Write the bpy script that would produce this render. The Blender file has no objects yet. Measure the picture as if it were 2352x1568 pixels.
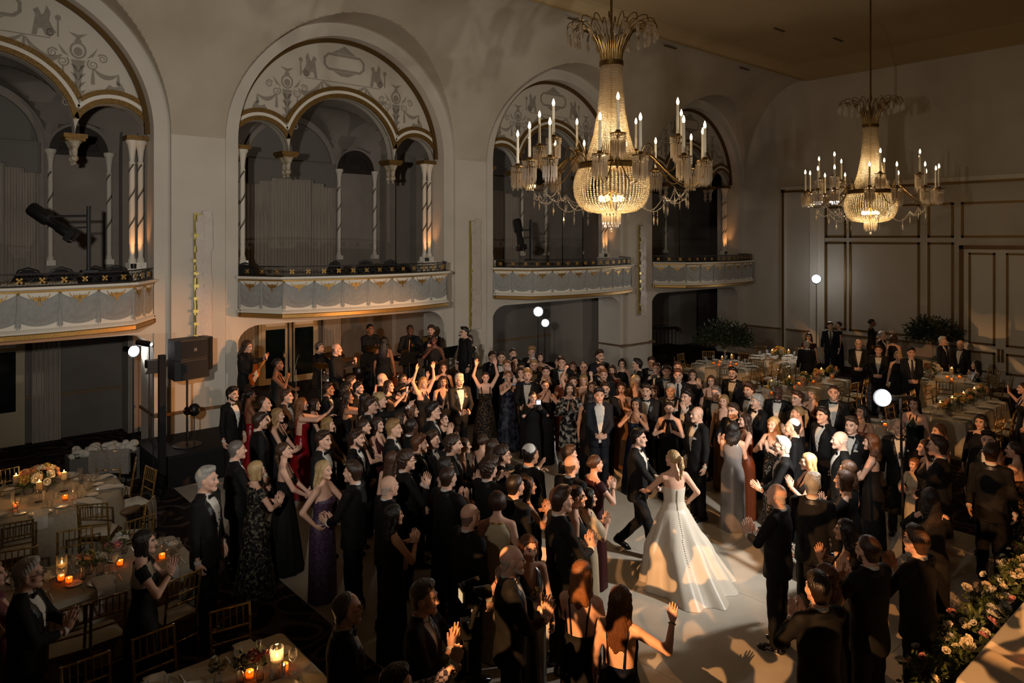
import bpy, bmesh, math, random
import numpy as np
from mathutils import Vector, Matrix, Quaternion
R = math.radians
pi = math.pi
sc = bpy.context.scene
C = sc.collection
rng = random.Random(7)

# ---------------------------------------------------------------- camera
CAMH, FPX, HOR = 4.5, 1655.0, 548.0
AZ = R(49.0)
cam_d = bpy.data.cameras.new('camera')
cam = bpy.data.objects.new('camera', cam_d)
C.objects.link(cam)
cam.location = (0, 0, CAMH)
cam.rotation_euler = (R(90), 0, AZ - R(90))
cam_d.sensor_width = 36.0
cam_d.lens = 36.0 * FPX / 2352.0
cam_d.shift_y = -(784.0 - HOR) / 2352.0
cam_d.clip_start = 0.05
cam_d.clip_end = 200
sc.camera = cam

# ---------------------------------------------------------------- exposure and world
sc.view_settings.view_transform = 'Standard'
sc.view_settings.look = 'None'
sc.view_settings.gamma = 1.0
sc.view_settings.use_curve_mapping = False
sc.view_settings.exposure = 0.0
sc.cycles.max_bounces = 6
sc.cycles.diffuse_bounces = 3
sc.cycles.glossy_bounces = 3
sc.cycles.transmission_bounces = 5
sc.cycles.transparent_max_bounces = 8
sc.cycles.caustics_reflective = False
sc.cycles.caustics_refractive = False
sc.cycles.sample_clamp_indirect = 3.0
world = bpy.data.worlds.new('hall_night')
sc.world = world
world.use_nodes = True
world.node_tree.nodes['Background'].inputs[0].default_value = (0.5, 0.42, 0.34, 1)
world.node_tree.nodes['Background'].inputs[1].default_value = 0.004

# ---------------------------------------------------------------- the room's large lights
def lamp(name, kind, loc, energy, col, target=None, **kw):
    d = bpy.data.lights.new(name, kind)
    d.energy = energy
    d.color = col
    for k, v in kw.items():
        setattr(d, k, v)
    o = bpy.data.objects.new(name, d)
    C.objects.link(o)
    o.location = loc
    if target is not None:
        dv = Vector(target) - Vector(loc)
        o.rotation_euler = dv.to_track_quat('-Z', 'Y').to_euler()
    return o

WHITE = (1.0, 0.96, 0.9)
WARM = (1.0, 0.66, 0.34)
AMBER = (1.0, 0.42, 0.13)
# flash on the camera side balcony, just left of the photographer: it throws the chandelier shadows on the end wall
lamp('balcony_flash', 'SPOT', (-0.3, 2.3, 4.9), 750, (1.0, 0.88, 0.76), (20, 11.0, 5.4), spot_size=R(78), spot_blend=0.9, shadow_soft_size=0.10)
lamp('balcony_flash_wall', 'SPOT', (-0.5, 1.9, 4.9), 2300, (1.0, 0.96, 0.90), (7.6, 15.5, 5.6), spot_size=R(72), spot_blend=0.9, shadow_soft_size=0.10)
# hand held flash on a pole beside the dance floor
lamp('pole_flash', 'SPOT', (8.90, 3.75, 2.60), 520, WHITE, (8.4, 11.0, 1.7), spot_size=R(168), spot_blend=0.8, shadow_soft_size=0.07)

# theatre spots with leaf gobos (two stand on the far balconies, one beside the photographer, one is added)
def gobo_spot(name, loc, target, energy, col, size, scale, seed, thr=0.5):
    o = lamp(name, 'SPOT', loc, energy, col, target, spot_size=R(size), spot_blend=0.25, shadow_soft_size=0.012)
    d = o.data
    d.use_nodes = True
    nt = d.node_tree
    em = nt.nodes['Emission']
    tc = nt.nodes.new('ShaderNodeTexCoord')
    sep = nt.nodes.new('ShaderNodeSeparateXYZ')
    nt.links.new(tc.outputs['Normal'], sep.inputs[0])
    dx = nt.nodes.new('ShaderNodeMath'); dx.operation = 'DIVIDE'
    dy = nt.nodes.new('ShaderNodeMath'); dy.operation = 'DIVIDE'
    nt.links.new(sep.outputs[0], dx.inputs[0]); nt.links.new(sep.outputs[2], dx.inputs[1])
    nt.links.new(sep.outputs[1], dy.inputs[0]); nt.links.new(sep.outputs[2], dy.inputs[1])
    cb = nt.nodes.new('ShaderNodeCombineXYZ')
    nt.links.new(dx.outputs[0], cb.inputs[0]); nt.links.new(dy.outputs[0], cb.inputs[1])
    cb.inputs[2].default_value = seed
    vo = nt.nodes.new('ShaderNodeTexNoise')
    vo.inputs['Scale'].default_value = scale
    vo.inputs['Detail'].default_value = 0.6
    vo.inputs['Distortion'].default_value = 1.1
    nt.links.new(cb.outputs[0], vo.inputs['Vector'])
    rp = nt.nodes.new('ShaderNodeValToRGB')
    rp.color_ramp.elements[0].position = thr
    rp.color_ramp.elements[1].position = thr + 0.03
    nt.links.new(vo.outputs[0], rp.inputs[0])
    nt.links.new(rp.outputs[0], em.inputs['Strength'])
    return o
gobo_spot('gobo_spot_balcony_one', (2.36, 14.30, 4.60), (7.6, 7.0, 0), 1700, AMBER, 36, 24.0, 1.7, 0.53)
gobo_spot('gobo_spot_balcony_two', (12.9, 14.35, 4.62), (8.6, 5.2, 0), 1900, (1, .46, .17), 38, 24.0, 4.2, 0.52)
gobo_spot('gobo_spot_camera_side', (-0.6, 2.0, 5.2), (9.6, 4.8, 0.0), 4600, (1, .48, .18), 42, 22.0, 8.1, 0.54)
gobo_spot('added_gobo_right', (2.6, -1.2, 5.2), (10.6, 3.2, 0.0), 3000, (1, .42, .13), 19, 24.0, 3.3, 0.52)  # unseen spot, added to throw amber leaves on the right of the floor
# amber spots without fixtures, added above the dance floor to warm crowd and stage
lamp('added_amber_left', 'SPOT', (11.2, 8.6, 2.6), 2000, (1, .42, .14), (5.4, 14.2, 1.1), spot_size=R(38), spot_blend=0.7, shadow_soft_size=0.05)
lamp('added_amber_right', 'SPOT', (8.6, 8.0, 2.6), 1000, (1, .46, .17), (8.2, 17.5, 1.3), spot_size=R(38), spot_blend=0.7, shadow_soft_size=0.05)

# ---------------------------------------------------------------- pixel helpers
FW = Vector((math.cos(AZ), math.sin(AZ), 0))
RT = Vector((math.sin(AZ), -math.cos(AZ), 0))
def ray(px, py):
    return FW + RT * ((px - 1176.0) / FPX) + Vector((0, 0, (HOR - py) / FPX))
def on_z(px, py, z=0.0):
    r = ray(px, py); return Vector((0, 0, CAMH)) + r * ((z - CAMH) / r.z)
def on_y(px, py, y):
    r = ray(px, py); return Vector((0, 0, CAMH)) + r * (y / r.y)
def on_x(px, py, x):
    r = ray(px, py); return Vector((0, 0, CAMH)) + r * (x / r.x)
# ================================================================ helpers
def lin(c):
    if isinstance(c, str):
        c = [int(c[i:i+2], 16) / 255.0 for i in (0, 2, 4)]
    return tuple(((v + 0.055) / 1.055) ** 2.4 if v > 0.04045 else v / 12.92 for v in c)
MATS = {}
def mat(name, col='808080', rough=0.6, metal=0.0, spec=0.5, col2=None, nscale=8.0, ncontrast=0.5, ncen=0.5, bump=0.0, bscale=40.0,
        emit=None, estr=0.0, trans=0.0, sub=0.0, sheen=0.0, stretch=None, coat=0.0, coords='Object', ior=1.45, alpha=1.0):
    if name in MATS:
        return MATS[name]
    m = bpy.data.materials.new(name)
    m.use_nodes = True
    nt = m.node_tree
    b = nt.nodes['Principled BSDF']
    c = lin(col)
    b.inputs['Base Color'].default_value = (*c, 1)
    b.inputs['Roughness'].default_value = rough
    b.inputs['Metallic'].default_value = metal
    b.inputs['Specular IOR Level'].default_value = spec
    b.inputs['IOR'].default_value = ior
    b.inputs['Transmission Weight'].default_value = trans
    b.inputs['Alpha'].default_value = alpha
    if sub:
        b.inputs['Subsurface Weight'].default_value = sub
        b.inputs['Subsurface Radius'].default_value = (0.01, 0.004, 0.002)
    if sheen:
        b.inputs['Sheen Weight'].default_value = sheen
    if coat:
        b.inputs['Coat Weight'].default_value = coat
    if emit:
        b.inputs['Emission Color'].default_value = (*lin(emit), 1)
        b.inputs['Emission Strength'].default_value = estr
    if col2 or bump:
        tc = nt.nodes.new('ShaderNodeTexCoord')
        mp = nt.nodes.new('ShaderNodeMapping')
        nt.links.new(tc.outputs[coords], mp.inputs[0])
        if stretch:
            mp.inputs['Scale'].default_value = stretch
    if col2:
        n = nt.nodes.new('ShaderNodeTexNoise')
        n.inputs['Scale'].default_value = nscale
        n.inputs['Detail'].default_value = 5
        nt.links.new(mp.outputs[0], n.inputs['Vector'])
        r = nt.nodes.new('ShaderNodeValToRGB')
        r.color_ramp.elements[0].position = max(0, ncen - 0.5 * (1 - ncontrast))
        r.color_ramp.elements[1].position = min(1, ncen + 0.5 * (1 - ncontrast))
        r.color_ramp.elements[0].color = (*c, 1)
        r.color_ramp.elements[1].color = (*lin(col2), 1)
        nt.links.new(n.outputs[0], r.inputs[0])
        nt.links.new(r.outputs[0], b.inputs['Base Color'])
    if bump:
        n2 = nt.nodes.new('ShaderNodeTexNoise')
        n2.inputs['Scale'].default_value = bscale
        n2.inputs['Detail'].default_value = 3
        nt.links.new(mp.outputs[0], n2.inputs['Vector'])
        bp = nt.nodes.new('ShaderNodeBump')
        bp.inputs['Strength'].default_value = bump
        bp.inputs['Distance'].default_value = 0.01
        nt.links.new(n2.outputs[0], bp.inputs['Height'])
        nt.links.new(bp.outputs[0], b.inputs['Normal'])
    MATS[name] = m
    return m

class MB:
    """collects shapes; build() links them as one mesh object"""
    def __init__(s):
        s.v = []; s.f = []; s.m = []; s.sm = []
    def add(s, V, F, m=0, smooth=False):
        o = len(s.v)
        s.v.extend([tuple(p) for p in V])
        for f in F:
            s.f.append(tuple(i + o for i in f)); s.m.append(m); s.sm.append(smooth)
        return s
    def box(s, x0, x1, y0, y1, z0, z1, m=0):
        V = [(x0,y0,z0),(x1,y0,z0),(x1,y1,z0),(x0,y1,z0),(x0,y0,z1),(x1,y0,z1),(x1,y1,z1),(x0,y1,z1)]
        return s.add(V, [(0,3,2,1),(4,5,6,7),(0,1,5,4),(1,2,6,5),(2,3,7,6),(3,0,4,7)], m)
    def obox(s, c, ax, ay, az, hx, hy, hz, m=0):
        c = Vector(c); ax = Vector(ax).normalized() * hx; ay = Vector(ay).normalized() * hy; az = Vector(az).normalized() * hz
        V = [c-ax-ay-az, c+ax-ay-az, c+ax+ay-az, c-ax+ay-az, c-ax-ay+az, c+ax-ay+az, c+ax+ay+az, c-ax+ay+az]
        return s.add(V, [(0,3,2,1),(4,5,6,7),(0,1,5,4),(1,2,6,5),(2,3,7,6),(3,0,4,7)], m)
    def bar(s, a, b, w, h=None, m=0, up=(0,0,1)):
        a = Vector(a); b = Vector(b); d = b - a; h = h or w
        u = Vector(up)
        if abs(d.normalized().dot(u)) > 0.98: u = Vector((0,1,0))
        sx = d.cross(u).normalized(); sy = sx.cross(d).normalized()
        return s.obox((a+b)/2, d, sx, sy, d.length/2, w/2, h/2, m)
    def tube(s, pts, r, n=8, m=0, cap=True, closed=False):
        pts = [Vector(p) for p in pts]; k = len(pts)
        rs = r if isinstance(r, (list, tuple)) else [r]*k
        V = []; ref = None
        for i, p in enumerate(pts):
            if closed: t = pts[(i+1)%k] - pts[i-1]
            else: t = pts[min(i+1,k-1)] - pts[max(i-1,0)]
            t.normalize()
            if ref is None:
                ref = t.orthogonal().normalized()
            ref = (ref - t*ref.dot(t)).normalized()
            bn = t.cross(ref)
            for j in range(n):
                a = 2*pi*j/n
                V.append(p + (ref*math.cos(a) + bn*math.sin(a))*rs[i])
        F = []
        for i in range(k if closed else k-1):
            i2 = (i+1) % k
            for j in range(n):
                F.append((i*n+j, i*n+(j+1)%n, i2*n+(j+1)%n, i2*n+j))
        if cap and not closed:
            F.append(tuple(range(n-1,-1,-1))); F.append(tuple((k-1)*n+j for j in range(n)))
        return s.add(V, F, m, True)
    def lathe(s, prof, n=16, c=(0,0,0), m=0, a0=0.0, a1=2*pi, smooth=True, sy=1.0):
        full = abs(a1-a0-2*pi) < 1e-6
        V = []; nn = n if full else n+1
        for r, z in prof:
            for j in range(nn):
                a = a0 + (a1-a0)*j/n
                V.append((c[0]+r*math.cos(a), c[1]+sy*r*math.sin(a), c[2]+z))
        F = []
        for i in range(len(prof)-1):
            for j in range(n):
                j2 = (j+1) % nn
                F.append((i*nn+j, i*nn+j2, (i+1)*nn+j2, (i+1)*nn+j))
        if full:
            if prof[0][0] > 1e-4: F.append(tuple(range(nn-1,-1,-1)))
            if prof[-1][0] > 1e-4: F.append(tuple((len(prof)-1)*nn+j for j in range(nn)))
        return s.add(V, F, m, smooth)
    def sphere(s, c, r, n=10, k=6, m=0):
        rx, ry, rz = r if isinstance(r, (list, tuple)) else (r, r, r)
        V = [(c[0],c[1],c[2]-rz)]
        for i in range(1, k):
            t = -pi/2 + pi*i/k
            for j in range(n):
                a = 2*pi*j/n
                V.append((c[0]+rx*math.cos(t)*math.cos(a), c[1]+ry*math.cos(t)*math.sin(a), c[2]+rz*math.sin(t)))
        V.append((c[0],c[1],c[2]+rz)); F = []
        for j in range(n):
            F.append((0, 1+(j+1)%n, 1+j))
            F.append((len(V)-1, 1+(k-2)*n+j, 1+(k-2)*n+(j+1)%n))
        for i in range(k-2):
            for j in range(n):
                F.append((1+i*n+j, 1+i*n+(j+1)%n, 1+(i+1)*n+(j+1)%n, 1+(i+1)*n+j))
        return s.add(V, F, m, True)
    def prism(s, poly, axis, a0, a1, m=0):
        """poly: 2D points; axis 'y': (x,z) extruded over y; 'x': (y,z); 'z': (x,y)"""
        k = len(poly)
        def P(p, a):
            return (p[0], a, p[1]) if axis == 'y' else ((a, p[0], p[1]) if axis == 'x' else (p[0], p[1], a))
        V = [P(p, a0) for p in poly] + [P(p, a1) for p in poly]
        F = [tuple(range(k)), tuple(range(2*k-1, k-1, -1))]
        for i in range(k):
            F.append((i, i+k, (i+1)%k+k, (i+1)%k))
        return s.add(V, F, m)
    def grid(s, pts, m=0, smooth=True, closed_u=False):
        """pts[i][j]"""
        a = len(pts); b = len(pts[0])
        V = [p for row in pts for p in row]; F = []
        for i in range(a-1):
            for j in range(b if closed_u else b-1):
                j2 = (j+1) % b
                F.append((i*b+j, i*b+j2, (i+1)*b+j2, (i+1)*b+j))
        return s.add(V, F, m, smooth)
    def xform(s, M):
        s.v = [tuple(M @ Vector(p)) for p in s.v]; return s
    def mesh(s, name, mats, sharp=40):
        me = bpy.data.meshes.new(name)
        me.from_pydata(s.v, [], s.f)
        for mm in (mats if isinstance(mats, (list, tuple)) else [mats]):
            me.materials.append(mm)
        me.polygons.foreach_set('material_index', s.m)
        me.polygons.foreach_set('use_smooth', [True]*len(s.f) if any(s.sm) else [False]*len(s.f))
        me.validate(verbose=False)
        if any(s.sm):
            me.set_sharp_from_angle(angle=R(sharp))
        me.update()
        return me
    def build(s, name, mats, parent=None, loc=None, rot=None, sharp=40):
        return obj(name, s.mesh(name, mats, sharp), parent, loc, rot)

def fix_normals(me):
    bm = bmesh.new(); bm.from_mesh(me)
    bmesh.ops.recalc_face_normals(bm, faces=bm.faces)
    bm.to_mesh(me); bm.free()
    return me
def obj(name, me, parent=None, loc=None, rot=None):
    o = bpy.data.objects.new(name, me)
    C.objects.link(o)
    if parent is not None: o.parent = parent
    if loc is not None: o.location = loc
    if rot is not None: o.rotation_euler = rot if isinstance(rot, (tuple, list)) or hasattr(rot, 'x') else (0, 0, rot)
    return o
def tag(o, label=None, cat=None, group=None, kind=None):
    if label: o['label'] = label
    if cat: o['category'] = cat
    if group: o['group'] = group
    if kind: o['kind'] = kind
    return o
def thing(name, label, cat, loc=(0,0,0), rz=0.0, group=None):
    o = bpy.data.objects.new(name, None)
    o.empty_display_size = 0.1
    C.objects.link(o)
    o.location = loc; o.rotation_euler = (0, 0, rz)
    return tag(o, label, cat, group)
KIDS = {}
def copy_tree(o, loc=None, rz=None, parent=None, label=None, group=None):
    c = o.copy(); C.objects.link(c)
    if parent is not None: c.parent = parent
    if loc is not None: c.location = loc
    if rz is not None: c.rotation_euler = (0, 0, rz)
    if label: c['label'] = label
    if group: c['group'] = group
    for ch in list(o.children):
        k = ch.copy(); C.objects.link(k); k.parent = c
        for g in list(ch.children):
            q = g.copy(); C.objects.link(q); q.parent = k
    return c

# ---------------------------------------------------------------- shared materials
PL = mat('plaster_wall', 'cac1b2', 0.85, col2='b7ad9e', nscale=1.3, ncontrast=0.2, bump=0.06, bscale=9)
PLC = mat('plaster_vault', 'c3b8a6', 0.88, col2='9c8d76', nscale=0.5, ncontrast=0.4, bump=0.05, bscale=7)
PLW = mat('plaster_white', 'd8d0c0', 0.7, bump=0.05, bscale=25)
CEIL = mat('ceiling_paint', 'bfa67c', 0.85, col2='a98e64', nscale=0.4, ncontrast=0.3)
GOLD = mat('old_gold', '8a6a35', 0.45, metal=0.55, col2='5d4420', nscale=30, ncontrast=0.4, bump=0.5, bscale=55)
GOLDL = mat('gilt', 'b08a48', 0.4, metal=0.6, col2='8a6832', nscale=40, bump=0.3, bscale=60)
BRASS = mat('aged_brass', '8f6f3c', 0.35, metal=0.9, col2='5e4522', nscale=25, ncontrast=0.3)
IRON = mat('dark_iron', '2a2420', 0.5, metal=0.6)
GREYP = mat('grisaille_paint', '948a7b', 0.85, col2='877d6f', nscale=12)
SWAGM = mat('grey_swag', '98968f', 0.7, col2='868580', nscale=14, bump=0.08, bscale=40)
DARKW = mat('corridor_wall', '8d8378', 0.85, col2='7b7267', nscale=1.5)
BLACK = mat('black_plastic', '101010', 0.45)
BLACKM = mat('black_matte', '0c0c0c', 0.85)
CURT = mat('curtain_cloth', '9d9284', 0.9, col2='857b6e', nscale=6, stretch=(8, 8, .3))
LINEN = mat('table_linen', 'b8aa92', 0.85, col2='a89a82', nscale=20, bump=0.1, bscale=120)
LINENW = mat('napkin_linen', 'd5ccbc', 0.85, bump=0.08, bscale=90)
CHINA = mat('cream_china', 'd9d0bf', 0.25, spec=0.6)
SILV = mat('silver_cutlery', 'b5b0a8', 0.25, metal=1.0)
CHAIRG = mat('chair_gold', '9c7a40', 0.35, metal=0.5, col2='7c5c2a', nscale=14)
CUSH = mat('ivory_cushion', 'cdc2ae', 0.85, bump=0.1, bscale=60)
LEAF = mat('leaf_green', '3d4a26', 0.6, col2='56602f', nscale=10)
LEAFD = mat('leaf_dark', '1f2b18', 0.6, col2='2e3a20', nscale=8)
GLASS = None
def glass_mat():
    m = bpy.data.materials.new('clear_glass'); m.use_nodes = True
    nt = m.node_tree; nt.nodes.clear()
    out = nt.nodes.new('ShaderNodeOutputMaterial')
    tr = nt.nodes.new('ShaderNodeBsdfTransparent'); tr.inputs[0].default_value = (0.98, 0.98, 0.97, 1)
    gl = nt.nodes.new('ShaderNodeBsdfGlossy'); gl.inputs['Roughness'].default_value = 0.06
    gl.inputs['Color'].default_value = (1, .97, .92, 1)
    lw = nt.nodes.new('ShaderNodeLayerWeight'); lw.inputs['Blend'].default_value = 0.25
    mx = nt.nodes.new('ShaderNodeMixShader')
    nt.links.new(lw.outputs['Fresnel'], mx.inputs[0])
    nt.links.new(tr.outputs[0], mx.inputs[1]); nt.links.new(gl.outputs[0], mx.inputs[2])
    df = nt.nodes.new('ShaderNodeBsdfTranslucent'); df.inputs[0].default_value = (.9, .88, .84, 1)
    m2 = nt.nodes.new('ShaderNodeMixShader'); m2.inputs[0].default_value = 0.12
    nt.links.new(mx.outputs[0], m2.inputs[1]); nt.links.new(df.outputs[0], m2.inputs[2])
    nt.links.new(m2.outputs[0], out.inputs[0])
    return m
GLASS = glass_mat()
def crystal_mat(name, col, tw, rough):
    m = bpy.data.materials.new(name); m.use_nodes = True
    nt = m.node_tree; nt.nodes.clear()
    out = nt.nodes.new('ShaderNodeOutputMaterial')
    tl = nt.nodes.new('ShaderNodeBsdfTranslucent'); tl.inputs[0].default_value = (*lin(col), 1)
    df = nt.nodes.new('ShaderNodeBsdfTransparent'); df.inputs[0].default_value = (*lin(col), 1)
    gl = nt.nodes.new('ShaderNodeBsdfGlossy'); gl.inputs['Roughness'].default_value = rough
    m1 = nt.nodes.new('ShaderNodeMixShader'); m1.inputs[0].default_value = tw
    m2 = nt.nodes.new('ShaderNodeMixShader'); m2.inputs[0].default_value = 0.30
    nt.links.new(df.outputs[0], m1.inputs[1]); nt.links.new(tl.outputs[0], m1.inputs[2])
    nt.links.new(m1.outputs[0], m2.inputs[1]); nt.links.new(gl.outputs[0], m2.inputs[2])
    nt.links.new(m2.outputs[0], out.inputs[0])
    return m
CRYS = crystal_mat('crystal_bead', 'fff2da', 0.75, 0.12)
CRYS2 = crystal_mat('crystal_drop', 'fff4e4', 0.6, 0.1)
FLAME = mat('candle_flame', 'ffb050', emit='ffb45a', estr=22)
BULB = mat('lamp_bulb', 'ffe0b0', emit='ffdca0', estr=14)
def wax_mat(name, col, tw):
    m = bpy.data.materials.new(name); m.use_nodes = True; nt = m.node_tree; nt.nodes.clear()
    out = nt.nodes.new('ShaderNodeOutputMaterial'); mx = nt.nodes.new('ShaderNodeMixShader'); mx.inputs[0].default_value = tw
    for k, n in enumerate(('ShaderNodeBsdfDiffuse', 'ShaderNodeBsdfTranslucent')):
        b = nt.nodes.new(n); b.inputs[0].default_value = (*lin(col), 1); nt.links.new(b.outputs[0], mx.inputs[k+1])
    nt.links.new(mx.outputs[0], out.inputs[0]); MATS[name] = m
    return m
WAX = wax_mat('candle_wax', 'ecd6a8', .6)
# ================================================================ the hall
YW, XE = 15.5, 25.6            # long wall plane, end wall plane
PER, HB = 7.07, 2.7            # bay period, half opening
BAYS = [-9.73 + 7.07*0 + 7.07*k - 0.04 + 4.03 for k in range(0, 5)]   # arch centres
BAYS = [1.33 - 7.07, 1.33, 8.40, 15.47, 22.54]
ZS = 6.6                       # springing of the great arches
XL, YN = -9.4, -2.6            # hidden ends of the hall
ZC = 10.35                     # cornice

def struct(o): return tag(o, kind='structure')

# floor: patterned carpet
def carpet_mat():
    m = bpy.data.materials.new('carpet'); m.use_nodes = True
    nt = m.node_tree; b = nt.nodes['Principled BSDF']
    b.inputs['Roughness'].default_value = 0.95; b.inputs['Specular IOR Level'].default_value = 0.1
    tc = nt.nodes.new('ShaderNodeTexCoord')
    n0 = nt.nodes.new('ShaderNodeTexNoise'); n0.inputs['Scale'].default_value = 1.1; n0.inputs['Detail'].default_value = 0.5
    nt.links.new(tc.outputs['Object'], n0.inputs['Vector'])
    vm = nt.nodes.new('ShaderNodeVectorMath'); vm.operation = 'MULTIPLY_ADD'
    nt.links.new(n0.outputs['Color'], vm.inputs[0]); vm.inputs[1].default_value = (1.2, 1.2, 0); nt.links.new(tc.outputs['Object'], vm.inputs[2])
    vo = nt.nodes.new('ShaderNodeTexVoronoi'); vo.inputs['Scale'].default_value = 1.15
    nt.links.new(vm.outputs[0], vo.inputs['Vector'])
    mu = nt.nodes.new('ShaderNodeMath'); mu.operation = 'MULTIPLY'; mu.inputs[1].default_value = 26
    nt.links.new(vo.outputs['Distance'], mu.inputs[0])
    sn = nt.nodes.new('ShaderNodeMath'); sn.operation = 'SINE'; nt.links.new(mu.outputs[0], sn.inputs[0])
    rp = nt.nodes.new('ShaderNodeValToRGB')
    e = rp.color_ramp.elements
    e[0].position = 0.40; e[0].color = (*lin('1e1815'), 1)
    e[1].position = 0.92; e[1].color = (*lin('4c423a'), 1)
    k = rp.color_ramp.elements.new(0.60); k.color = (*lin('401819'), 1)
    nt.links.new(sn.outputs[0], rp.inputs[0]); nt.links.new(rp.outputs[0], b.inputs['Base Color'])
    return m
b = MB(); b.box(XL, XE, YN, 19.3, -0.2, 0.0); struct(b.build('floor', carpet_mat()))
# white vinyl dance floor
DF = mat('dance_floor_vinyl', 'b9b0a2', 0.38, spec=0.4, col2='aaa192', nscale=3)
df = tag(thing('dance_floor', 'white vinyl dance floor laid over the dark carpet', 'dance floor', (0, 0, 0)))
xs = [3.92, 6.05, 8.18, 10.31, 12.44]; ys = [0.6, 3.2, 5.85, 8.5, 11.15, 13.8]
for i in range(4):
    for j in range(5):
        b = MB(); b.box(xs[i]+.002, xs[i+1]-.002, ys[j]+.002, ys[j+1]-.002, 0.0, 0.008); b.build('floor_panel', DF, df)

# ---- long wall: piers, spandrel vault
def arch_z(x, xc, r, z0):
    d = r*r - (x-xc)**2
    return z0 + math.sqrt(d) if d > 0 else -1
wl = MB()
px0 = XL
for k, xc in enumerate(BAYS):
    a, c_ = px0, xc - HB
    wl.box(a, c_, YW, 16.45, 0, ZS)
    lo = a + 0.3 if k > 0 else a
    wl.box(lo, c_ - 0.3, YW - 0.09, YW, 0, ZS)          # proud face
    px0 = xc + HB
wl.box(px0, XE, YW, 16.45, 0, ZS)
# arch rings and reveals
N = 48
for xc in BAYS:
    for (r0, y0, r1, y1) in ((3.0, YW-0.09, 3.0, YW), (3.0, YW, HB, YW), (HB, YW, HB, 16.0)):
        row0 = [(xc - r0*math.cos(pi*j/N), y0, ZS + r0*math.sin(pi*j/N)) for j in range(N+1)]
        row1 = [(xc - r1*math.cos(pi*j/N), y1, ZS + r1*math.sin(pi*j/N)) for j in range(N+1)]
        wl.grid([row0, row1])
    # lintel under the balcony with rounded corners
    wl.box(xc-HB, xc+HB, YW, 16.2, 2.62, 3.0)
    for s in (-1, 1):
        pts = [(xc+s*HB, 2.62), (xc+s*(HB-.5), 2.62)] + [(xc+s*(HB-.5+.5*math.sin(t*pi/12)), 2.22+.4*math.cos(t*pi/12)) for t in range(1, 7)]
        wl.prism(pts, 'y', YW+.02, 16.2)
wall_left = wl.build('wall_left', PL, sharp=35); struct(wall_left)
fix_normals(wall_left.data)
# pier wainscot rail and baseboards
tr = MB()
edges = [XL] + [v for xc in BAYS for v in (xc-HB, xc+HB)] + [XE]
for i in range(0, len(edges), 2):
    a, c_ = edges[i], edges[i+1]
    tr.box(a-.03 if i else a, c_+.03, YW-.13, 16.48, 0.96, 1.02)
struct(tr.build('trim_1', mat('rail_wood', '6b5236', 0.5)))
bb = MB()
for i in range(0, len(edges), 2):
    a, c_ = edges[i], edges[i+1]
    bb.box(a-.02 if i else a, c_+.02, YW-.115, 16.47, 0.0, 0.2)
struct(bb.build('baseboard_left', PLW))
# the cove with lunettes, as a height field
cv = MB()
S = 2.42
th = [pi/2*i/72 for i in range(73)]
def lun(x):
    z = -1
    for xc in BAYS: z = max(z, arch_z(x, xc, 3.0, ZS))
    return z
xsn = [XL]
for xc in BAYS:
    xsn += [xc - 3.0*math.cos(pi*j/72) for j in range(73)]
xsn += [XE]
xsn = sorted(xsn)
rows = []
for t in th:
    y = YW - 0.09 - S*(1-math.cos(t)); zc = ZS + (ZC-ZS)*math.sin(t)
    rows.append([(x, y, max(zc, lun(x) if abs(x-XE) > .05 else zc)) for x in xsn])
cv.grid(rows)
struct(cv.build('ceiling_cove', PLC, sharp=20))
# flat ceiling, raised behind the cornice lip
YI = YW - .09 - S
YO = 0.0
cl = MB()
ZT = 10.6
cl.box(XL, XE-1.5, YO+.8, YI-.4, ZT, ZT+.15)
def slope(pts): cl.add(pts, [(0,1,2,3)])
prof = [(YI, ZC), (YI-.03, ZC+.05), (YI-.05, ZC+.05), (YI-.14, ZC+.14), (YI-.25, ZC+.21), (YI-.4, ZT)]
for (a, b_) in zip(prof[:-1], prof[1:]):
    fa, fb = (a[1]-ZC)/(ZT-ZC), (b_[1]-ZC)/(ZT-ZC)
    slope([(XL, a[0], a[1]), (XE-1.5*fa, a[0], a[1]), (XE-1.5*fb, b_[0], b_[1]), (XL, b_[0], b_[1])])
for (a, b_) in zip(prof[:-1], prof[1:]):
    fa, fb = (a[1]-ZC)/(ZT-ZC), (b_[1]-ZC)/(ZT-ZC)
    slope([(XE-1.5*fa, a[0], a[1]), (XE-1.5*fa, YO+.8*fa, a[1]), (XE-1.5*fb, YO+.8*fb, b_[1]), (XE-1.5*fb, b_[0], b_[1])])
slope([(XL, YO, ZC), (XE, YO, ZC), (XE-1.5, YO+.8, ZT), (XL, YO+.8, ZT)])
cl.box(XL, XE, YN, YO, ZC, ZC+.1)
cl.box(XL-.3, XE+.3, YN-.3, 19.3, 11.25, 11.3)
struct(cl.build('ceiling', CEIL))
cm = MB()
cm.bar((XL, YI+.01, ZC), (XE, YI+.01, ZC), .05, .05)
cm.bar((XE-.02, YI, ZC-.02), (XE-.02, YO, ZC-.02), .05, .06)
struct(cm.build('trim_2', mat('cornice_paint', 'a58c60', 0.7)))
vm_ = MB()
for (px, py) in ((1322, 42), (1540, 105), (1790, 65), (1710, 155), (1925, 88)):
    p = on_z(px, py, 10.3 if px < 1720 else ZT+.03)
    vm_.box(p.x-.28, p.x+.28, p.y-.03, p.y+.03, p.z-.06, p.z-.03)
struct(vm_.build('trim_3', mat('vent_slot', '5c4a30', 0.8)))
# ---- end wall, hidden walls
ew = MB(); ew.box(XE, XE+.3, YN, 16.5, 0, 11.2); wall_end = struct(ew.build('wall_end', PL))
hw = MB(); hw.box(XL-.3, XL, YN, 19.3, 0, 11.2); struct(hw.build('wall_near_end', PL))
hw = MB(); hw.box(XL, XE, YN-.3, YN, 0, 11.2); struct(hw.build('wall_right', PL))

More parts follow.
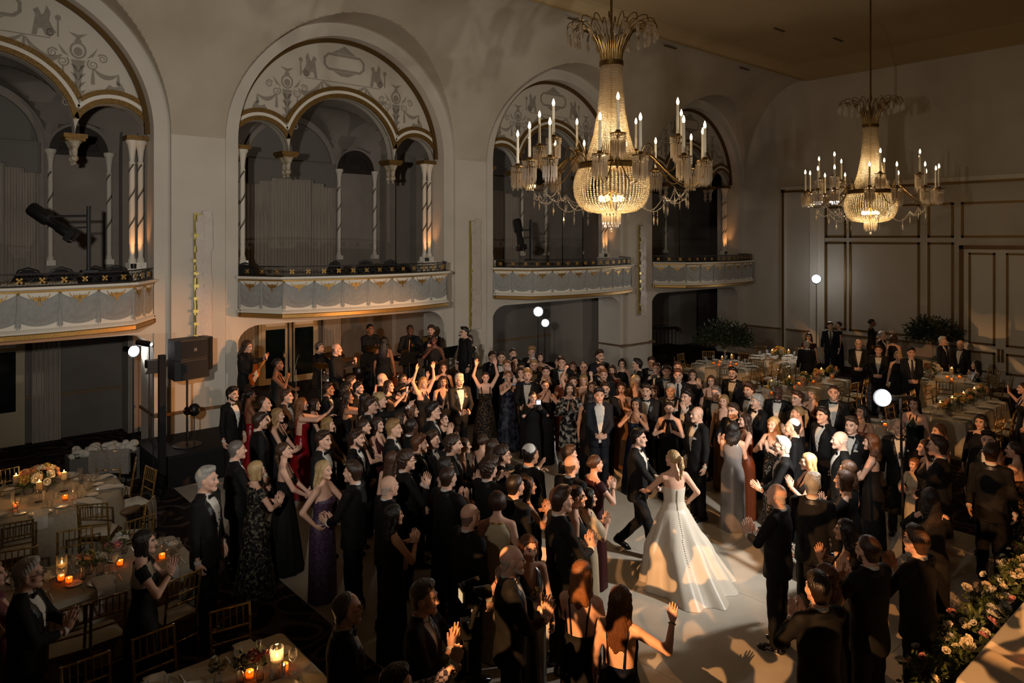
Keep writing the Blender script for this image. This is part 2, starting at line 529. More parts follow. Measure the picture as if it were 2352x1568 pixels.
# end wall mouldings: gold frames as parts
def ewp(px, py):
    p = on_x(px, py, XE); return p.y, p.z
fr_n = 0
def frame(pxl, pxr, z0, z1, w=.07, m=GOLD, d=.035):
    global fr_n
    y1 = ewp(pxl, 548)[0]; y0 = ewp(pxr, 548)[0]
    q = MB(); x1, x0 = XE, XE-d
    q.box(x0, x1, y0, y1, z1-w, z1); q.box(x0, x1, y0, y1, z0, z0+w)
    q.box(x0, x1, y1-w, y1, z0, z1); q.box(x0, x1, y0, y0+w, z0, z1)
    q.build('gold_frame', m, wall_end)
zr1 = ewp(2000, 546)[1]; zr0 = ewp(2000, 556)[1]
zt = ewp(2040, 470)[1]; zb = ewp(2000, 764)[1]
for (l, r_) in ((1896, 1944), (1951, 2113), (2131, 2191), (2208, 2420)):
    frame(l, r_, zr1, zt)
for (l, r_) in ((1896, 1944), (1951, 2113), (2131, 2191)):
    frame(l, r_, zb, zr0)
# great surround: pilaster strip at left and head moulding
q = MB()
yl = ewp(1797, 500)[0]; ztop = ewp(1800, 436)[1]
q.box(XE-.10, XE, -1.2, yl, ztop-.06, ztop+.1)
q.box(XE-.10, XE, yl-.16, yl, 0, ztop)
q.build('surround_white', PLW, wall_end)
q = MB()
q.box(XE-.13, XE-.1, -1.2, yl-.02, ztop-.12, ztop-.04)
q.box(XE-.13, XE-.1, yl-.12, yl-.04, 0, ztop-.05)
q.build('surround_gold', GOLD, wall_end)
q = MB()
ya, yb = ewp(1862, 500)[0], ewp(1895, 500)[0]
q.box(XE-.07, XE, yb, ya, 0, ztop-.1); q.box(XE-.12, XE-.06, (ya+yb)/2-.03, (ya+yb)/2+.05, 0, ztop-.1)
q.build('pilaster', PLW, wall_end)
q = MB(); q.box(XE-.05, XE, -2.5, 15.4, 1.06, 1.12); q.build('chair_rail', mat('rail_wood'), wall_end)
q = MB(); q.box(XE-.02, XE, -2.5, 15.4, .0, 1.06); q.build('wainscot', mat('wainscot_paint', 'a2978a', 0.8), wall_end)
q = MB(); y1 = ewp(1717, 530)[0]; y0 = ewp(1787, 530)[0]; za = ewp(1750, 508)[1]; zb2 = ewp(1750, 550)[1]
q.box(XE-.012, XE, y0, y1, zb2, za); q.build('access_panel', PL, wall_end)
bb = MB(); bb.box(XE-.03, XE, YN, 15.4, 0, .2); struct(bb.build('baseboard_end', PLW))
# double door
yd1 = ewp(2205, 560)[0]; zd = ewp(2210, 563)[1]; yc = ewp(2300, 700)[0]
door = MB(); wd = yd1-yc
door.box(XE-.06, XE, yc-wd+.12, yd1-.12, 0, zd-.12)
door_1 = struct(door.build('door_1', PLW))
q = MB(); q.box(XE-.10, XE, yd1-.12, yd1, 0, zd); q.box(XE-.10, XE, yc-wd, yc-wd+.12, 0, zd); q.box(XE-.10, XE, yc-wd, yd1, zd-.12, zd)
q.build('door_frame', mat('door_frame_gold', '6e4f28', .5, metal=.3), door_1)
zz = [ewp(2228, p)[1] for p in (580, 788, 803, 850)]
for side in (-1, 1):
    a = yc + side*(.14); c_ = yc + side*(wd-.26)
    for (z1, z0) in ((zz[0], zz[1]), (zz[2], zz[3])):
        y0, y1 = min(a, c_), max(a, c_)
        q = MB(); w = .06
        for bx in ((y0, y1, z1-w, z1), (y0, y1, z0, z0+w), (y1-w, y1, z0, z1), (y0, y0+w, z0, z1)):
            q.box(XE-.09, XE-.06, *bx)
        q.build('door_moulding', GOLD, door_1)
    q = MB(); q.box(XE-.10, XE-.06, yc+side*.05-.03, yc+side*.05+.03, 0.75, 1.15); q.build('push_plate', BRASS, door_1)

# ---- tympana with triple arches, archivolts, pendants, columns
def arc_band(mb, xc, z0, r0, r1, y0, y1, m, n=36, a0=0.0, a1=pi):
    """half ring of rectangular section"""
    P = []
    for (r, y) in ((r0, y1), (r0, y0), (r1, y0), (r1, y1)):
        P.append([(xc - r*math.cos(a0+(a1-a0)*j/n), y, z0 + r*math.sin(a0+(a1-a0)*j/n)) for j in range(n+1)])
    mb.grid(P, m)
ZA = 6.5; RC, RS = 1.40, 0.65; YT = 15.86
def ornament(mb, y):
    """painted grisaille: thin flat shapes in (x, z) about the bay centre"""
    def ribbon(pts, w):
        n = len(pts)
        ws = w if isinstance(w, list) else [w]*n
        L, Rr = [], []
        for i, p in enumerate(pts):
            a = pts[max(i-1, 0)]; c = pts[min(i+1, n-1)]
            t = Vector((c[0]-a[0], c[1]-a[1])); t.normalize()
            nn = Vector((-t.y, t.x))*ws[i]/2
            L.append((p[0]+nn.x, y, p[1]+nn.y)); Rr.append((p[0]-nn.x, y, p[1]-nn.y))
        mb.grid([L, Rr], 0, False)
    def poly(pts): mb.add([(p[0], y, p[1]) for p in pts], [tuple(range(len(pts)))])
    def disc(c, r, n=16): poly([(c[0]+r*math.cos(2*pi*k/n), c[1]+r*1.15*math.sin(2*pi*k/n)) for k in range(n)])
    def ring(c, r, w, n=20): ribbon([(c[0]+r*math.cos(2*pi*k/n), c[1]+r*1.15*math.sin(2*pi*k/n)) for k in range(n+1)], w)
    def spiral(c, r, s, t0=0.0, turns=1.6, w=.03):
        ribbon([(c[0]+s*r*(1-.78*k/22)*math.cos(t0+turns*2*pi*k/22), c[1]+r*(1-.78*k/22)*math.sin(t0+turns*2*pi*k/22)) for k in range(23)], [w*(1-.5*k/22) for k in range(23)])
    def swag(a, b_, sag, w):
        n = 12; pts = []; ws = []
        for k in range(n+1):
            t = k/n
            pts.append((a[0]+(b_[0]-a[0])*t, a[1]+(b_[1]-a[1])*t - sag*4*t*(1-t))); ws.append(.025+w*math.sin(pi*t))
        ribbon(pts, ws)
    def tassel(p, h=.22):
        poly([(p[0]-.012, p[1]), (p[0]+.012, p[1]), (p[0]+.03, p[1]-h*.6), (p[0]+.035, p[1]-h), (p[0]-.035, p[1]-h), (p[0]-.03, p[1]-h*.6)])
    # cartouche
    oc = [(.42, -.16), (.52, -.06), (.52, .10), (.42, .2), (-.42, .2), (-.52, .1), (-.52, -.06), (-.42, -.16)]
    cz = 8.72
    ribbon([(x, cz+z) for x, z in oc+[oc[0]]], .065)
    poly([(-.32, cz+.24), (.32, cz+.24), (.12, cz+.36), (0, cz+.44), (-.12, cz+.36)])
    poly([(-.3, cz-.2), (.3, cz-.2), (.1, cz-.3), (-.1, cz-.3)])
    ribbon([(-1.0, 8.26), (1.0, 8.26)], .02)
    swag((-.56, 8.24), (.56, 8.24), .22, .13)
    for s in (-1, 1):
        # griffin
        g = [(.70,8.28),(.78,8.28),(.80,8.40),(.86,8.42),(.92,8.30),(1.0,8.28),(1.06,8.34),(1.04,8.46),(.98,8.58),(1.0,8.74),(.94,8.86),(.90,8.72),(.86,8.66),(.80,8.80),(.72,8.74),(.76,8.66),(.74,8.52),(.72,8.4)]
        poly([(s*x, z) for x, z in g])
        tassel((s*.58, 8.24), .3)
        swag((s*.60, 8.22), (s*1.18, 7.98), .2, .11)
        ribbon([(s*1.12, 8.3), (s*1.12, 8.6)], .03); disc((s*1.12, 8.66), .05); spiral((s*1.0, 8.36), .08, s)
        # candelabrum
        X = 1.45
        poly([(s*(X-.015), 6.95), (s*(X+.015), 6.95), (s*(X+.05), 7.5), (s*(X+.09), 7.8), (s*(X+.12), 7.92), (s*(X-.12), 7.92), (s*(X-.09), 7.8), (s*(X-.05), 7.5)])
        ring((s*X, 8.1), .125, .04); disc((s*X, 8.08), .075)
        poly([(s*(X-.07), 8.26), (s*(X+.07), 8.26), (s*(X+.03), 8.34), (s*(X+.17), 8.44), (s*X, 8.40), (s*(X-.17), 8.44), (s*(X-.03), 8.34)])
        for q_ in (-1, 1):
            spiral((s*X+q_*.25, 7.86), .10, q_, 2.2); spiral((s*X+q_*.42, 8.0), .09, -q_, .5)
            for hh in (7.2, 7.36, 7.52, 7.68):
                poly([(s*X, hh), (s*X+q_*.09, hh+.1), (s*X+q_*.13, hh+.16), (s*X+q_*.04, hh+.13)])
            poly([(s*X+q_*.14, 7.96), (s*X+q_*.34, 8.2), (s*X+q_*.26, 8.02)])
            tassel((s*X+q_*.25, 7.78), .3)
            spiral((s*X+q_*.2, 7.1), .09, q_, 1.0)
        swag((s*1.72, 7.78), (s*2.12, 7.72), .1, .07)
        tassel((s*2.14, 7.74), .22)
        # winged horse
        h = [(1.86,7.36),(1.98,7.36),(2.06,7.42),(2.10,7.40),(2.2,7.26),(2.34,7.18),(2.36,7.22),(2.24,7.34),(2.26,7.44),(2.2,7.56),(2.1,7.6),(2.14,7.5),(2.06,7.48),(1.98,7.52),(1.94,7.46)]
        poly([(s*x, z) for x, z in h])
tymp_me = arch_me = orn_me = None
for bi, xc in enumerate(BAYS):
    if tymp_me is None:
        t = MB(); brk = sorted(set([-HB+.001, HB-.001, -RC, RC, -(RC+1.3), RC+1.3] + [-RC*math.cos(pi*j/40) for j in range(41)] +
               [s*(2.05)+RS*math.cos(pi*j/24) for j in range(25) for s in (-1, 1)]))
        brk = [x for x in brk if -HB < x < HB]
        top = [ZS + math.sqrt(max(HB*HB-x*x, 0)) for x in brk]
        bot = [max(ZA, arch_z(x, 0, RC, ZA), arch_z(x, 2.05, RS, ZA), arch_z(x, -2.05, RS, ZA)) for x in brk]
        t.grid([[(x, YT, z) for x, z in zip(brk, top)], [(x, YT, z) for x, z in zip(brk, bot)], [(x, YT+.3, z) for x, z in zip(brk, bot)], [(x, YT+.3, z) for x, z in zip(brk, top)]])
        tymp_me = fix_normals(t.mesh('tympanum', mat('tympanum_paint', 'c0b6a5', .8), 25))
        t = MB()
        AR = ((0, RC), (2.05, RS), (-2.05, RS))
        def keep(x, z, me_):
            e = math.hypot(x-me_[0], z-ZA)-me_[1]
            return all(e <= math.hypot(x-o[0], z-ZA)-o[1]+.004 for o in AR if o is not me_) and math.hypot(x, z-ZS) < HB+.01
        for A in AR:
            xx, r = A; n = 110 if r > 1 else 70
            for (r0, r1, y0, m_) in ((r, r+.10, YT-.045, 0), (r+.10, r+.175, YT-.03, 1), (r+.175, r+.27, YT-.05, 0)):
                for j in range(n):
                    a0, a1 = pi*j/n, pi*(j+1)/n; am = (a0+a1)/2; rm = (r0+r1)/2
                    if not keep(xx-rm*math.cos(am), ZA+rm*math.sin(am), A): continue
                    Q = lambda rr, aa, y: (xx-rr*math.cos(aa), y, ZA+rr*math.sin(aa))
                    t.add([Q(r0, a0, YT), Q(r0, a0, y0), Q(r1, a0, y0), Q(r1, a0, YT), Q(r0, a1, YT), Q(r0, a1, y0), Q(r1, a1, y0), Q(r1, a1, YT)],
                          [(0, 1, 5, 4), (1, 2, 6, 5), (2, 3, 7, 6)], m_, True)
            arc_band(t, xx, ZA, r-.012, r, YT+.06, YT+.1, 2, 40)
        bmm = t.mesh('archivolt', [GOLD, PLW, mat('grey_line', '7c7468', .8)], 30)
        bm = bmesh.new(); bm.from_mesh(bmm); bmesh.ops.remove_doubles(bm, verts=bm.verts, dist=.0005); bmesh.ops.recalc_face_normals(bm, faces=bm.faces); bm.to_mesh(bmm); bm.free()
        arch_me = bmm
        # keep the side archivolts inside the great arch
        t = MB(); arc_band(t, 0, ZS, HB-.09, HB-.0, YT-.09, YT, 0, 60); ring_me = fix_normals(t.mesh('arch_moulding', mat('dark_gold', '5e451f', .5, metal=.5, bump=.3, bscale=40), 30))
        t = MB(); ornament(t, YT-.006); orn_me = t.mesh('painted_ornament', GREYP)
    obj('tympanum', tymp_me, wall_left, (xc, 0, 0)); obj('archivolt', arch_me, wall_left, (xc, 0, 0))
    obj('arch_moulding', ring_me, wall_left, (xc, 0, 0)); obj('painted_ornament', orn_me, wall_left, (xc, 0, 0))
# pendant capitals (two hanging drops under a common block)
t = MB(); t.box(-.17, .17, -.06, .40, .0, .05); t.box(-.2, .2, -.09, .43, .05, .13); pend_a = t.mesh('pendant_block', GOLD)
cap_prof = [(.0, -.46), (.03, -.45), (.035, -.42), (.02, -.40), (.06, -.37), (.075, -.33), (.06, -.29), (.045, -.27), (.05, -.25), (.06, -.14), (.10, -.05), (.13, .0)]
t = MB(); t.lathe(cap_prof, 12, (-.0, .06, 0)); pend_b = t.mesh('pendant_capital', mat('capital_paint', 'c8beab', .6, col2='7a6138', nscale=14, ncontrast=.5, bump=.6, bscale=40))
# twisted columns
colprof = [(.075, 0), (.075, .05), (.06, .08), (.05, .12), (.055, .3), (.048, .34), (.055, .36), (.055, 1.9), (.065, 1.93), (.05, 1.96), (.05, 2.0), (.065, 2.15), (.09, 2.28), (.12, 2.32), (.12, 2.38)]
COLM = mat('column_paint', 'cfc5b3', .55)
def column_mesh(h):
    k = h/2.38; t = MB(); t.lathe([(r, z*k) for r, z in colprof], 12, m=0)
    t.box(-.09, .09, -.09, .09, -.12, 0, m=1)
    return t.mesh('column_shaft', [COLM, PLW])
def vine_mesh(h):
    t = MB(); z0, z1 = h*.16, h*.8
    n = 60
    for k in range(n):
        f = k/n; a = f*4.0*2*pi*.7; z = z0+(z1-z0)*f; r = .0565
        for s in (-1, 1):
            a2 = a + .25*s; z2 = z+.055
            P = lambda aa, zz: (r*math.cos(aa), r*math.sin(aa), zz)
            t.add([P(a, z-.012), P(a2*.5+a*.5+.1*s, z+.006), P(a2+.15*s, z2), P(a+.03*s, z+.03)], [(0, 1, 2, 3)])
    return t.mesh('leaf_spiral', mat('dark_leaf_paint', '3c3424', .7))
HC = ZA - 4.02
col_me, vine_me = column_mesh(HC), vine_mesh(HC)
capm = mat('gilt_capital', '6f5a38', .5, metal=.3, bump=.5, bscale=45)
def column(x, y, z, parent, rot=0):
    c_ = obj('column', col_me, parent, (x, y, z), (0, 0, rot)); obj('leaf_spiral', vine_me, c_)
for bi, xc in enumerate(BAYS):
    for s in (-1, 1):
        p = obj('pendant_block', pend_a, wall_left, (xc+s*RC, YT, ZA-.13))
        for yy in (0.0, .22): obj('pendant_capital', pend_b, p, (0, yy, 0))
        for dx in (.0, .16): column(xc+s*(HB-.12-dx), 16.0-.0, 4.02, wall_left, 1.3*dx)
        t = MB(); t.box(xc+s*(HB-.2)-.2, xc+s*(HB-.2)+.2, 15.86, 16.14, 3.0, 3.9); t.build('pedestal', PLW, wall_left)
        t = MB(); t.box(xc+s*(HB-.2)-.21, xc+s*(HB-.2)+.21, 15.84, 16.2, ZA-.02, ZA+.07); t.build('impost', GOLD, wall_left)

# ---- rear corridor: gallery level and ground level
YB = 19.0
rw = MB(); rw.box(XL, XE+4, YB, YB+.3, 0, 9); wall_rear = struct(rw.build('wall_rear', DARKW))
rw = MB(); rw.box(XL, XE+4, YB-.02, YB, 0, 2.84); rw.build('lower_wall_shade', mat('ground_corridor_shade', '6a6259', .85, col2='5e564d', nscale=1.5), wall_rear)  # thin dark sheet: the shade under the balconies put into its colour
gf = MB()
gf.box(XL, XE+4, 15.9, YB, 2.84, 2.98)
for xc in BAYS: gf.box(xc-HB, xc+HB, 15.4, 15.95, 2.84, 2.98)
struct(gf.build('floor_gallery', mat('gallery_carpet', '2b2320', .95)))
# corridor vault
vt = MB(); rows = []
for i in range(25):
    y = 16.15 + (YB-16.15)*i/24; yc_ = (16.15+YB)/2; hw_ = (YB-16.15)/2
    zb_ = 6.5 + 1.45*math.sqrt(max(0, 1-((y-yc_)/hw_)**2))
    rows.append([(x, y, max(zb_, max(max(arch_z(x, xc, 1.42, ZA), arch_z(x, xc+2.05, .66, ZA), arch_z(x, xc-2.05, .66, ZA)) for xc in BAYS))) for x in np.linspace(XL, XE+4, 330)])
vt.grid(rows); struct(vt.build('ceiling_gallery', DARKW, sharp=25))
eb = MB(); eb.box(XE+.3, XE+4, 16.5, 16.6, 0, 9); eb.box(XE+4, XE+4.2, 16.5, YB, 0, 9); struct(eb.build('wall_corridor_end', DARKW))
# gallery windows with pelmet and curtains
def curtain_mesh(w, h, folds, amp, name='curtain'):
    t = MB(); n = folds*6; rows = []
    for i in range(9):
        z = h*(1-i/8); rows.append([(-w/2+w*j/n, -amp*(.7+.3*math.sin(i*.6))*math.sin(2*pi*folds*j/n+.3*math.sin(i*.5))-amp, z) for j in range(n+1)])
    t.grid(rows); return t.mesh(name, CURT, 80)
c_side, c_mid = curtain_mesh(.62, 3.45, 6, .035), curtain_mesh(1.3, 3.25, 16, .014, 'sheer')
c_low = curtain_mesh(.55, 2.7, 6, .035)
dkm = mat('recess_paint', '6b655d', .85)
t = MB(); arc_band(t, 0, 6.5, 1.22, 1.34, YB-.10, YB, 0, 36); t.box(1.22, 1.34, YB-.10, YB, 3.0, 6.5); t.box(-1.34, -1.22, YB-.10, YB, 3.0, 6.5)
win_ring = fix_normals(t.mesh('window_arch', DARKW, 30))
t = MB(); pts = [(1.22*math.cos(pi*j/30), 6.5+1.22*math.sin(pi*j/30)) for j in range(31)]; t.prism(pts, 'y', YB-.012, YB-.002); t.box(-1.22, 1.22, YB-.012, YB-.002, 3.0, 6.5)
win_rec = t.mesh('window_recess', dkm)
t = MB(); t.prism([(-1.24, 6.62), (1.24, 6.62), (1.24, 5.95), (.95, 5.95), (.95, 6.05), (.62, 6.05), (.62, 6.14), (-.62, 6.14), (-.62, 6.05), (-.95, 6.05), (-.95, 5.95), (-1.24, 5.95)], 'y', YB-.24, YB-.17)
t.box(-1.24, 1.24, YB-.26, YB-.16, 6.56, 6.60); t.box(-1.24, 1.24, YB-.2, YB-.1, 6.5, 6.62)
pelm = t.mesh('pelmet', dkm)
t = MB(); arc_band(t, 0, 6.5, .40, .58, YB-.06, YB, 0, 24); t.box(-.62, .62, YB-.09, YB, 6.4, 6.5)
for k in range(1, 12):
    a = pi*k/12; t.bar((.40*math.cos(a)*.45, YB-.03, 6.5+.40*math.sin(a)*.45), (.42*math.cos(a), YB-.03, 6.5+.42*math.sin(a)), .025)
fan = fix_normals(t.mesh('fan_grille', mat('dark_bronze', '2e241c', .6, metal=.3, bump=.4, bscale=50), 30))
t = MB(); t.prism([(.42*math.cos(pi*j/20), 6.5+.42*math.sin(pi*j/20)) for j in range(21)], 'y', YB-.02, YB-.005); fanp = t.mesh('fan_panel', mat('fan_dark', '2a211b', .8))
wn = 0
for bi, xc in enumerate(BAYS):
    wn += 1
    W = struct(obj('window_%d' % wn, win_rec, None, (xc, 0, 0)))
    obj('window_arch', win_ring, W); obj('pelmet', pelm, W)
    for s in (-1, 1): obj('curtain', c_side, W, (s*.92, YB-.08, 2.98))
    obj('sheer', c_mid, W, (0, YB-.03, 2.98))
    for s in (-1, 1):
        obj('fan_grille', fan, wall_rear, (xc+s*2.02, 0, 0)); obj('fan_panel', fanp, wall_rear, (xc+s*2.02, 0, 0))
        column(xc+s*1.45, YB-.08, 4.02, wall_rear); column(xc+s*2.62, YB-.08, 4.02, wall_rear)
    for s in (-1, 1):
        t = MB(); t.box(xc+s*3.0-.16, xc+s*3.0+.16, YB-.35, YB, 2.98, 7.0); t.build('pilaster', DARKW, wall_rear)
    t = MB(); t.box(xc-3.5, xc+3.5, YB-.03, YB, 3.66, 3.72); t.build('dado_rail', DARKW, wall_rear)
# ground floor glazed doors in the rear wall
doorm = mat('cream_door', 'a89878', .6); panem = mat('night_pane', '0d1412', .08, spec=.8)
dn = 1
for bi, xc in ((1, BAYS[1]+.12), (2, BAYS[2]-.05), (3, BAYS[3]-1.7)):
    dn += 1
    t = MB(); t.box(xc-.85, xc+.85, YB-.10, YB, 0.0, 2.66)
    D = struct(t.build('door_%d' % dn, doorm))
    for s in (-1, 1):
        t = MB(); t.box(xc+s*.41-.38, xc+s*.41+.38, YB-.13, YB-.1, .05, 2.6); t.build('door_leaf', doorm, D)
        t = MB(); t.box(xc+s*.41-.27, xc+s*.41+.27, YB-.14, YB-.125, .75, 2.05); t.build('pane', panem, D)
        t = MB(); t.box(xc+s*.41-.27, xc+s*.41+.27, YB-.145, YB-.125, 2.14, 2.48); t.build('door_panel', PLW, D)
        t = MB(); t.bar((xc+s*.06, YB-.17, .3), (xc+s*.06, YB-.17, 2.4), .03); t.build('bolt_bar', IRON, D)
    for s in (-1, 1):
        obj('curtain', c_low, D, (xc+s*1.25, YB-.10, 0))
t = MB()
for xc in BAYS:
    t.box(xc+2.9, xc+4.1, YB-.6, YB, 0, 2.84)
struct(t.build('wall_rear_piers', DARKW))
t = MB(); t.box(XL, XE+4, YB-.05, YB, .96, 1.02); struct(t.build('trim_4', mat('rail_wood')))

# staircase behind the last bay
st = thing('staircase', 'stone staircase with dark iron railing under the farthest balcony', 'staircase', (19.6, 17.4, 0))
n = 13
for k in range(n):
    t = MB(); t.box(-.6+k*.30-.6, -.6+(k+1)*.30-.6, 0, 1.2, 0, 2.75-k*.205); t.build('step', mat('stair_stone', '8a8074', .8), st)
t = MB()
t.bar((-1.2, -.02, 3.6), (2.7, -.02, 1.05), .06, .05); t.bar((2.7, -.02, 1.05), (4.2, -.02, .98), .06, .05); t.bar((4.2, -.02, .98), (4.3, -.02, .8), .05)
for k in range(14): x = -1.2+k*.3; t.bar((x, -.02, 2.75-k*.2), (x, -.02, 3.6-k*.196), .02)
for k in range(6): t.bar((2.9+k*.25, -.02, 0), (2.9+k*.25, -.02, 1.0), .02)
t.build('stair_railing', IRON, st)

# ---- balconies
def plan(n_main=21):
    """front line of a balcony about the bay centre: list of (x, y)"""
    P = [(-2.68, YW-.02), (-2.10, 14.55)]
    for k in range(1, n_main):
        f = k/n_main; P.append((-2.10+4.20*f, 14.55-.36*4*f*(1-f)))
    P += [(2.10, 14.55), (2.68, YW-.02)]
    return P
PLN = plan()
def sweep(mb, prof, m=0, P=PLN, back=0.0):
    """prof: (outward offset, z) swept along the plan line"""
    nrm = []
    for i in range(len(P)):
        a = P[max(i-1, 0)]; c = P[min(i+1, len(P)-1)]
        t = Vector((c[0]-a[0], c[1]-a[1])).normalized(); nrm.append((t.y, -t.x))
    mb.grid([[(p[0]+n_[0]*o, p[1]+n_[1]*o, z) for p, n_ in zip(P, nrm)] for o, z in prof], m)
def along(step_main=7, n_wing=2):
    """placement frames for swags: (x, y, angle, width)"""
    out = []
    def seg(a, c, n):
        for k in range(n):
            p = [a[i]+(c[i]-a[i])*(k+.5)/n for i in (0, 1)]
            out.append((p[0], p[1], math.atan2(c[1]-a[1], c[0]-a[0]), math.dist(a, c)/n))
    seg(PLN[0], PLN[1], n_wing)
    for k in range(step_main):
        f0, f1 = k/step_main, (k+1)/step_main
        g = lambda f: (-2.10+4.20*f, 14.55-.36*4*f*(1-f))
        a, c = g(f0), g(f1); m_ = g((f0+f1)/2)
        out.append((m_[0], m_[1], math.atan2(c[1]-a[1], c[0]-a[0]), math.dist(a, c)))
    seg(PLN[-2], PLN[-1], n_wing)
    return out
t = MB()
sweep(t, [(0, 2.82), (.03, 2.82)], 0)
sweep(t, [(.03, 2.83), (.05, 2.84), (.05, 2.91), (.03, 2.92)], 1)
sweep(t, [(.03, 2.92), (.06, 2.93), (.06, 2.95), (.03, 2.985), (.0, 3.0), (.0, 3.60)], 0)
sweep(t, [(.0, 3.60), (.035, 3.605), (.035, 3.64), (.06, 3.64)], 1)
sweep(t, [(.06, 3.64), (.10, 3.66), (.10, 3.70), (-.14, 3.70), (-.14, 2.98)], 0)
pl = [(p[0], p[1]) for p in PLN]
t.add([(x, y, 2.825) for x, y in pl], [tuple(range(len(pl)))], 0)
t.add([(x, y, 2.975) for x, y in pl], [tuple(range(len(pl)-1, -1, -1))], 2)
bal_me = t.mesh('parapet', [PLW, GOLDL, mat('gallery_carpet')], 30)
# draped swag relief, width 1 (scaled)
def swag_mesh():
    t = MB(); rows = []; n, mz = 18, 16
    for i in range(mz+1):
        row = []
        for j in range(n+1):
            x = j/n-.5; top = .60-.10*(1-(2*x)**2)-.02
            bot = .04+.08*(2*abs(x))**2.2
            f = i/mz; z = top+(bot-top)*f
            d = .010+.022*math.sin(pi*min(1, f*1.1))*(1-(2*x)**4)
            ph = (z + .20*(1-(2*x)**2))*38
            d += .007*math.sin(ph)*(1-(2*abs(x))**3)*min(1, 4*f)
            if i in (0, mz): d = 0.002
            row.append((x*.94, -d, z))
        rows.append(row)
    t.grid(rows)
    return t.mesh('swag', SWAGM, 70)
def tail_mesh():
    t = MB(); rows = []
    for i in range(9):
        f = i/8; w = .022+.022*f; z = .585-.56*f
        rows.append([(w*s, -.012-.02*math.sin(pi*(s+1)/2)*(.6+.4*f)-.004*math.sin(9*s), z+(.03*math.cos(8*s) if i == 8 else 0)) for s in np.linspace(-1, 1, 9)])
    t.grid(rows); t.sphere((0, -.02, .59), (.022, .02, .022), 8, 5, 1)
    return t.mesh('swag_tail', [SWAGM, GOLDL], 70)
def eagle_mesh():
    t = MB(); y0, y1 = -.022, -.004
    t.prism([(-.02, .40), (.02, .40), (.03, .47), (.018, .53), (0, .55), (-.018, .53), (-.03, .47)], 'y', y0, y1)
    for s in (-1, 1):
        t.prism([(s*.01, .50), (s*.07, .535), (s*.13, .525), (s*.16, .55), (s*.13, .49), (s*.09, .47), (s*.02, .45)], 'y', y0, y1)
        t.prism([(s*.0, .43), (s*.05, .455), (s*.22, .54), (s*.26, .585), (s*.265, .57), (s*.23, .52), (s*.06, .435)], 'y', -.012, -.004)
        t.prism([(s*.02, .385), (s*.055, .40), (s*.02, .42)], 'y', y0, y1)
    return t.mesh('gilt_eagle', GOLDL)
swag_me, tail_me, eagle_me = swag_mesh(), tail_mesh(), eagle_mesh()
def rail_panel():
    t = MB(); h = .20
    for x in (-.5,): t.bar((x, 0, 0), (x, 0, h), .012)
    for s in (-1, 1):
        t.bar((-.5, 0, h/2), (0, 0, h/2+s*h/2), .007); t.bar((.5, 0, h/2), (0, 0, h/2+s*h/2), .007)
        t.bar((-.5, 0, h/2+s*h*.0), (-.25, 0, h/2+s*h*.5), .006); t.bar((.5, 0, h/2), (.25, 0, h/2+s*h*.5), .006)
    return t.mesh('railing_panel', IRON)
def rosette():
    t = MB()
    for k in range(4):
        a = pi/4+k*pi/2
        c, s = math.cos(a), math.sin(a)
        t.prism([(0, .1), (.045*c-.02*s, .1+.045*s+.02*c), (.062*c, .1+.062*s), (.045*c+.02*s, .1+.045*s-.02*c)], 'y', -.012, .012)
    t.sphere((0, 0, .1), (.03, .018, .03), 8, 5)
    return t.mesh('rosette', GOLDL)
rp_me, ros_me = rail_panel(), rosette()
t = MB()
def rail_sweep(mb, z, w):
    sweep(mb, [(-.02-w, z), (-.02+w, z), (-.02+w, z+.025), (-.02-w, z+.025), (-.02-w, z)], 0)
rail_sweep(t, 3.70, .012); rail_sweep(t, 3.90, .02); railtop_me = t.mesh('handrail', IRON)
fr7 = along(7, 2); fr13 = along(13, 3)
names = ['nearest the camera at left, partly cut off by the photo edge', 'above the band', 'between the second and third arches behind the chandelier', 'farthest away in the hall corner']
bal_labels = {1: 'white balcony with grey swag relief at the left edge of the hall',
              2: 'white balcony with grey swag relief right above the band',
              3: 'white balcony with grey swag relief behind the large chandelier',
              4: 'farthest white balcony with grey swag relief, above the staircase', 0: 'white balcony out of view'}
for bi in (1, 2, 3, 4):
    xc = BAYS[bi]
    B = thing('balcony', bal_labels[bi], 'balcony', (xc, 0, 0), 0, 'swagged balconies along the wall')
    obj('parapet', bal_me, B); obj('handrail', railtop_me, B)
    for (x, y, a, w) in fr7:
        o = obj('swag', swag_me, B, (x, y, 3.0), (0, 0, a)); o.scale = (w, 1, 1)
        o2 = obj('gilt_eagle', eagle_me, B, (x, y, 3.0), (0, 0, a)); o2.scale = (w*1.0, 1, 1)
        obj('swag_tail', tail_me, B, (x-w/2*math.cos(a), y-w/2*math.sin(a)-.002, 3.0), (0, 0, a))
    for (x, y, a, w) in fr13:
        nx, ny = math.sin(a), -math.cos(a)
        o = obj('railing_panel', rp_me, B, (x-nx*.02, y-ny*.02, 3.705), (0, 0, a)); o.scale = (w, 1, 1)
        obj('rosette', ros_me, B, (x-nx*.02, y-ny*.02, 3.705), (0, 0, a))

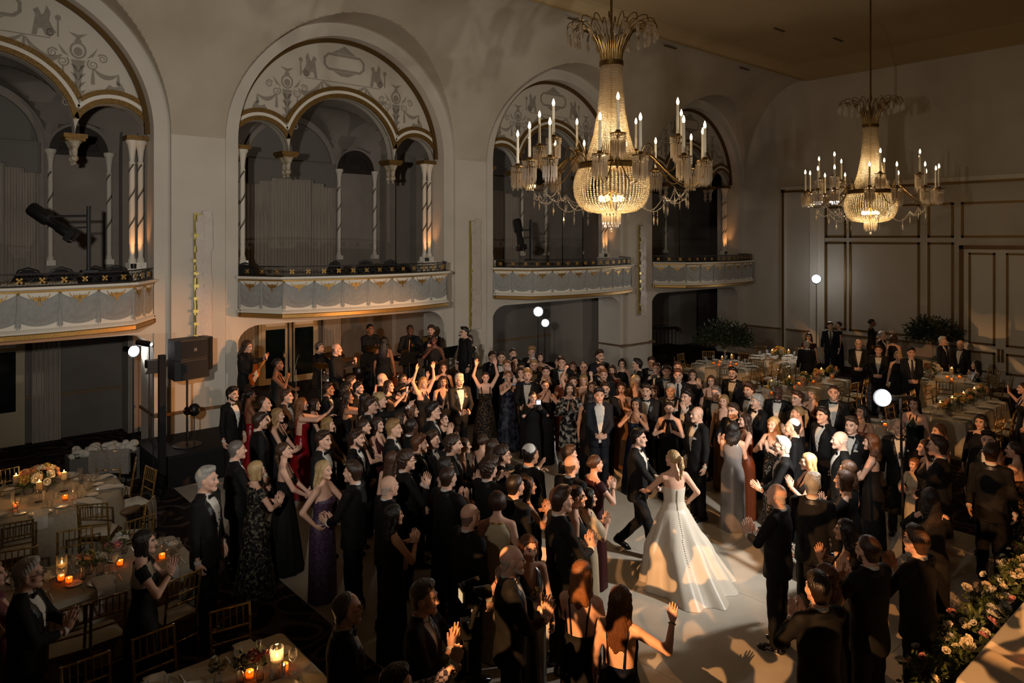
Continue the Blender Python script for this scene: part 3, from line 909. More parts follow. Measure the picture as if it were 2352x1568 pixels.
# ---- mica tile sconces on the piers
TILE = mat('mica_tile', 'a89a8c', .18, spec=.8, col2='cfc6ba', nscale=60, ncontrast=.3, bump=.5, bscale=110)
TILE2 = mat('gilt_tile', 'b3a254', .35, metal=.5)
tm = MB(); tm.box(-.085, .085, -.012, 0, -.075, .075); tile_me = tm.mesh('glass_tile', TILE)
tm = MB(); tm.box(-.05, .05, -.02, 0, -.03, .03); tab_me = tm.mesh('gilt_tab', TILE2)
sl = ['mica tile wall sconce behind the black loudspeaker', 'mica tile wall sconce on the pier beside the band', 'mica tile wall sconce on the farthest pier']
for k, (px, top_, bot_) in enumerate(((462, 490, 778), (1087, 507, 757), (1472, 517, 720))):
    c = on_y(px, 548, YW-.09)
    zt_, zb_ = on_y(px, top_, YW-.09).z, on_y(px, bot_, YW-.09).z
    S_ = thing('wall_sconce', sl[k], 'wall sconce', (c.x, YW-.09, zb_), 0, 'mica sconces on the piers')
    h = zt_-zb_
    t = MB(); t.box(-.15, -.02, -.05, 0, 0, h); t.box(-.02, .13, -.06, 0, .02, h-.02); t.build('backplate', TILE2, S_)
    rr = random.Random(k)
    n = int(h/.125)
    for i in range(n):
        for s in (-1, 1):
            o = obj('glass_tile', tile_me, S_, (s*.07+.035+rr.uniform(-.02, .02), -.07-.012*((i+(s > 0)) % 2)-rr.uniform(0, .012), .07+(h-.14)*i/(n-1)+rr.uniform(-.015, .015)+.03*s), (rr.uniform(-.06, .06), 0, rr.uniform(-.10, .10)))
        if i % 2 == 0:
            obj('gilt_tab', tab_me, S_, (rr.choice((-.13, .13, -.12)), -.07, .07+(h-.14)*i/(n-1)), None)
# amber column uplights on the balconies (visible glow on the right hand column pairs)
ul = MB(); ul.lathe([(.0, 0), (.05, 0), (.055, .1), (.045, .1), (.04, .02), (0, .02)], 12); ul_me = ul.mesh('uplight_can', BLACK)
UPL = {1: 'black uplight can at the lit columns of the leftmost balcony', 2: 'black uplight can at the lit columns above the band',
       3: 'black uplight can at the lit columns behind the large chandelier', 4: 'black uplight can at the lit columns of the farthest balcony'}
for bi in (1, 2, 3, 4):
    x = BAYS[bi]+HB-.28
    o = tag(obj('column_uplight', ul_me, None, (x, 15.88, 3.90)), UPL[bi], 'uplight', 'column uplights')
    lamp('column_uplight_lamp', 'SPOT', (x, 15.80, 4.02), 26, AMBER, (x+.10, 15.99, 5.0), spot_size=R(60), spot_blend=.8, shadow_soft_size=.03)
# ================================================================ chandeliers
def ico():
    t = (1+5**.5)/2
    V = [(-1,t,0),(1,t,0),(-1,-t,0),(1,-t,0),(0,-1,t),(0,1,t),(0,-1,-t),(0,1,-t),(t,0,-1),(t,0,1),(-t,0,-1),(-t,0,1)]
    V = np.array(V)/math.sqrt(1+t*t)
    F = np.array([(0,11,5),(0,5,1),(0,1,7),(0,7,10),(0,10,11),(1,5,9),(5,11,4),(11,10,2),(10,7,6),(7,1,8),(3,9,4),(3,4,2),(3,2,6),(3,6,8),(3,8,9),(4,9,5),(2,4,11),(6,2,10),(8,6,7),(9,8,1)])
    return V, F
ICV, ICF = ico()
def bead_mesh(name, pts, rad, m):
    """many beads as one mesh"""
    pts = np.asarray(pts, float); n = len(pts)
    rad = np.broadcast_to(np.asarray(rad, float), (n,))
    V = (pts[:, None, :] + ICV[None]*rad[:, None, None]).reshape(-1, 3)
    F = (ICF[None] + (np.arange(n)*12)[:, None, None]).reshape(-1, 3)
    me = bpy.data.meshes.new(name)
    me.vertices.add(len(V)); me.vertices.foreach_set('co', V.ravel())
    me.loops.add(F.size); me.loops.foreach_set('vertex_index', F.ravel())
    me.polygons.add(len(F)); me.polygons.foreach_set('loop_start', np.arange(0, F.size, 3)); me.polygons.foreach_set('loop_total', np.full(len(F), 3))
    me.polygons.foreach_set('use_smooth', np.ones(len(F), bool))
    me.materials.append(m); me.update(); me.validate()
    return me
NS = 64
def strand(profile, n, step):
    """points at even arc length on (r, z) profile"""
    P = np.array(profile); d = np.r_[0, np.cumsum(np.hypot(*np.diff(P, axis=0).T))]
    k = int(d[-1]/step); s = np.linspace(0, d[-1], k)
    r = np.interp(s, d, P[:, 0]); z = np.interp(s, d, P[:, 1])
    out = []
    for j in range(n):
        a = 2*pi*j/n
        out.append(np.c_[r*math.cos(a), r*math.sin(a), z])
    return np.concatenate(out)
tent = [(.175, 7.36), (.185, 7.0), (.22, 6.6), (.29, 6.2), (.385, 5.9), (.505, 5.72)]
bowl = [(.535, 5.66), (.60, 5.5), (.62, 5.36), (.60, 5.2), (.53, 5.05), (.40, 4.96), (.22, 4.93)]
tent_me = bead_mesh('bead_tent', strand(tent, NS, .027), .0125, CRYS)
bowl_me = bead_mesh('bead_bowl', strand(bowl, NS, .031), .0155, CRYS)
def spear(mb, c, L, w, m=0, n=4):
    x, y, z = c
    V = [(x, y, z), (x, y, z-L)] + [(x+w*math.cos(2*pi*j/n), y+w*math.sin(2*pi*j/n), z-L*.12) for j in range(n)] + [(x+w*.8*math.cos(2*pi*j/n), y+w*.8*math.sin(2*pi*j/n), z-L*.82) for j in range(n)]
    F = []
    for j in range(n):
        k = (j+1) % n
        F += [(0, 2+j, 2+k), (2+j, 2+n+j, 2+n+k, 2+k), (1, 2+n+k, 2+n+j)]
    mb.add(V, F, m)
def teardrop(mb, c, L, w, m=0):
    mb.lathe([(0, -L), (w*.5, -L*.93), (w, -L*.72), (w*.6, -L*.35), (w*.15, -L*.05), (0, 0)], 6, c, m, smooth=False)
t = MB()
for rr, zz, n, L in ((.145, 4.93, 16, .2), (.115, 4.90, 12, .22)):
    for j in range(n): spear(t, (rr*math.cos(2*pi*j/n), rr*math.sin(2*pi*j/n), zz), L, .016)
fringe_me = t.mesh('bottom_fringe', CRYS2)
# cup fringe
t = MB()
for j in range(16): spear(t, (.105*math.cos(2*pi*j/16), .105*math.sin(2*pi*j/16), -.09), .24, .013)
for j in range(10): spear(t, (.07*math.cos(2*pi*j/10), .07*math.sin(2*pi*j/10), -.12), .26, .012)
cup_fr = t.mesh('crystal_fringe', CRYS2)
bp = [(.112*math.cos(2*pi*j/18), .112*math.sin(2*pi*j/18), -.015-.032*q_) for j in range(18) for q_ in range(3)]
cup_bd = bead_mesh('bead_ring', bp, .0125, CRYS2)
t = MB(); t.lathe([(.012, -.08), (.03, -.03), (.12, -.008), (.125, .006), (.05, .012), (.035, .05), (.03, .055), (.0, .055)], 16); cup_me = t.mesh('candle_cup', BRASS)
t = MB(); t.lathe([(.0, .05), (.024, .05), (.021, .49), (.018, .50), (0, .50)], 10); can_me = t.mesh('candle_tube', mat('candle_ivory', 'd6cbb4', .6))
t = MB(); t.lathe([(.010, .495), (.021, .52), (.024, .545), (.016, .58), (.006, .605), (0, .615)], 8); bulb_me = t.mesh('bulb', BULB)
# ring bands
t = MB(); t.lathe([(.51, 5.64), (.545, 5.645), (.545, 5.72), (.51, 5.725)], 64); t.lathe([(.51, 5.725), (.53, 5.75), (.50, 5.75)], 64); ring1 = t.mesh('middle_ring', BRASS)
t = MB(); t.lathe([(.17, 7.34), (.20, 7.345), (.20, 7.42), (.17, 7.425)], 40); ring2 = t.mesh('neck_ring', BRASS)
# plume of bent wires with drops
t = MB(); dr = MB()
for j in range(40):
    a = 2*pi*j/40; big = j % 2 == 0; R1 = .74 if big else .62
    pts = []
    for f, rr, zz in ((0, .17, 7.42), (.2, .19, 7.62), (.4, .26, 7.80), (.6, .40 if big else .36, 7.96), (.75, .54 if big else .47, 8.04), (.85, R1-.1, 8.055), (.93, R1-.03, 8.03), (.97, R1-.005, 7.98), (1, R1, 7.93)):
        pts.append((rr*math.cos(a), rr*math.sin(a), zz-(0 if big else .05)))
    t.tube(pts, .008, 6)
    teardrop(dr, pts[-1], .19, .034)
plume_me = t.mesh('wire_plume', BRASS); drop_me = dr.mesh('plume_drops', CRYS2)
# arms: six, each carrying one upper and two lower candles
def bez(P, n=14):
    P = [Vector(p) for p in P]; out = []
    for i in range(n+1):
        f = i/n; Q = P[:]
        while len(Q) > 1: Q = [Q[k].lerp(Q[k+1], f) for k in range(len(Q)-1)]
        out.append(Q[0])
    return out
ARMN = 7
cands = [(1.22, 6.06, 0.0), (1.50, 5.72, -.19), (1.55, 5.70, .19)]
arm_mes = []
for (rr, zz, da) in cands:
    t = MB(); ca, sa = math.cos(da), math.sin(da)
    up = zz > 6
    pts = bez([(.53, 0, 5.7), (.75, 0, 6.25), (.95*ca, .95*sa*.5, 5.2 if not up else 5.35), (rr*ca*1.0, rr*sa, 5.05 if not up else 5.3), (rr*ca, rr*sa, zz-.08)])
    t.tube(pts, .009, 6)
    if da < 0:
        t.tube(bez([(.53, 0, 5.7), (.62, 0, 6.15), (.78, .02, 6.1), (.80, .03, 5.85), (.72, .02, 5.83)], 10), .009, 5)
    arm_mes.append(t.mesh('arm', BRASS))
# festoons of beads below the arms
fp = []; fd = MB()
def fest(a, b_, sag):
    a, b_ = Vector(a), Vector(b_); L = (b_-a).length*1.25; n = int(L/.022)
    for k in range(n+1):
        f = k/n; p = a.lerp(b_, f); fp.append((p.x, p.y, p.z-sag*4*f*(1-f)))
for j in range(ARMN):
    a = 2*pi*j/ARMN; a2 = 2*pi*(j+1)/ARMN
    P = lambda r, aa, z: (r*math.cos(aa), r*math.sin(aa), z)
    fest(P(.55, a, 5.05), P(.98, a, 5.18), .16); fest(P(.98, a, 5.18), P(1.28, a-.14, 5.28), .14); fest(P(.98, a, 5.18), P(1.28, a+.14, 5.28), .14)
    fest(P(1.28, a-.14, 5.28), P(1.28, a+.14, 5.28), .13)
    for (r, aa, z) in ((.98, a, 5.16), (1.28, a-.14, 5.26), (1.28, a+.14, 5.26), (.80, a, 4.98)):
        for q_ in range(4): fp.append(P(r, aa, z-.02-.024*q_))
        p = P(r, aa, z-.11); w = .034
        fd.add([(p[0], p[1], p[2]), (p[0]+w, p[1], p[2]-.07), (p[0], p[1]+w*.5, p[2]-.07), (p[0]-w, p[1], p[2]-.07), (p[0], p[1]-w*.5, p[2]-.07), (p[0], p[1], p[2]-.17)],
               [(0, 1, 2), (0, 2, 3), (0, 3, 4), (0, 4, 1), (5, 2, 1), (5, 3, 2), (5, 4, 3), (5, 1, 4)])
fest_me = bead_mesh('bead_festoons', fp, .0095, CRYS2); fdrop_me = fd.mesh('kite_drops', CRYS2)
t = MB(); t.sphere((0, 0, 4.64), .032, 12, 8); t.tube([(0, 0, 4.9), (0, 0, 4.67)], .003, 4); ball_me = t.mesh('crystal_ball', CRYS2)
t = MB()
for j in range(6):
    a = 2*pi*j/6; t.lathe([(.0, -.05), (.03, -.04), (.045, 0), (.03, .04), (0, .05)], 10, (.17*math.cos(a), .17*math.sin(a), 5.16))
inner_bulbs = t.mesh('inner_bulbs', mat('inner_bulb_glow', 'ffe0a0', emit='ffd88c', estr=30))
t = MB()
for j in range(6):
    a = 2*pi*j/6; t.bar((0, 0, 5.3), (.17*math.cos(a), .17*math.sin(a), 5.22), .012)
t.tube([(0, 0, 5.0), (0, 0, 7.45)], .018, 8)
stem_me = t.mesh('stem', BRASS)
# ceiling medallion
t = MB(); t.lathe([(0, -.02), (.15, -.05), (.5, -.03), (.62, -.04), (.66, -.02), (.66, 0)], 40)
for j in range(28):
    a = 2*pi*j/28; t.sphere((.70*math.cos(a), .70*math.sin(a), -.012), (.06, .06, .012), 8, 4)
med_me = t.mesh('ceiling_medallion', mat('medallion_bronze', '5c4526', .6, metal=.4, bump=.4, bscale=20))
def chandelier(loc, rot, label, ztop, scale=1.0):
    o = thing('chandelier', label, 'chandelier', loc, rot, 'crystal chandeliers')
    for nm, me in (('middle_ring', ring1), ('neck_ring', ring2), ('wire_plume', plume_me), ('stem', stem_me), ('crystal_ball', ball_me)):
        obj(nm, me, o)
    for nm, me in (('bead_tent', tent_me), ('bead_bowl', bowl_me), ('bottom_fringe', fringe_me), ('plume_drops', drop_me), ('bead_festoons', fest_me), ('kite_drops', fdrop_me), ('inner_bulbs', inner_bulbs)):
        tag(obj(nm, me, o), kind='stuff')
    for j in range(ARMN):
        a = 2*pi*j/ARMN
        for (rr, zz, da), am in zip(cands, arm_mes):
            A = obj('arm', am, o, None, (0, 0, a))
            x, y = rr*math.cos(da), rr*math.sin(da)
            cp = obj('candle_cup', cup_me, o, (rr*math.cos(a+da), rr*math.sin(a+da), zz), (0, 0, a))
            tag(obj('crystal_fringe', cup_fr, cp), kind='stuff'); tag(obj('bead_ring', cup_bd, cp), kind='stuff')
            obj('candle_tube', can_me, cp); obj('bulb', bulb_me, cp)
    r = MB(); r.tube([(0, 0, 7.4), (0, 0, ztop)], .022, 8); r.tube([(0, 0, 7.42), (0, 0, 7.75)], .035, 8); r.build('ceiling_rod', BRASS, o)
    obj('ceiling_medallion', med_me, o, (0, 0, ztop))
    lamp('chandelier_bowl_lamp', 'POINT', (loc[0], loc[1], 5.18), 80, (1, .72, .40), shadow_soft_size=.12)
    lamp('chandelier_tent_lamp', 'POINT', (loc[0], loc[1], 6.2), 40, (1, .72, .40), shadow_soft_size=.10)
    return o
chandelier((9.04, 7.90, 0), .35, 'large crystal chandelier hanging over the dancing couple', ZT+.05)
chandelier((19.03, 7.90, 0), .12, 'crystal chandelier farther back in front of the panelled wall', ZT+.05)
SZ = 0.58; TZ = 0.76
T1, T4, T5, T7 = on_z(100, 1138, TZ), on_z(1665, 838, TZ), on_z(1790, 824, TZ), on_z(2172, 868, TZ)
# ================================================================ who stands where: pixel of the top of the head, facing (0 to the camera, 90 to the right, 180 away)
SPEC = []
def m(px, py, phi, pose, hair, hc, label, outfit='tux', skin='a', **k): SPEC.append(dict(px=px, py=py, phi=phi, sex='m', pose=pose, hair=hair, hc=hc, outfit=outfit, skin=skin, label=label, **k))
BK = ('strapless', 'column', 'blk'); VB = ('vneck', 'column', 'blk'); HB_ = ('high', 'column', 'blk'); QB = ('square', 'column', 'blk'); BB = ('back', 'column', 'blk')
def w(px, py, phi, pose, hair, hc, label, outfit=VB, skin='a', **k): SPEC.append(dict(px=px, py=py, phi=phi, sex='f', pose=pose, hair=hair, hc=hc, outfit=outfit, skin=skin, label=label, **k))
# left foreground
m(62, 1282, 75, 'clap', 'short', 'wht', 'grey-haired man in tuxedo clapping beside the long table at lower left', expr='neutral', ex='G')
w(330, 1216, 85, 'claph', 'bob', 'blk', 'dark-haired woman in black gown with beaded cream shoulders clapping between left tables', ('high', 'column', 'blk', 'cap'), expr='neutral', ex='W')
m(474, 1070, 62, 'down', 'short', 'gry', 'older man in tuxedo wearing a cream skullcap, arms at his sides', ex='k', expr='neutral', H=1.83)
w(-22, 1288, 80, 'clap', 'bob', 'dbl', 'woman in magenta sequins cut off at the left photo edge', ('high', 'column', 'mag', 'cap'))
m(543, 1013, 95, 'clapl', 'buzz', 'slt', 'man with cropped grey hair and tuxedo behind the woman in floral dress', expr='neutral')
w(588, 1058, 110, 'clap', 'bob', 'bld', 'blonde woman in long black floral dress seen from behind, clapping', ('high', 'aline', 'flor', 'cap'))
w(655, 1015, 85, 'clapl', 'lowpony', 'brn', 'woman with low ponytail and strapless black gown looking up', ('strapless', 'aline', 'blk'), pitch=12, H=1.74)
w(742, 1056, 60, 'hip', 'long', 'bld', 'blonde woman in purple sequin gown with a hand on her hip', ('strapless', 'column', 'purp'), expr='neutral', H=1.74)
m(812, 1058, -115, 'clapl', 'short', 'dbr', 'dark-haired man in tuxedo talking to the woman in purple sequins', expr='neutral', H=1.82)
m(533, 888, 48, 'down', 'side', 'blk', 'smiling bearded young man in tuxedo with pocket square, leftmost at the stage', ex='SB', H=1.80)
w(574, 893, 100, 'clap', 'pony', 'blk', 'woman in red dress with sleek dark hair next to the stage', ('back', 'column', 'red'), 'c')
m(606, 912, 78, 'clap', 'thin', 'dbr', 'ruddy man with receding dark hair facing the stage at left')
m(657, 893, 72, 'clap', 'short', 'brn', 'man in brown jacket and bow tie behind the red-haired reveller', 'brown')
w(628, 890, 155, 'wave', 'vlong', 'blk', 'woman with very long black hair seen from behind raising a hand')
m(596, 948, 98, 'down', 'side', 'dbr', 'dark-haired man in tuxedo standing close to the blonde in black', H=1.80)
w(637, 937, 72, 'clapl', 'wavy', 'dbl', 'blonde woman in one-shoulder black dress with hand on her chest', ('vneck', 'column', 'blk'))
w(692, 912, 92, 'reach', 'vlong', 'red', 'woman with long reddish hair in red satin reaching out to the right', ('back', 'aline', 'red'), ex='W')
w(722, 915, 80, 'clap', 'bob', 'dbr', 'small woman half hidden behind the raised arm in red satin', H=1.62)
w(752, 958, 80, 'clapl', 'wavy', 'dbl', 'shouting woman in bronze velvet top amid the left crowd', ('high', 'column', 'olv', 'long'), expr='open')
w(797, 897, 92, 'reach', 'vlong', 'dbr', 'tanned woman with long dark hair and strapless black dress holding a glass', BK, 'b', expr='neutral')
m(753, 878, 78, 'clap', 'short', 'dbr', 'man in tuxedo in front of the drum kit, head lit amber', skin='b')
m(806, 862, 95, 'down', 'short', 'brn', 'man with brown hair right below the bald singer')
m(792, 882, 140, 'down', 'mop', 'blk', 'man with thick black hair seen from behind near the stage')
m(822, 876, 65, 'waveL', 'short', 'blk', 'man with grey stubble and tuxedo lifting one open hand', ex='B')
w(838, 902, 120, 'clap', 'long', 'blk', 'woman with black hair turned away behind the curly blond man')
m(850, 912, 78, 'down', 'side', 'dbr', 'open-mouthed dark-haired man in tuxedo in the left crowd', expr='open')
m(871, 901, 85, 'point', 'curly', 'bld', 'curly blond man pointing with outstretched arm', expr='open')
w(892, 872, 65, 'phone', 'long', 'dbr', 'smiling brunette holding up a pale phone, nearer of two', ('high', 'column', 'blk', 'cap'))
w(925, 858, 40, 'phone', 'vlong', 'dbr', 'woman with long dark hair holding up a pink phone', ('high', 'column', 'blk', 'cap'))
m(877, 857, 95, 'point', 'bald', 'gry', 'balding man pointing upward at the band')
w(972, 864, 35, 'up', 'long', 'dbl', 'woman in black halter dress with arms stretched up, clapping', ('halter', 'column', 'blk'))
w(1017, 863, 12, 'clap', 'wavy', 'dbr', 'cheering woman in low-cut black dress with mouth wide open', VB, expr='open')
w(1018, 832, 10, 'wave', 'wavy', 'dbr', 'woman with wavy dark hair raising her hands below the horn players', HB_)
m(1055, 857, 22, 'clapl', 'short', 'wht', 'laughing white-haired man with boutonniere, arms open', ex='F', expr='open')
w(1115, 853, 8, 'up', 'bun', 'dbr', 'smiling woman in tiered black lace dress with both arms raised', ('square', 'tier', 'lace'))
m(741, 988, 62, 'down', 'short', 'dbr', 'frowning dark-haired man in tuxedo in the middle of the left crowd', expr='neutral')
m(818, 986, 72, 'clasp', 'short', 'dbr', 'man with short beard and bow tie holding his fist to his chest', ex='B', expr='neutral')
w(834, 961, 88, 'clap', 'lowpony', 'dbr', 'woman with pulled-back dark hair in profile in the left crowd')
w(866, 958, 62, 'clap', 'wavy', 'dbr', 'woman with dark waves and wine red dress smiling', ('vneck', 'column', 'wine'))
m(903, 962, 78, 'down', 'short', 'dbl', 'grinning fair-haired man in tuxedo looking up to the right', H=1.81)
m(944, 962, 130, 'down', 'buzz', 'blk', 'man with cropped black hair and white collar seen from behind', skin='d')
w(920, 946, 95, 'clap', 'long', 'brn', 'woman with brown hair behind the grinning fair-haired man')
w(946, 927, 95, 'clap', 'long', 'aub', 'auburn-haired woman in profile left of the man with glasses', expr='neutral')
m(993, 923, 88, 'claph', 'side', 'blk', 'tall man with black glasses clapping near the centre', ex='G', H=1.86, expr='neutral')
w(1016, 946, 60, 'claph', 'lowpony', 'brn', 'woman laughing beside the tall man with glasses')
m(962, 997, 95, 'down', 'short', 'aub', 'man with reddish beard in profile in the centre left crowd', ex='B', expr='neutral')
m(992, 989, 75, 'down', 'side', 'brn', 'clean-shaven man with slick brown hair looking to the right', expr='neutral')
m(1040, 997, 88, 'clap', 'curly', 'dbr', 'young man with wavy brown hair clapping beside the dance floor', H=1.82)
w(1064, 1004, 95, 'down', 'bun', 'brn', 'woman in profile just beyond the wavy-haired young man', expr='neutral')
m(932, 1032, 105, 'claph', 'curly', 'dbr', 'man with dark curls and glasses clapping, seen from the side', ex='G')
w(900, 1034, 140, 'down', 'vlong', 'brn', 'woman with long brown hair seen from behind amid the left crowd')
w(1022, 1048, 110, 'clapl', 'bob', 'blk', 'dark-haired woman turned away beside the wavy-haired young man')
m(892, 1093, 120, 'down', 'bald', 'wht', 'bald man with white fringe seen from behind in the left crowd')
m(1028, 1074, 135, 'claph', 'buzz', 'dbr', 'man with cropped hair seen from behind clapping at centre left')
w(903, 1158, 108, 'claph', 'vlong', 'blk', 'woman with long black hair, bare shoulder and gold bangles clapping', ('vneck', 'column', 'blk'), 'b', ex='W', H=1.66)
m(1078, 1158, 128, 'down', 'bald', 'slt', 'balding man in tuxedo left of the woman in ivory, from behind', H=1.80)
w(1142, 1128, 178, 'down', 'crop', 'dbr', 'short-haired woman in ivory top with gold collar seen from behind', ('high', 'column', 'ivo'))
m(1173, 1254, 95, 'clap', 'bald', 'wht', 'bald man with white beard clapping in front of the auburn-haired woman', ex='B', H=1.80)
w(1213, 1227, 25, 'wave', 'long', 'aub', 'smiling auburn-haired woman in black beaded dress facing the camera', ('vneck', 'column', 'seq'), ex='W')
m(972, 1332, 70, 'claph', 'short', 'slt', 'man in charcoal suit and patterned tie clapping in the foreground', 'suit', expr='neutral', H=1.80)
m(795, 1363, 100, 'down', 'thin', 'slt', 'balding man with glasses in tuxedo at the dance floor edge', ex='G', expr='neutral')
m(908, 1527, 85, 'gimbal', 'short', 'dbr', 'cameraman in checked shirt at the bottom edge', 'suit', H=1.72)
w(1335, 1286, 165, 'clapl', 'long', 'red', 'strawberry blonde in black strappy dress seen from behind, left of two', BB)
w(1424, 1344, 160, 'wave', 'vlong', 'aub', 'woman with long auburn hair and navy strapless gown raising a hand', ('back', 'column', 'navy'), ex='W', H=1.68)
m(1288, 1117, 112, 'clap', 'side', 'dbr', 'dark-haired man in tuxedo with reddish lit hands clapping', H=1.84)
w(1322, 1113, 92, 'down', 'bun', 'dbr', 'woman in profile beyond the man with reddish lit hands', H=1.75)
w(1350, 1121, 105, 'claph', 'bob', 'blk', 'dark-bobbed woman in cream blouse with puffed sleeves clapping', ('high', 'column', 'cream', 'puff'), H=1.66)
w(1366, 1044, 118, 'claph', 'bun', 'brn', 'woman with updo and sheer black lace dress clapping high', ('high', 'column', 'wine', 'cap'), ex='W')
m(1312, 1046, 140, 'down', 'bald', 'dbr', 'man with dark fringe around bald crown seen from behind', H=1.74)
m(1306, 1021, 115, 'down', 'short', 'brn', 'brown-haired man turned away next to the groom')
m(1217, 1022, 132, 'down', 'buzz', 'blk', 'man wearing a white skullcap seen from behind at centre', ex='K', skin='b', H=1.80)
m(1182, 1092, 130, 'down', 'buzz', 'blk', 'man with short black hair seen from behind below the skullcap wearer')
w(1211, 1094, 105, 'claph', 'long', 'brn', 'woman with sleek brown hair clapping high at centre', VB, 'b')
m(1122, 1052, 135, 'cam', 'mop', 'dbr', 'man with tousled dark hair holding a camera, from behind')
w(1131, 1006, 118, 'clap', 'long', 'dbr', 'woman with dark hair left of the clapping man in glasses')
m(1153, 1021, 95, 'reach', 'curly', 'dbr', 'man with dark curls and glasses stretching out both hands', ex='G')
w(1109, 996, 135, 'down', 'bun', 'dbr', 'woman with dark bun seen from behind near the lace dress')
# middle distance, facing the camera
m(1131, 806, 25, 'down', 'curly', 'dbr', 'curly-haired young man at the left end of the back row')
m(1152, 807, 0, 'clap', 'short', 'dbr', 'man with raised brows and bow tie in the back row at left')
m(1178, 801, 15, 'down', 'buzz', 'dbr', 'man with cropped hair farthest back in the centre crowd')
w(1182, 818, 25, 'mouth', 'pony', 'dbr', 'woman lifting hands to her face in the back row')
m(1221, 796, 5, 'phone', 'mop', 'dbl', 'young man with wild fair hair filming with a raised phone')
w(1241, 809, 5, 'waveL', 'long', 'dbr', 'dark-haired woman waving an open palm in the back row')
m(1164, 826, 8, 'phone', 'short', 'red', 'ginger-haired man holding up a phone')
w(1167, 850, 20, 'phone', 'bun', 'red', 'ginger woman in navy floral gown filming with raised arms', ('halter', 'aline', 'navyf'))
m(1212, 846, -8, 'clapl', 'side', 'dbl', 'fair-haired man in tuxedo with open mouth in the centre row', expr='open', H=1.83)
w(1196, 843, 0, 'clap', 'long', 'dbr', 'woman with dark hair squeezed behind the fair-haired man', ('vneck', 'column', 'tan'))
w(1198, 832, 5, 'clap', 'bob', 'blk', 'woman with black bob behind the ginger couple', HB_)
m(1226, 825, 5, 'down', 'side', 'dbl', 'young man with side parting and bow tie in the second row')
m(1254, 840, 0, 'mouth', 'short', 'blk', 'black-haired man in tuxedo calling through cupped hands')
m(1290, 818, 0, 'down', 'short', 'dbr', 'tall smiling man in tuxedo left of the raised fists', H=1.84)
w(1316, 830, 0, 'clap', 'bob', 'aub', 'woman with auburn hair in the back row near the raised fist', HB_)
m(1341, 832, -5, 'down', 'thin', 'dbr', 'grinning man with receding hair in the back row')
w(1296, 855, 5, 'clap', 'crop', 'dbl', 'short-haired blonde laughing between raised arms', ('high', 'column', 'rust', 'cap'))
w(1317, 863, 0, 'upf', 'pony', 'brn', 'woman with both fists thrown up high', ('square', 'column', 'tan'), expr='open')
w(1340, 859, 0, 'clap', 'bob', 'dbl', 'blonde woman peeking out right of the raised fists', ('high', 'column', 'tan', 'cap'))
w(1252, 871, 10, 'mouth', 'lowpony', 'dbr', 'woman in black tank dress clapping right before her face', QB)
w(1308, 878, 5, 'claph', 'vlong', 'blk', 'woman with long black hair in black and white print dress clapping', ('high', 'knee', 'bw', 'full'), H=1.68)
w(1223, 898, 20, 'cam', 'bun', 'blk', 'photographer in black with flash camera raised', ('high', 'jump', 'blkv', 'long'), H=1.58)
w(1360, 874, 0, 'clap', 'long', 'brn', 'young woman smiling behind the man in open white collar', HB_)
m(1376, 889, 8, 'clasp', 'side', 'blk', 'man in navy blazer and open white shirt without tie', 'open', expr='neutral', H=1.78)
w(1354, 898, 160, 'down', 'long', 'blk', 'dark-haired woman seen from behind beside the man in open collar')
m(1377, 803, 30, 'down', 'side', 'dbr', 'very tall bearded man in suit in front of the last pier', 'navytie', ex='B', H=1.95)
m(1380, 832, 10, 'down', 'short', 'dbr', 'man with short dark hair below the very tall bearded man')
m(1386, 846, 5, 'down', 'short', 'red', 'man with ginger beard in the centre crowd', 'navytie', ex='B')
w(1406, 838, -10, 'down', 'wavy', 'dbr', 'woman in rust top and earrings in the back row', ('high', 'column', 'rust', 'cap'), ex='E', expr='neutral')
w(1429, 823, -5, 'down', 'crop', 'blk', 'woman with cropped black hair in the back row by the pier', HB_, expr='neutral')
m(1390, 877, 0, 'claph', 'short', 'dbr', 'dark-bearded man clapping behind the man in open collar', ex='B')
w(1428, 877, -5, 'claph', 'wavy', 'dbr', 'laughing woman with dark waves and tan wrap dress', ('vneck', 'column', 'tan'), expr='open')
w(1459, 860, 0, 'down', 'vlong', 'bld', 'woman with very long platinum hair tilting her head', ('vneck', 'column', 'tan'), yaw=-30)
m(1465, 823, -85, 'down', 'short', 'blk', 'laughing man in profile facing left beside a candle', H=1.80)
m(1485, 881, -12, 'clasp', 'short', 'dbr', 'roaring young man in tuxedo right behind the groom', expr='open')
w(1461, 912, -15, 'mouth', 'vlong', 'blk', 'woman with long black hair and navy dress covering her mouth', ('square', 'aline', 'navy'), 'b', expr='neutral')
w(1503, 884, -10, 'down', 'crop', 'brn', 'smiling woman with short brown hair right of the roaring man', HB_)
m(1496, 819, 5, 'down', 'short', 'dbr', 'gaunt man in bow tie in the far back row', expr='neutral')
m(1508, 832, -5, 'cam', 'short', 'brn', 'man in tuxedo shaping his hands around a small camera')
m(1531, 838, 0, 'down', 'curly', 'dbr', 'curly-haired man behind the raised camera')
m(1557, 829, 0, 'down', 'short', 'brn', 'man half hidden in front of the round table with greenery')
m(1558, 846, -5, 'waveL', 'short', 'aub', 'smiling man in dark tie raising his arms beside his head', 'navytie', H=1.84)
m(1541, 880, -10, 'down', 'short', 'gry', 'older man with grey beard and bow tie in the third row', ex='BS')
w(1537, 921, -5, 'claph', 'lowpony', 'dbr', 'woman in plain black dress cheering with hands at her cheeks', ('high', 'column', 'blkv'), expr='open')
m(1578, 894, -40, 'mouth', 'side', 'blk', 'dark-haired man in tuxedo whistling through both hands', H=1.81)
m(1602, 934, -55, 'down', 'bald', 'gry', 'older bald man with silver tie and pocket square beaming at the couple', ex='S', H=1.80)
w(1591, 848, 0, 'down', 'bob', 'brn', 'woman half hidden behind the whistling man', HB_)
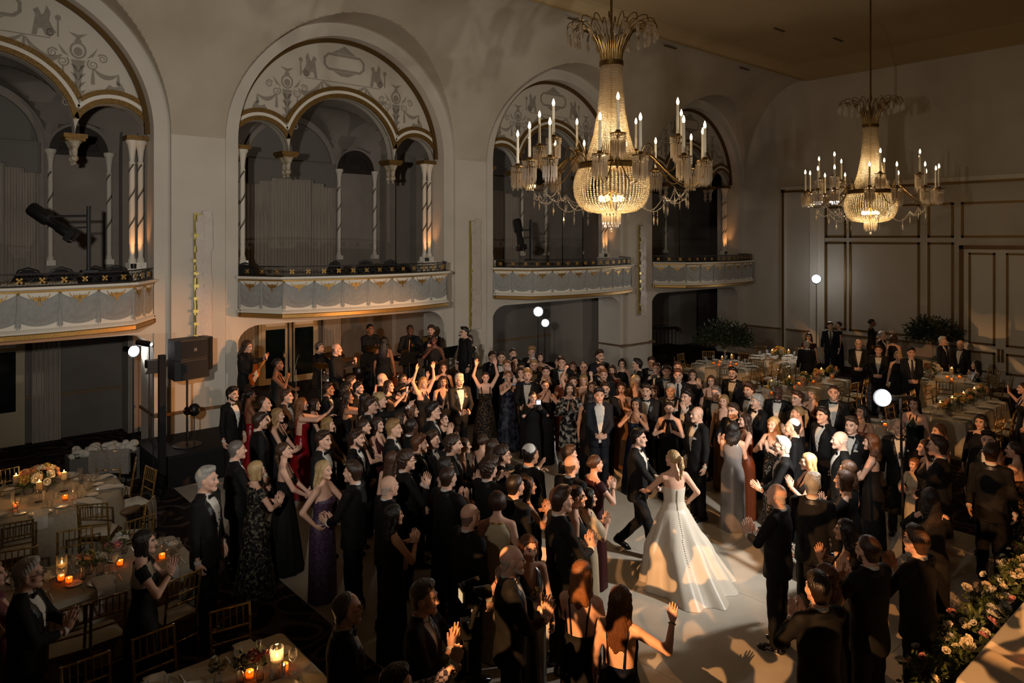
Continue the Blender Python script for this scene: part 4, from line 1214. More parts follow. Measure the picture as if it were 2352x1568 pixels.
w(1634, 861, -10, 'down', 'long', 'brn', 'woman with light brown hair in tan dress in the third row', ('square', 'column', 'tan'), expr='neutral')
m(1645, 886, -20, 'down', 'short', 'slt', 'grey-haired man in tuxedo right of the whistling man')
w(1663, 905, -20, 'down', 'long', 'dbl', 'older blonde woman with earrings behind the grey satin dress', ('square', 'column', 'tan'), ex='E', expr='neutral')
m(1684, 842, -20, 'down', 'short', 'blk', 'dark bearded man in tuxedo standing apart before the round table', ex='B', H=1.82, expr='neutral')
m(1721, 879, -35, 'clap', 'mop', 'dbr', 'young man with dark fringe and bow tie', skin='a')
m(1739, 904, -55, 'claph', 'curly', 'gry', 'grey curly-haired man in tuxedo clapping at the right crowd front', expr='open')
m(1685, 925, -35, 'clap', 'short', 'dbr', 'man with furrowed face just behind the silver dress')
w(1712, 948, -70, 'clap', 'long', 'dbr', 'woman with long brown hair and rust dress beside the silver gown', ('square', 'column', 'rust'))
w(1683, 967, 172, 'clapl', 'wavy', 'blk', 'dark-haired woman in silver satin gown seen from behind', ('high', 'column', 'sil'), H=1.66)
m(1787, 886, -15, 'down', 'bald', 'slt', 'dark-skinned man with glasses in tuxedo at right', skin='d', ex='G', expr='neutral', H=1.80)
m(1832, 897, -45, 'down', 'side', 'dbr', 'laughing brown-haired man at right looking left')
w(1866, 890, -30, 'claph', 'crop', 'dbl', 'woman with short fair hair clapping in front of the candle table', ('vneck', 'column', 'rust'), expr='neutral')
m(1915, 885, -5, 'down', 'buzz', 'dbr', 'tall man with flat-top haircut and bow tie facing the camera', H=1.88)
w(1834, 932, -80, 'claph', 'pony', 'dbl', 'woman with high blonde ponytail and open mouth in profile', BK, expr='open')
m(1891, 934, -45, 'down', 'short', 'blk', 'serious dark-haired man in tuxedo right of the ponytail', expr='neutral')
w(1980, 929, -35, 'down', 'wavy', 'blk', 'woman with black curls and orange-lit shoulders smiling', ('square', 'column', 'rust'), 'b')
m(1957, 956, -25, 'down', 'short', 'brn', 'man with downcast eyes and white pocket square at right', ex='S', expr='neutral')
w(1778, 956, -35, 'claph', 'long', 'bld', 'blonde woman in dotted gown clapping behind the silver dress', ('square', 'column', 'dots'), ex='WE')
m(1822, 963, -90, 'down', 'thin', 'blk', 'man with white skullcap in profile facing left', ex='K', H=1.80)
m(1798, 1002, -82, 'clapl', 'short', 'wht', 'white-haired man with glasses and tuxedo in profile', ex='G', H=1.78)
m(1931, 991, -75, 'down', 'bald', 'wht', 'bald man in tuxedo in profile facing left at right', H=1.80, expr='neutral')
w(1858, 1039, -75, 'claph', 'long', 'bld', 'blonde woman clapping in profile in front of the bald man', VB, ex='W', H=1.72)
m(1866, 1087, 172, 'down', 'short', 'gry', 'man with short grey hair in tuxedo seen squarely from behind', H=1.80)
m(1786, 1112, -112, 'clap', 'bald', 'wht', 'big bald man in tuxedo and thick-soled shoes clapping alone', H=1.80)
w(1949, 1056, -115, 'down', 'long', 'brn', 'woman with straight brown hair behind the clapping bob', HB_, H=1.70)
w(1940, 1079, -95, 'claph', 'bob', 'brn', 'brown-bobbed woman in black jacket clapping in profile', ('high', 'jump', 'blk', 'long'), ex='W', H=1.66)
w(2003, 996, -95, 'clapl', 'wavy', 'aub', 'auburn woman in strapless black gown standing in profile', BK, H=1.74)
m(2066, 964, 5, 'down', 'bald', 'slt', 'man with boutonniere hidden behind the flash pole', ex='F', H=1.80)
w(2101, 911, -20, 'down', 'vlong', 'blk', 'woman in dark green halter dress next to the pole flash', ('halter', 'column', 'dgrn'), expr='neutral', H=1.74)
m(2156, 1000, -95, 'clasp', 'short', 'dbr', 'brown-haired man in tuxedo in profile right of the pole', H=1.84)
w(2128, 1008, -75, 'down', 'long', 'dbr', 'woman peeking out beside the man right of the pole')
w(2101, 1051, -40, 'clap', 'crop', 'red', 'small red-haired guest in cream cardigan near the pole', ('high', 'knee', 'cream', 'long'), H=1.36)
w(2158, 972, -60, 'down', 'long', 'red', 'red-haired woman farther back right of the pole', ('vneck', 'column', 'rust'))
w(2253, 951, -20, 'down', 'wavy', 'blk', 'woman with black curls in black jacket before the white table', ('high', 'jump', 'blk', 'long'), expr='neutral')
m(2270, 988, -10, 'down', 'short', 'blk', 'young man in tuxedo facing the man seen from behind', expr='neutral')
m(2277, 1018, 175, 'down', 'short', 'dbr', 'man in tuxedo seen from behind at the far right', H=1.80)
w(2332, 1013, -100, 'mouth', 'pony', 'dbr', 'woman with orange-lit bare shoulders at the right edge', ('strapless', 'column', 'lace'), expr='neutral', H=1.74)
w(2138, 1119, -165, 'pole', 'vlong', 'blk', 'assistant in black with very long hair holding the flash pole', ('high', 'jump', 'blk', 'long'), H=1.70)
m(2107, 1211, -118, 'claph', 'side', 'brn', 'young man with glasses and tuxedo clapping at lower right', ex='G', H=1.80)
m(1996, 1233, -128, 'claph', 'buzz', 'dbr', 'bearded man with glasses seen from behind at lower right', ex='GB', H=1.82)
w(1944, 1191, -100, 'claph', 'long', 'blk', 'dark-haired woman with forearms raised clapping at lower right', HB_, 'b', H=1.68)
w(1898, 1296, -130, 'clap', 'wavy', 'aub', 'woman with reddish hair half hidden behind the man in front', HB_, H=1.66)
m(1880, 1317, -140, 'claph', 'short', 'blk', 'dark-haired man in front clapping high, seen from behind', H=1.78)
# far right background
w(1858, 764, -10, 'down', 'long', 'dbr', 'woman behind the man with back turned at the far tables', ('high', 'column', 'wine', 'cap'), expr='neutral')
m(1853, 783, 178, 'down', 'buzz', 'gry', 'man in tuxedo with back turned between the far round tables')
m(1907, 739, 5, 'down', 'short', 'dbr', 'man in dark suit and tie against the end wall', 'navytie', expr='neutral')
w(1926, 738, -70, 'down', 'bun', 'dbr', 'woman beside the man in dark suit against the end wall', ('high', 'column', 'blk', 'cap'))
w(2002, 732, 85, 'down', 'bun', 'blk', 'attendant in black with bun walking along the end wall', ('high', 'jump', 'blk', 'long'), 'c')
m(2026, 760, 70, 'down', 'short', 'gry', 'grey-haired man turned right before the end wall')
m(1972, 779, 0, 'clasp', 'bald', 'wht', 'white-haired bespectacled man in tuxedo with folded hands', ex='G', expr='neutral')
m(2018, 792, -5, 'clasp', 'short', 'dbr', 'young man in tuxedo before the long candlelit table', expr='neutral')
w(2053, 768, 150, 'down', 'bob', 'aub', 'red-haired woman seen from behind near the end wall', HB_)
w(2063, 806, -15, 'down', 'crop', 'bld', 'short-haired blonde woman beside the man with clasped hands', ('high', 'column', 'blk'))
m(2093, 797, 10, 'clasp', 'short', 'blk', 'man in dark tie clasping hands by the rose table', 'navytie', expr='neutral')
m(2165, 772, 65, 'down', 'short', 'wht', 'white-haired man in conversation by the rose table', 'navytie')
m(2206, 781, -25, 'down', 'bald', 'gry', 'balding man in tuxedo in conversation by the rose table', expr='neutral')
w(2243, 828, -85, 'sit', 'wavy', 'blk', 'seated dark-haired woman in black and white blouse by the rose table', ('high', 'jump', 'bw', 'long'), legs='sit', z0=-.40, H=1.70)
w(2352, 878, -80, 'wave', 'bun', 'dbr', 'woman in black raising a hand at the right photo edge', QB)
# the couple
SPEC.append(dict(px=1465, py=983, phi=78, sex='m', pose='groom', hair='short', hc='blk', outfit='tux', skin='a', label='groom in black tuxedo striding toward the bride, holding her hand', legs='stride', H=1.80, ex='F', group='the couple', fix=1))
SPEC.append(dict(px=1548, py=1032, phi=-158, sex='f', pose='bride', hair='pony', hc='bld', outfit=('strapless', 'ball', 'wht'), skin='a', label='bride with blonde ponytail in strapless white satin ballgown', yaw=-30, H=1.72, group='the couple', fix=1))
# the band on the stage
BD = dict(z0=SZ, group='band on the stage')
m(563, 779, 65, 'guitar', 'long', 'dbr', 'long-haired guitarist in black with sunburst guitar', 'blk', expr='neutral', pitch=-15, **BD)
w(637, 822, 75, 'mic', 'bun', 'blk', 'singer in black top singing into a microphone at left', ('vneck', 'jump', 'blk'), 'c', expr='open', **BD)
m(733, 786, 60, 'drums', 'short', 'slt', 'drummer in black wearing headphones', 'blk', expr='neutral', legs='sit', z0=SZ-.36, group='band on the stage')
m(772, 789, 70, 'guitar', 'bald', 'slt', 'bald singer in black shirt playing acoustic guitar', 'blk', expr='neutral', **BD)
m(850, 745, 30, 'clap', 'buzz', 'blk', 'tall musician in black shirt behind the congas', 'blk', 'c', expr='neutral', **BD)
w(882, 772, 165, 'down', 'vlong', 'blk', 'woman in black with very long hair turned away on stage', QB, 'c', **BD)
m(942, 747, 10, 'horn', 'buzz', 'blk', 'saxophonist in black suit', 'blk', 'd', expr='neutral', **BD)
m(991, 746, -15, 'horn', 'curly', 'dbr', 'bearded horn player in dark suit beside the pier', 'blk', ex='B', expr='neutral', **BD)
w(997, 770, -5, 'mic', 'buzz', 'blk', 'singer with close-cropped hair in black on stage', HB_, 'd', expr='open', **BD)
m(1068, 750, -60, 'down', 'short', 'blk', 'man with glasses behind the woman in sequins', 'blk', ex='G', expr='neutral', **BD)
w(1079, 768, -45, 'clap', 'lowpony', 'dbr', 'singer in black sequin dress at the right end of the band', ('high', 'column', 'seq', 'long'), H=1.58, fix=1, **BD)

# ---- spread the crowd along each line of sight so that nobody stands inside another
for s in SPEC:
    s.setdefault('H', 1.79 if s['sex'] == 'm' else 1.69); s.setdefault('z0', 0.0)
    hh = s['H'] if s.get('legs') != 'sit' else s['H']
    s['d'] = (CAMH-s['H']-s['z0'])*FPX/(s['py']-HOR); s['d0'] = s['d']
    r_ = ray(s['px'], HOR); s['r'] = (r_.x, r_.y)
def hlim(s): return (s['H']-.13, s['H']+.13) if not s.get('fix') else (s['H'], s['H'])
def dlim(s):
    lo, hi = hlim(s); k = FPX/(s['py']-HOR); return (CAMH-hi-s['z0'])*k, (CAMH-lo-s['z0'])*k
for it in range(160):
    for i in range(len(SPEC)):
        a = SPEC[i]
        for j in range(i+1, len(SPEC)):
            b_ = SPEC[j]
            ax, ay = a['r'][0]*a['d'], a['r'][1]*a['d']; bx_, by = b_['r'][0]*b_['d'], b_['r'][1]*b_['d']
            dd = math.hypot(ax-bx_, ay-by)
            if dd < .50:
                push = (.50-dd)*.35; sg = 1 if a['d'] >= b_['d'] else -1
                for q_, s_ in ((a, sg), (b_, -sg)):
                    lo, hi = dlim(q_); q_['d'] = min(hi, max(lo, q_['d']+s_*push))
FOOT = [(T.x-r_, T.x+r_, T.y-r_, T.y+r_) for T, r_ in ((T1, 1.0), (T4, .8), (T5, .8), (T7, .8))]+[(.15, 2.75, 8.65, 9.7), (.6, 2.85, 5.55, 6.63), (15.7, 19.3, 8.5, 9.55), (16.5, 19.4, 5.0, 6.05), (13.7, 15.6, 5.45, 6.45), (24.1, 24.9, 8.5, 10.5)]
def blocked(x, y, c): return any(a-c < x < b_+c and e-c < y < f_+c for a, b_, e, f_ in FOOT)
for s in SPEC:
    if s.get('legs') == 'sit': continue
    for k in range(160):
        d = s['d']*(1+(.0025*(k//2))*(1 if k % 2 else -1))
        if not blocked(s['r'][0]*d, s['r'][1]*d, .26): s['d'] = d; break
    if s['r'][0]*s['d'] > 25.1: s['d'] = 25.1/s['r'][0]
    s['H'] = CAMH-s['z0']-(s['py']-HOR)/FPX*s['d']; s['xy'] = (s['r'][0]*s['d'], s['r'][1]*s['d'])
for s in SPEC: s.setdefault('xy', (s['r'][0]*s['d'], s['r'][1]*s['d']))
# ================================================================ chairs, tables and what stands on them
# gold ballroom chair, origin at the floor under the seat, facing +y (back at -y)
def cyl_mesh(name, a, b_, r, m, n=6, r2=None):
    t = MB(); t.tube([a, b_], [r, r2 or r], n); return t.mesh(name, m)
CH = {}
def bamboo(name, a, b_, r, knots):
    t = MB(); a, b_ = Vector(a), Vector(b_); pts = [a]; rs = [r]
    for k in range(1, knots+1):
        f = k/(knots+1)
        for df, q_ in ((-.02, 1), (0, 1.35), (.02, 1)): pts.append(a.lerp(b_, f+df)); rs.append(r*q_)
    pts.append(b_); rs.append(r); t.tube(pts, rs, 6); return t.mesh(name, CHAIRG)
CH['fl'] = bamboo('leg', (-.19, .19, 0), (-.19, .18, .44), .013, 2); CH['fr'] = bamboo('leg', (.19, .19, 0), (.19, .18, .44), .013, 2)
CH['bl'] = bamboo('leg', (-.18, -.23, 0), (-.18, -.19, .44), .013, 2); CH['br'] = bamboo('leg', (.18, -.23, 0), (.18, -.19, .44), .013, 2)
CH['pl'] = bamboo('back_post', (-.18, -.19, .44), (-.18, -.27, .93), .014, 3); CH['pr'] = bamboo('back_post', (.18, -.19, .44), (.18, -.27, .93), .014, 3)
def rail(z, y): return bamboo('back_rail', (-.18, y, z), (.18, y, z), .011, 2)
CH['r1'] = rail(.92, -.268); CH['r2'] = rail(.735, -.238); CH['r3'] = rail(.62, -.219)
CH['sp'] = bamboo('spindle', (0, -.238, .735), (0, -.268, .92), .007, 1)
CH['st'] = bamboo('stretcher', (-.19, .185, .22), (.19, .185, .22), .009, 1)
CH['sb'] = bamboo('stretcher', (-.18, -.21, .22), (.18, -.21, .22), .009, 1)
CH['ss'] = bamboo('stretcher', (0, -.21, .26), (0, .185, .26), .009, 1)
t = MB(); t.box(-.2, .2, -.2, .2, .42, .455); CH['seat'] = t.mesh('seat', CHAIRG)
t = MB(); rows = []
for i in range(7):
    rows.append([])
    for j in range(7):
        x, y = -1+2*i/6, -1+2*j/6; e = (1-x**6)*(1-y**6)
        rows[-1].append((x*.195, y*.195, .457+.045*min(1, e*3)))
t.grid(rows); CH['cushion'] = t.mesh('cushion', CUSH, 70)
t = MB(); t.tube([(-.2, -.2, .46), (-.235, -.22, .44)], .006, 4); t.box(-.24, -.225, -.23, -.215, .36, .44); CH['tie'] = t.mesh('cushion_tie', CUSH)
def chair(loc, rz, label, full=True):
    o = thing('chiavari_chair', label, 'chair', loc, rz, 'gold ballroom chairs')
    for k in ('fl', 'fr', 'bl', 'br'): obj('leg', CH[k], o)
    for k in ('pl', 'pr'): obj('back_post', CH[k], o)
    for k in ('r1', 'r2', 'r3'): obj('back_rail', CH[k], o)
    for x in ((-.12, -.06, 0, .06, .12) if full else (-.11, -.037, .037, .11)): obj('spindle', CH['sp'], o, (x, 0, 0))
    if full:
        for k in ('st', 'sb'): obj('stretcher', CH[k], o)
        for x in (-.185, .185): obj('stretcher', CH['ss'], o, (x, 0, 0))
    obj('seat', CH['seat'], o); obj('cushion', CH['cushion'], o)
    return o
def round_cloth(r, name='tablecloth'):
    t = MB(); n = 72; rows = [[(0, 0, TZ)]*n]
    prof = [(r*.5, TZ), (r*.97, TZ), (r+.005, TZ-.012), (r+.02, TZ-.08), (r+.05, .4), (r+.09, .01)]
    rows = []
    for (rr, z) in prof:
        w = max(0, (TZ-.05-z))/TZ*.075
        rows.append([((rr+w*math.sin(9*2*pi*j/n+.5*math.sin(3*2*pi*j/n)))*math.cos(2*pi*j/n), (rr+w*math.sin(9*2*pi*j/n+.5*math.sin(3*2*pi*j/n)))*math.sin(2*pi*j/n), z) for j in range(n)])
    t.grid(rows, closed_u=True); t.add([rows[0][j] for j in range(n)], [tuple(range(n))])
    return t.mesh(name, LINEN, 60)
def rect_cloth(lx, ly, name='tablecloth'):
    t = MB(); n = 120; per = []
    def outline(e, rad):
        P = []; hx, hy = lx/2+e, ly/2+e
        for (cx, cy, a0) in ((hx-rad, hy-rad, 0), (-hx+rad, hy-rad, 90), (-hx+rad, -hy+rad, 180), (hx-rad, -hy+rad, 270)):
            for k in range(8): a = R(a0+90*k/7); P.append((cx+rad*math.cos(a), cy+rad*math.sin(a)))
        Q = []
        for i in range(len(P)):
            a, c = Vector(P[i]), Vector(P[(i+1) % len(P)]); m = max(1, int((c-a).length/.09))
            for k in range(m): Q.append(tuple(a.lerp(c, k/m)))
        return Q
    base = outline(0, .06); n = len(base); rows = []
    for (e, z) in ((-.02, TZ), (0, TZ-.01), (.012, TZ-.08), (.035, .4), (.06, .01)):
        w = max(0, TZ-.05-z)/TZ*.05; row = []
        for i, p in enumerate(base):
            v = Vector((p[0]/(lx/2), p[1]/(ly/2))); nx = (1 if p[0] > 0 else -1) if abs(p[0]) > lx/2-.061 else 0; ny = (1 if p[1] > 0 else -1) if abs(p[1]) > ly/2-.061 else 0
            d = e + w*math.sin(i*.9+math.sin(i*.31)*2)
            row.append((p[0]+nx*d, p[1]+ny*d, z))
        rows.append(row)
    t.grid(rows, closed_u=True); t.add(rows[0], [tuple(range(n))])
    return t.mesh(name, LINEN, 60)
# tableware meshes
t = MB(); t.lathe([(0, .006), (.09, .006), (.135, .016), (.14, .02), (.136, .014), (.09, .0), (0, .0)], 28); PLATE = t.mesh('dinner_plate', CHINA)
t = MB(); t.lathe([(0, .005), (.06, .005), (.08, .012), (.082, .014), (.06, .0), (0, .0)], 20); SIDEP = t.mesh('side_plate', CHINA)
def napkin(drop):
    t = MB(); rows = []
    for i in range(12):
        f = i/11; L = .33+drop; s = f*L
        for_y = min(s, .33); dz = max(0, s-.33)
        y = .09-for_y
        z = .024-dz*.95 if dz > 0 else .024
        rows.append([(x*.085, y-(.01*math.sin(x*5) if dz else 0), z+.004*math.sin(3*x+i)) for x in (-1, -.6, -.2, .2, .6, 1)])
    t.grid(rows); b2 = [[(p[0], p[1]+.004, p[2]-.006) for p in r] for r in rows]; t.grid(b2)
    return t.mesh('napkin', LINENW, 60)
NAP = napkin(.16)
t = MB(); t.box(-.004, .004, -.1, .02, 0, .003); t.box(-.011, .011, .02, .05, 0, .003)
for x in (-.009, -.003, .003, .009): t.box(x-.0015, x+.0015, .05, .09, 0, .003)
FORK = t.mesh('fork', SILV)
t = MB(); t.box(-.005, .005, -.1, .0, 0, .004); t.prism([(-.003, 0), (.009, .01), (.009, .09), (-.003, .1)], 'z', 0, .003); KNIFE = t.mesh('knife', SILV)
WINE_P = [(.0, .004), (.034, .004), (.034, .0), (.0, .0)]
t = MB(); t.lathe([(.034, 0), (.034, .004), (.006, .012), (.004, .09), (.012, .1), (.036, .135), (.04, .16), (.034, .2), (.032, .2), (.038, .16), (.033, .137), (0, .104)], 14); WINE = t.mesh('wine_glass', GLASS)
t = MB(); t.lathe([(.03, 0), (.03, .004), (.005, .012), (.004, .08), (.014, .095), (.024, .16), (.025, .235), (.023, .235), (.022, .16), (0, .1)], 12); FLUTE = t.mesh('champagne_flute', GLASS)
t = MB(); t.lathe([(.028, 0), (.034, .09), (.032, .09), (.027, .008), (0, .008)], 12); WATER = t.mesh('water_glass', GLASS)
t = MB(); t.lathe([(.0, 0), (.03, 0), (.036, .07), (.034, .07), (.028, .006), (0, .006)], 12); VOT = t.mesh('votive_cup', wax_mat('amber_glass', 'e0a85a', .85))
t = MB(); t.lathe([(0, .012), (.022, .012), (.022, .03), (0, .03)], 10); VOTW = t.mesh('wax', WAX)
FL_P = [(.0, 0), (.006, .006), (.0085, .014), (.005, .028), (0, .042)]
t = MB(); t.lathe(FL_P, 8); FLM = t.mesh('flame', FLAME)
t = MB(); t.lathe([(0, 0), (.038, 0), (.038, .10), (.034, .105), (0, .10)], 16); PILLAR = t.mesh('pillar_candle', wax_mat('pillar_wax', 'f0d8a4', .6))
t = MB(); t.lathe([(.055, 0), (.055, .006), (.008, .02), (.007, .12), (.02, .15), (.05, .17), (.05, .2), (.047, .2), (.046, .176), (0, .17)], 14); STAND = t.mesh('glass_candlestick', GLASS)
t = MB(); t.lathe([(.055, 0), (.055, .26), (.052, .26), (.052, .008), (0, .008)], 16); CYLV = t.mesh('cylinder_vase', GLASS)
t = MB(); t.lathe([(0, .14), (.04, .14), (.044, .165), (.0, .172)], 14); FLOATW = t.mesh('floating_candle', mat('pillar_wax'))
t = MB(); t.lathe([(.03, 0), (.036, .05), (.02, .11), (.024, .13), (.022, .13), (.018, .11), (.033, .05), (0, .006)], 12); BUDV = t.mesh('bud_vase', GLASS)
def candle_lamp(loc, e=1.0): lamp('candle_light', 'POINT', loc, e, (1, .52, .18), shadow_soft_size=.015)
def pillar(loc, label, group, lit=1.2):
    o = thing('pillar_candle', label, 'candle', loc, 0, group)
    obj('glass_candlestick', STAND, o); obj('wax_pillar', PILLAR, o, (0, 0, .178)); obj('flame', FLM, o, (0, 0, .282))
    if lit: candle_lamp((loc[0], loc[1], loc[2]+.335), lit)
def votive(loc, label, group, lit=.4):
    o = thing('votive_candle', label, 'candle', loc, 0, group)
    obj('votive_cup', VOT, o); obj('wax', VOTW, o); obj('flame', FLM, o, (0, 0, .03))
    if lit: candle_lamp((loc[0]+.013, loc[1], loc[2]+.056), lit)
# flowers
def rose_mesh(name, m):
    t = MB(); rr = random.Random(3)
    t.sphere((0, 0, .01), (.018, .018, .022), 8, 5)
    for ring, (n, r, z, w, tilt) in enumerate(((4, .012, .0, .018, .25), (6, .02, -.006, .022, .6), (7, .028, -.014, .026, 1.0))):
        for k in range(n):
            a = 2*pi*k/n+ring*.5; ca, sa = math.cos(a), math.sin(a)
            def P(u, v):
                rad = r+math.sin(tilt)*v*.03+.006*abs(u); h = z+math.cos(tilt)*v*.034-.004*u*u
                x = rad; y = u*w*(1-.25*v)
                return (x*ca-y*sa, x*sa+y*ca, h)
            t.grid([[P(u, v) for u in (-1, -.4, .4, 1)] for v in (0, .5, 1)])
    return t.mesh(name, m, 60)
ROSES = [rose_mesh('flower_head', mat('petal_'+n, c, .6, col2=c2, nscale=20)) for n, c, c2 in (('peach', 'd9a070', 'c98a5a'), ('cream', 'e0d4b8', 'd0c09c'), ('yellow', 'cfae58', 'b8923c'), ('pink', 'c98a88', 'b87070'), ('white', 'd8d4c8', 'c8c2b4'), ('coral', 'c8694a', 'b8553a'))]
def leaves(n, spread, seed, size=.05, m=None, lift=.0, flat=1.0, stems=True, jitter=.6):
    """a cloud of leaf blades on sprigs radiating from the origin; spread=(rx, ry, rz)"""
    t = MB(); rr = random.Random(seed)
    for _ in range(n):
        a = rr.uniform(0, 2*pi); e = math.asin(rr.uniform(-.15 if flat > .5 else 0, 1)); k = rr.uniform(.45, 1.05)
        d = Vector((math.cos(a)*math.cos(e)*spread[0], math.sin(a)*math.cos(e)*spread[1], math.sin(e)*spread[2]+lift))*k
        tip = d; base = d*.55
        if stems: t.bar(base, tip, .003)
        for q_ in range(5):
            f = .2+.2*q_; p = base.lerp(tip, f)
            u = Vector((rr.gauss(0, 1), rr.gauss(0, 1), rr.gauss(0, .6))).normalized(); u = (u*jitter+d.normalized()*.6).normalized()
            s = u.cross(Vector((rr.gauss(0, 1), rr.gauss(0, 1), rr.gauss(0, 1)))).normalized(); L = size*rr.uniform(.7, 1.3)
            t.add([p, p+u*L*.5+s*L*.22, p+u*L, p+u*L*.5-s*L*.22], [(0, 1, 2, 3)])
    return t.mesh('foliage', m or LEAF)
FOL = [leaves(46, (.17, .17, .16), k, .055) for k in range(3)]
FOLS = [leaves(16, (.07, .07, .14), 10+k, .04, lift=.04) for k in range(3)]
def bouquet(loc, label, group, n=12, r=.13, cols=(0, 1, 2, 3), seed=0, vase=True, h=.13, cat='flowers'):
    o = thing('flower_arrangement', label, cat, loc, seed*.7, group); rr = random.Random(seed)
    if vase:
        t = MB(); t.lathe([(0, 0), (.06, 0), (.075, h*.5), (.055, h), (.05, h), (.0, h*.9)], 14); t.build('vase', mat('vase_ceramic', '6c6252', .4), o)
    tag(obj('foliage', FOL[seed % 3], o, (0, 0, h)), kind='stuff')
    for k in range(n):
        a = rr.uniform(0, 2*pi); e = rr.uniform(.05, 1.4); q_ = r*rr.uniform(.8, 1.1)
        d = Vector((math.cos(a)*math.cos(e), math.sin(a)*math.cos(e), math.sin(e)))
        f = obj('flower_head', ROSES[cols[rr.randrange(len(cols))]], o, (d.x*q_, d.y*q_, h+.03+d.z*q_)); f.rotation_euler = d.to_track_quat('Z', 'Y').to_euler()
        s = rr.uniform(.7, 1.35); f.scale = (s, s, s)
    return o
def budvase(loc, label, group, seed, n=3, cols=(0, 2, 3, 4)):
    o = thing('bud_vase', label, 'flowers', loc, seed*1.1, group); rr = random.Random(seed)
    obj('glass_vase', BUDV, o); tag(obj('foliage', FOLS[seed % 3], o, (0, 0, .11)), kind='stuff')
    for k in range(n):
        a = rr.uniform(0, 6.3); f = obj('flower_head', ROSES[cols[rr.randrange(len(cols))]], o, (.05*math.cos(a), .05*math.sin(a), .18+rr.uniform(0, .06))); s = rr.uniform(.6, 1.1); f.scale = (s, s, s)
        f.rotation_euler = (rr.uniform(-.6, .6), rr.uniform(-.6, .6), 0)
def ordinal(k): return ['first', 'second', 'third', 'fourth', 'fifth', 'sixth', 'seventh', 'eighth', 'ninth', 'tenth', 'eleventh', 'twelfth'][k]
def px_of(p):
    v = Vector((p[0], p[1], 0)); return 1176+FPX*v.dot(RT)/max(v.dot(FW), .1)
REG = {}
def reg(o, what, cat, td, grp): REG.setdefault((what, td), []).append(o); tag(o, what+' on '+td, cat, grp+' on '+td)
def setting(tx, ty, x, y, rz, td, near):
    """a place setting; (x, y) on the table, rz: diner faces +y"""
    ca, sa = math.cos(rz), math.sin(rz)
    def W(a, b_, z=TZ+.002): return (x+a*ca-b_*sa, y+a*sa+b_*ca, z)
    reg(obj('dinner_plate', PLATE, None, W(0, .0), rz), 'cream dinner plate', 'plate', td, 'dinner plates')
    reg(obj('napkin', NAP, None, W(0, 0), rz), 'folded white napkin', 'napkin', td, 'napkins')
    reg(obj('wine_glass', WINE, None, W(.17, .17), rz), 'stemmed wine glass', 'glass', td, 'wine glasses')
    reg(obj('water_glass', WATER, None, W(.09, .21), rz), 'short water glass', 'glass', td, 'water glasses')
    if near:
        reg(obj('side_plate', SIDEP, None, W(-.24, .14), rz), 'small side plate', 'plate', td, 'side plates')
        reg(obj('champagne_flute', FLUTE, None, W(.02, .24), rz), 'tall champagne flute', 'glass', td, 'champagne flutes')
    reg(obj('fork', FORK, None, W(-.18, 0), rz), 'silver fork', 'fork', td, 'forks')
    reg(obj('knife', KNIFE, None, W(.18, -.02), rz), 'silver knife', 'knife', td, 'knives')
TCORE = mat('plywood_top', '6a543c', .7)
def table_round(x, y, r, td, label, n, a0, near, chairs, coff=0.0):
    T = thing('banquet_table', label, 'table', (x, y, 0))
    obj('tablecloth', round_cloth(r), T)
    t = MB(); t.lathe([(0, TZ-.03), (r-.02, TZ-.03), (r-.02, TZ-.008), (0, TZ-.008)], 40); t.tube([(0, 0, 0), (0, 0, TZ-.03)], .05, 8); t.build('table_core', TCORE, T)
    for k in range(n):
        a = a0+2*pi*k/n; setting(x, y, x+(r-.2)*math.cos(a), y+(r-.2)*math.sin(a), a+pi/2, td, near)
    cs = []
    for k in range(n):
        if chairs is not None and k not in chairs: continue
        a = a0+2*pi*k/n+coff*.05*((k*7) % 3-1); rr = r+.27+.05*((k*5) % 3)
        cs.append((x+rr*math.cos(a), y+rr*math.sin(a), a+pi/2))
    return cs
def table_rect(x0, x1, y0, y1, td, label, near, nx=4, skip=()):
    cx, cy = (x0+x1)/2, (y0+y1)/2
    T = thing('banquet_table', label, 'table', (cx, cy, 0))
    obj('tablecloth', rect_cloth(x1-x0, y1-y0), T)
    t = MB(); t.box(x0-cx+.02, x1-cx-.02, y0-cy+.02, y1-cy-.02, TZ-.03, TZ-.008)
    for sx in (-1, 1):
        for sy in (-1, 1): t.box(sx*((x1-x0)/2-.15)-.02, sx*((x1-x0)/2-.15)+.02, sy*((y1-y0)/2-.1)-.02, sy*((y1-y0)/2-.1)+.02, 0, TZ-.03)
    t.build('table_core', TCORE, T)
    cs = []
    for k in range(nx):
        x = x0+(x1-x0)*(k+.5)/nx
        setting(cx, cy, x, y0+.2, 0, td, near); setting(cx, cy, x, y1-.2, pi, td, near)
        if ('n', k) not in skip: cs.append((x+.04*((k*3) % 3-1), y0-.28-.05*(k % 2), 0+.12*((k*5) % 3-1)))
        if ('f', k) not in skip: cs.append((x-.03*((k*3) % 3-1), y1+.28+.05*((k+1) % 2), pi+.1*((k*7) % 3-1)))
    return cs
def far_chairs(cs, td, full=False):
    cs = sorted([c for c in cs if all(math.dist(c[:2], s['xy']) > .40 for s in SPEC) and not blocked(c[0], c[1], -.05)], key=px_of)
    for k, (x, y, a) in enumerate(cs):
        chair((x, y, 0), a, 'gold slat-back chair, %s from the left around %s' % (ordinal(k), td), full)

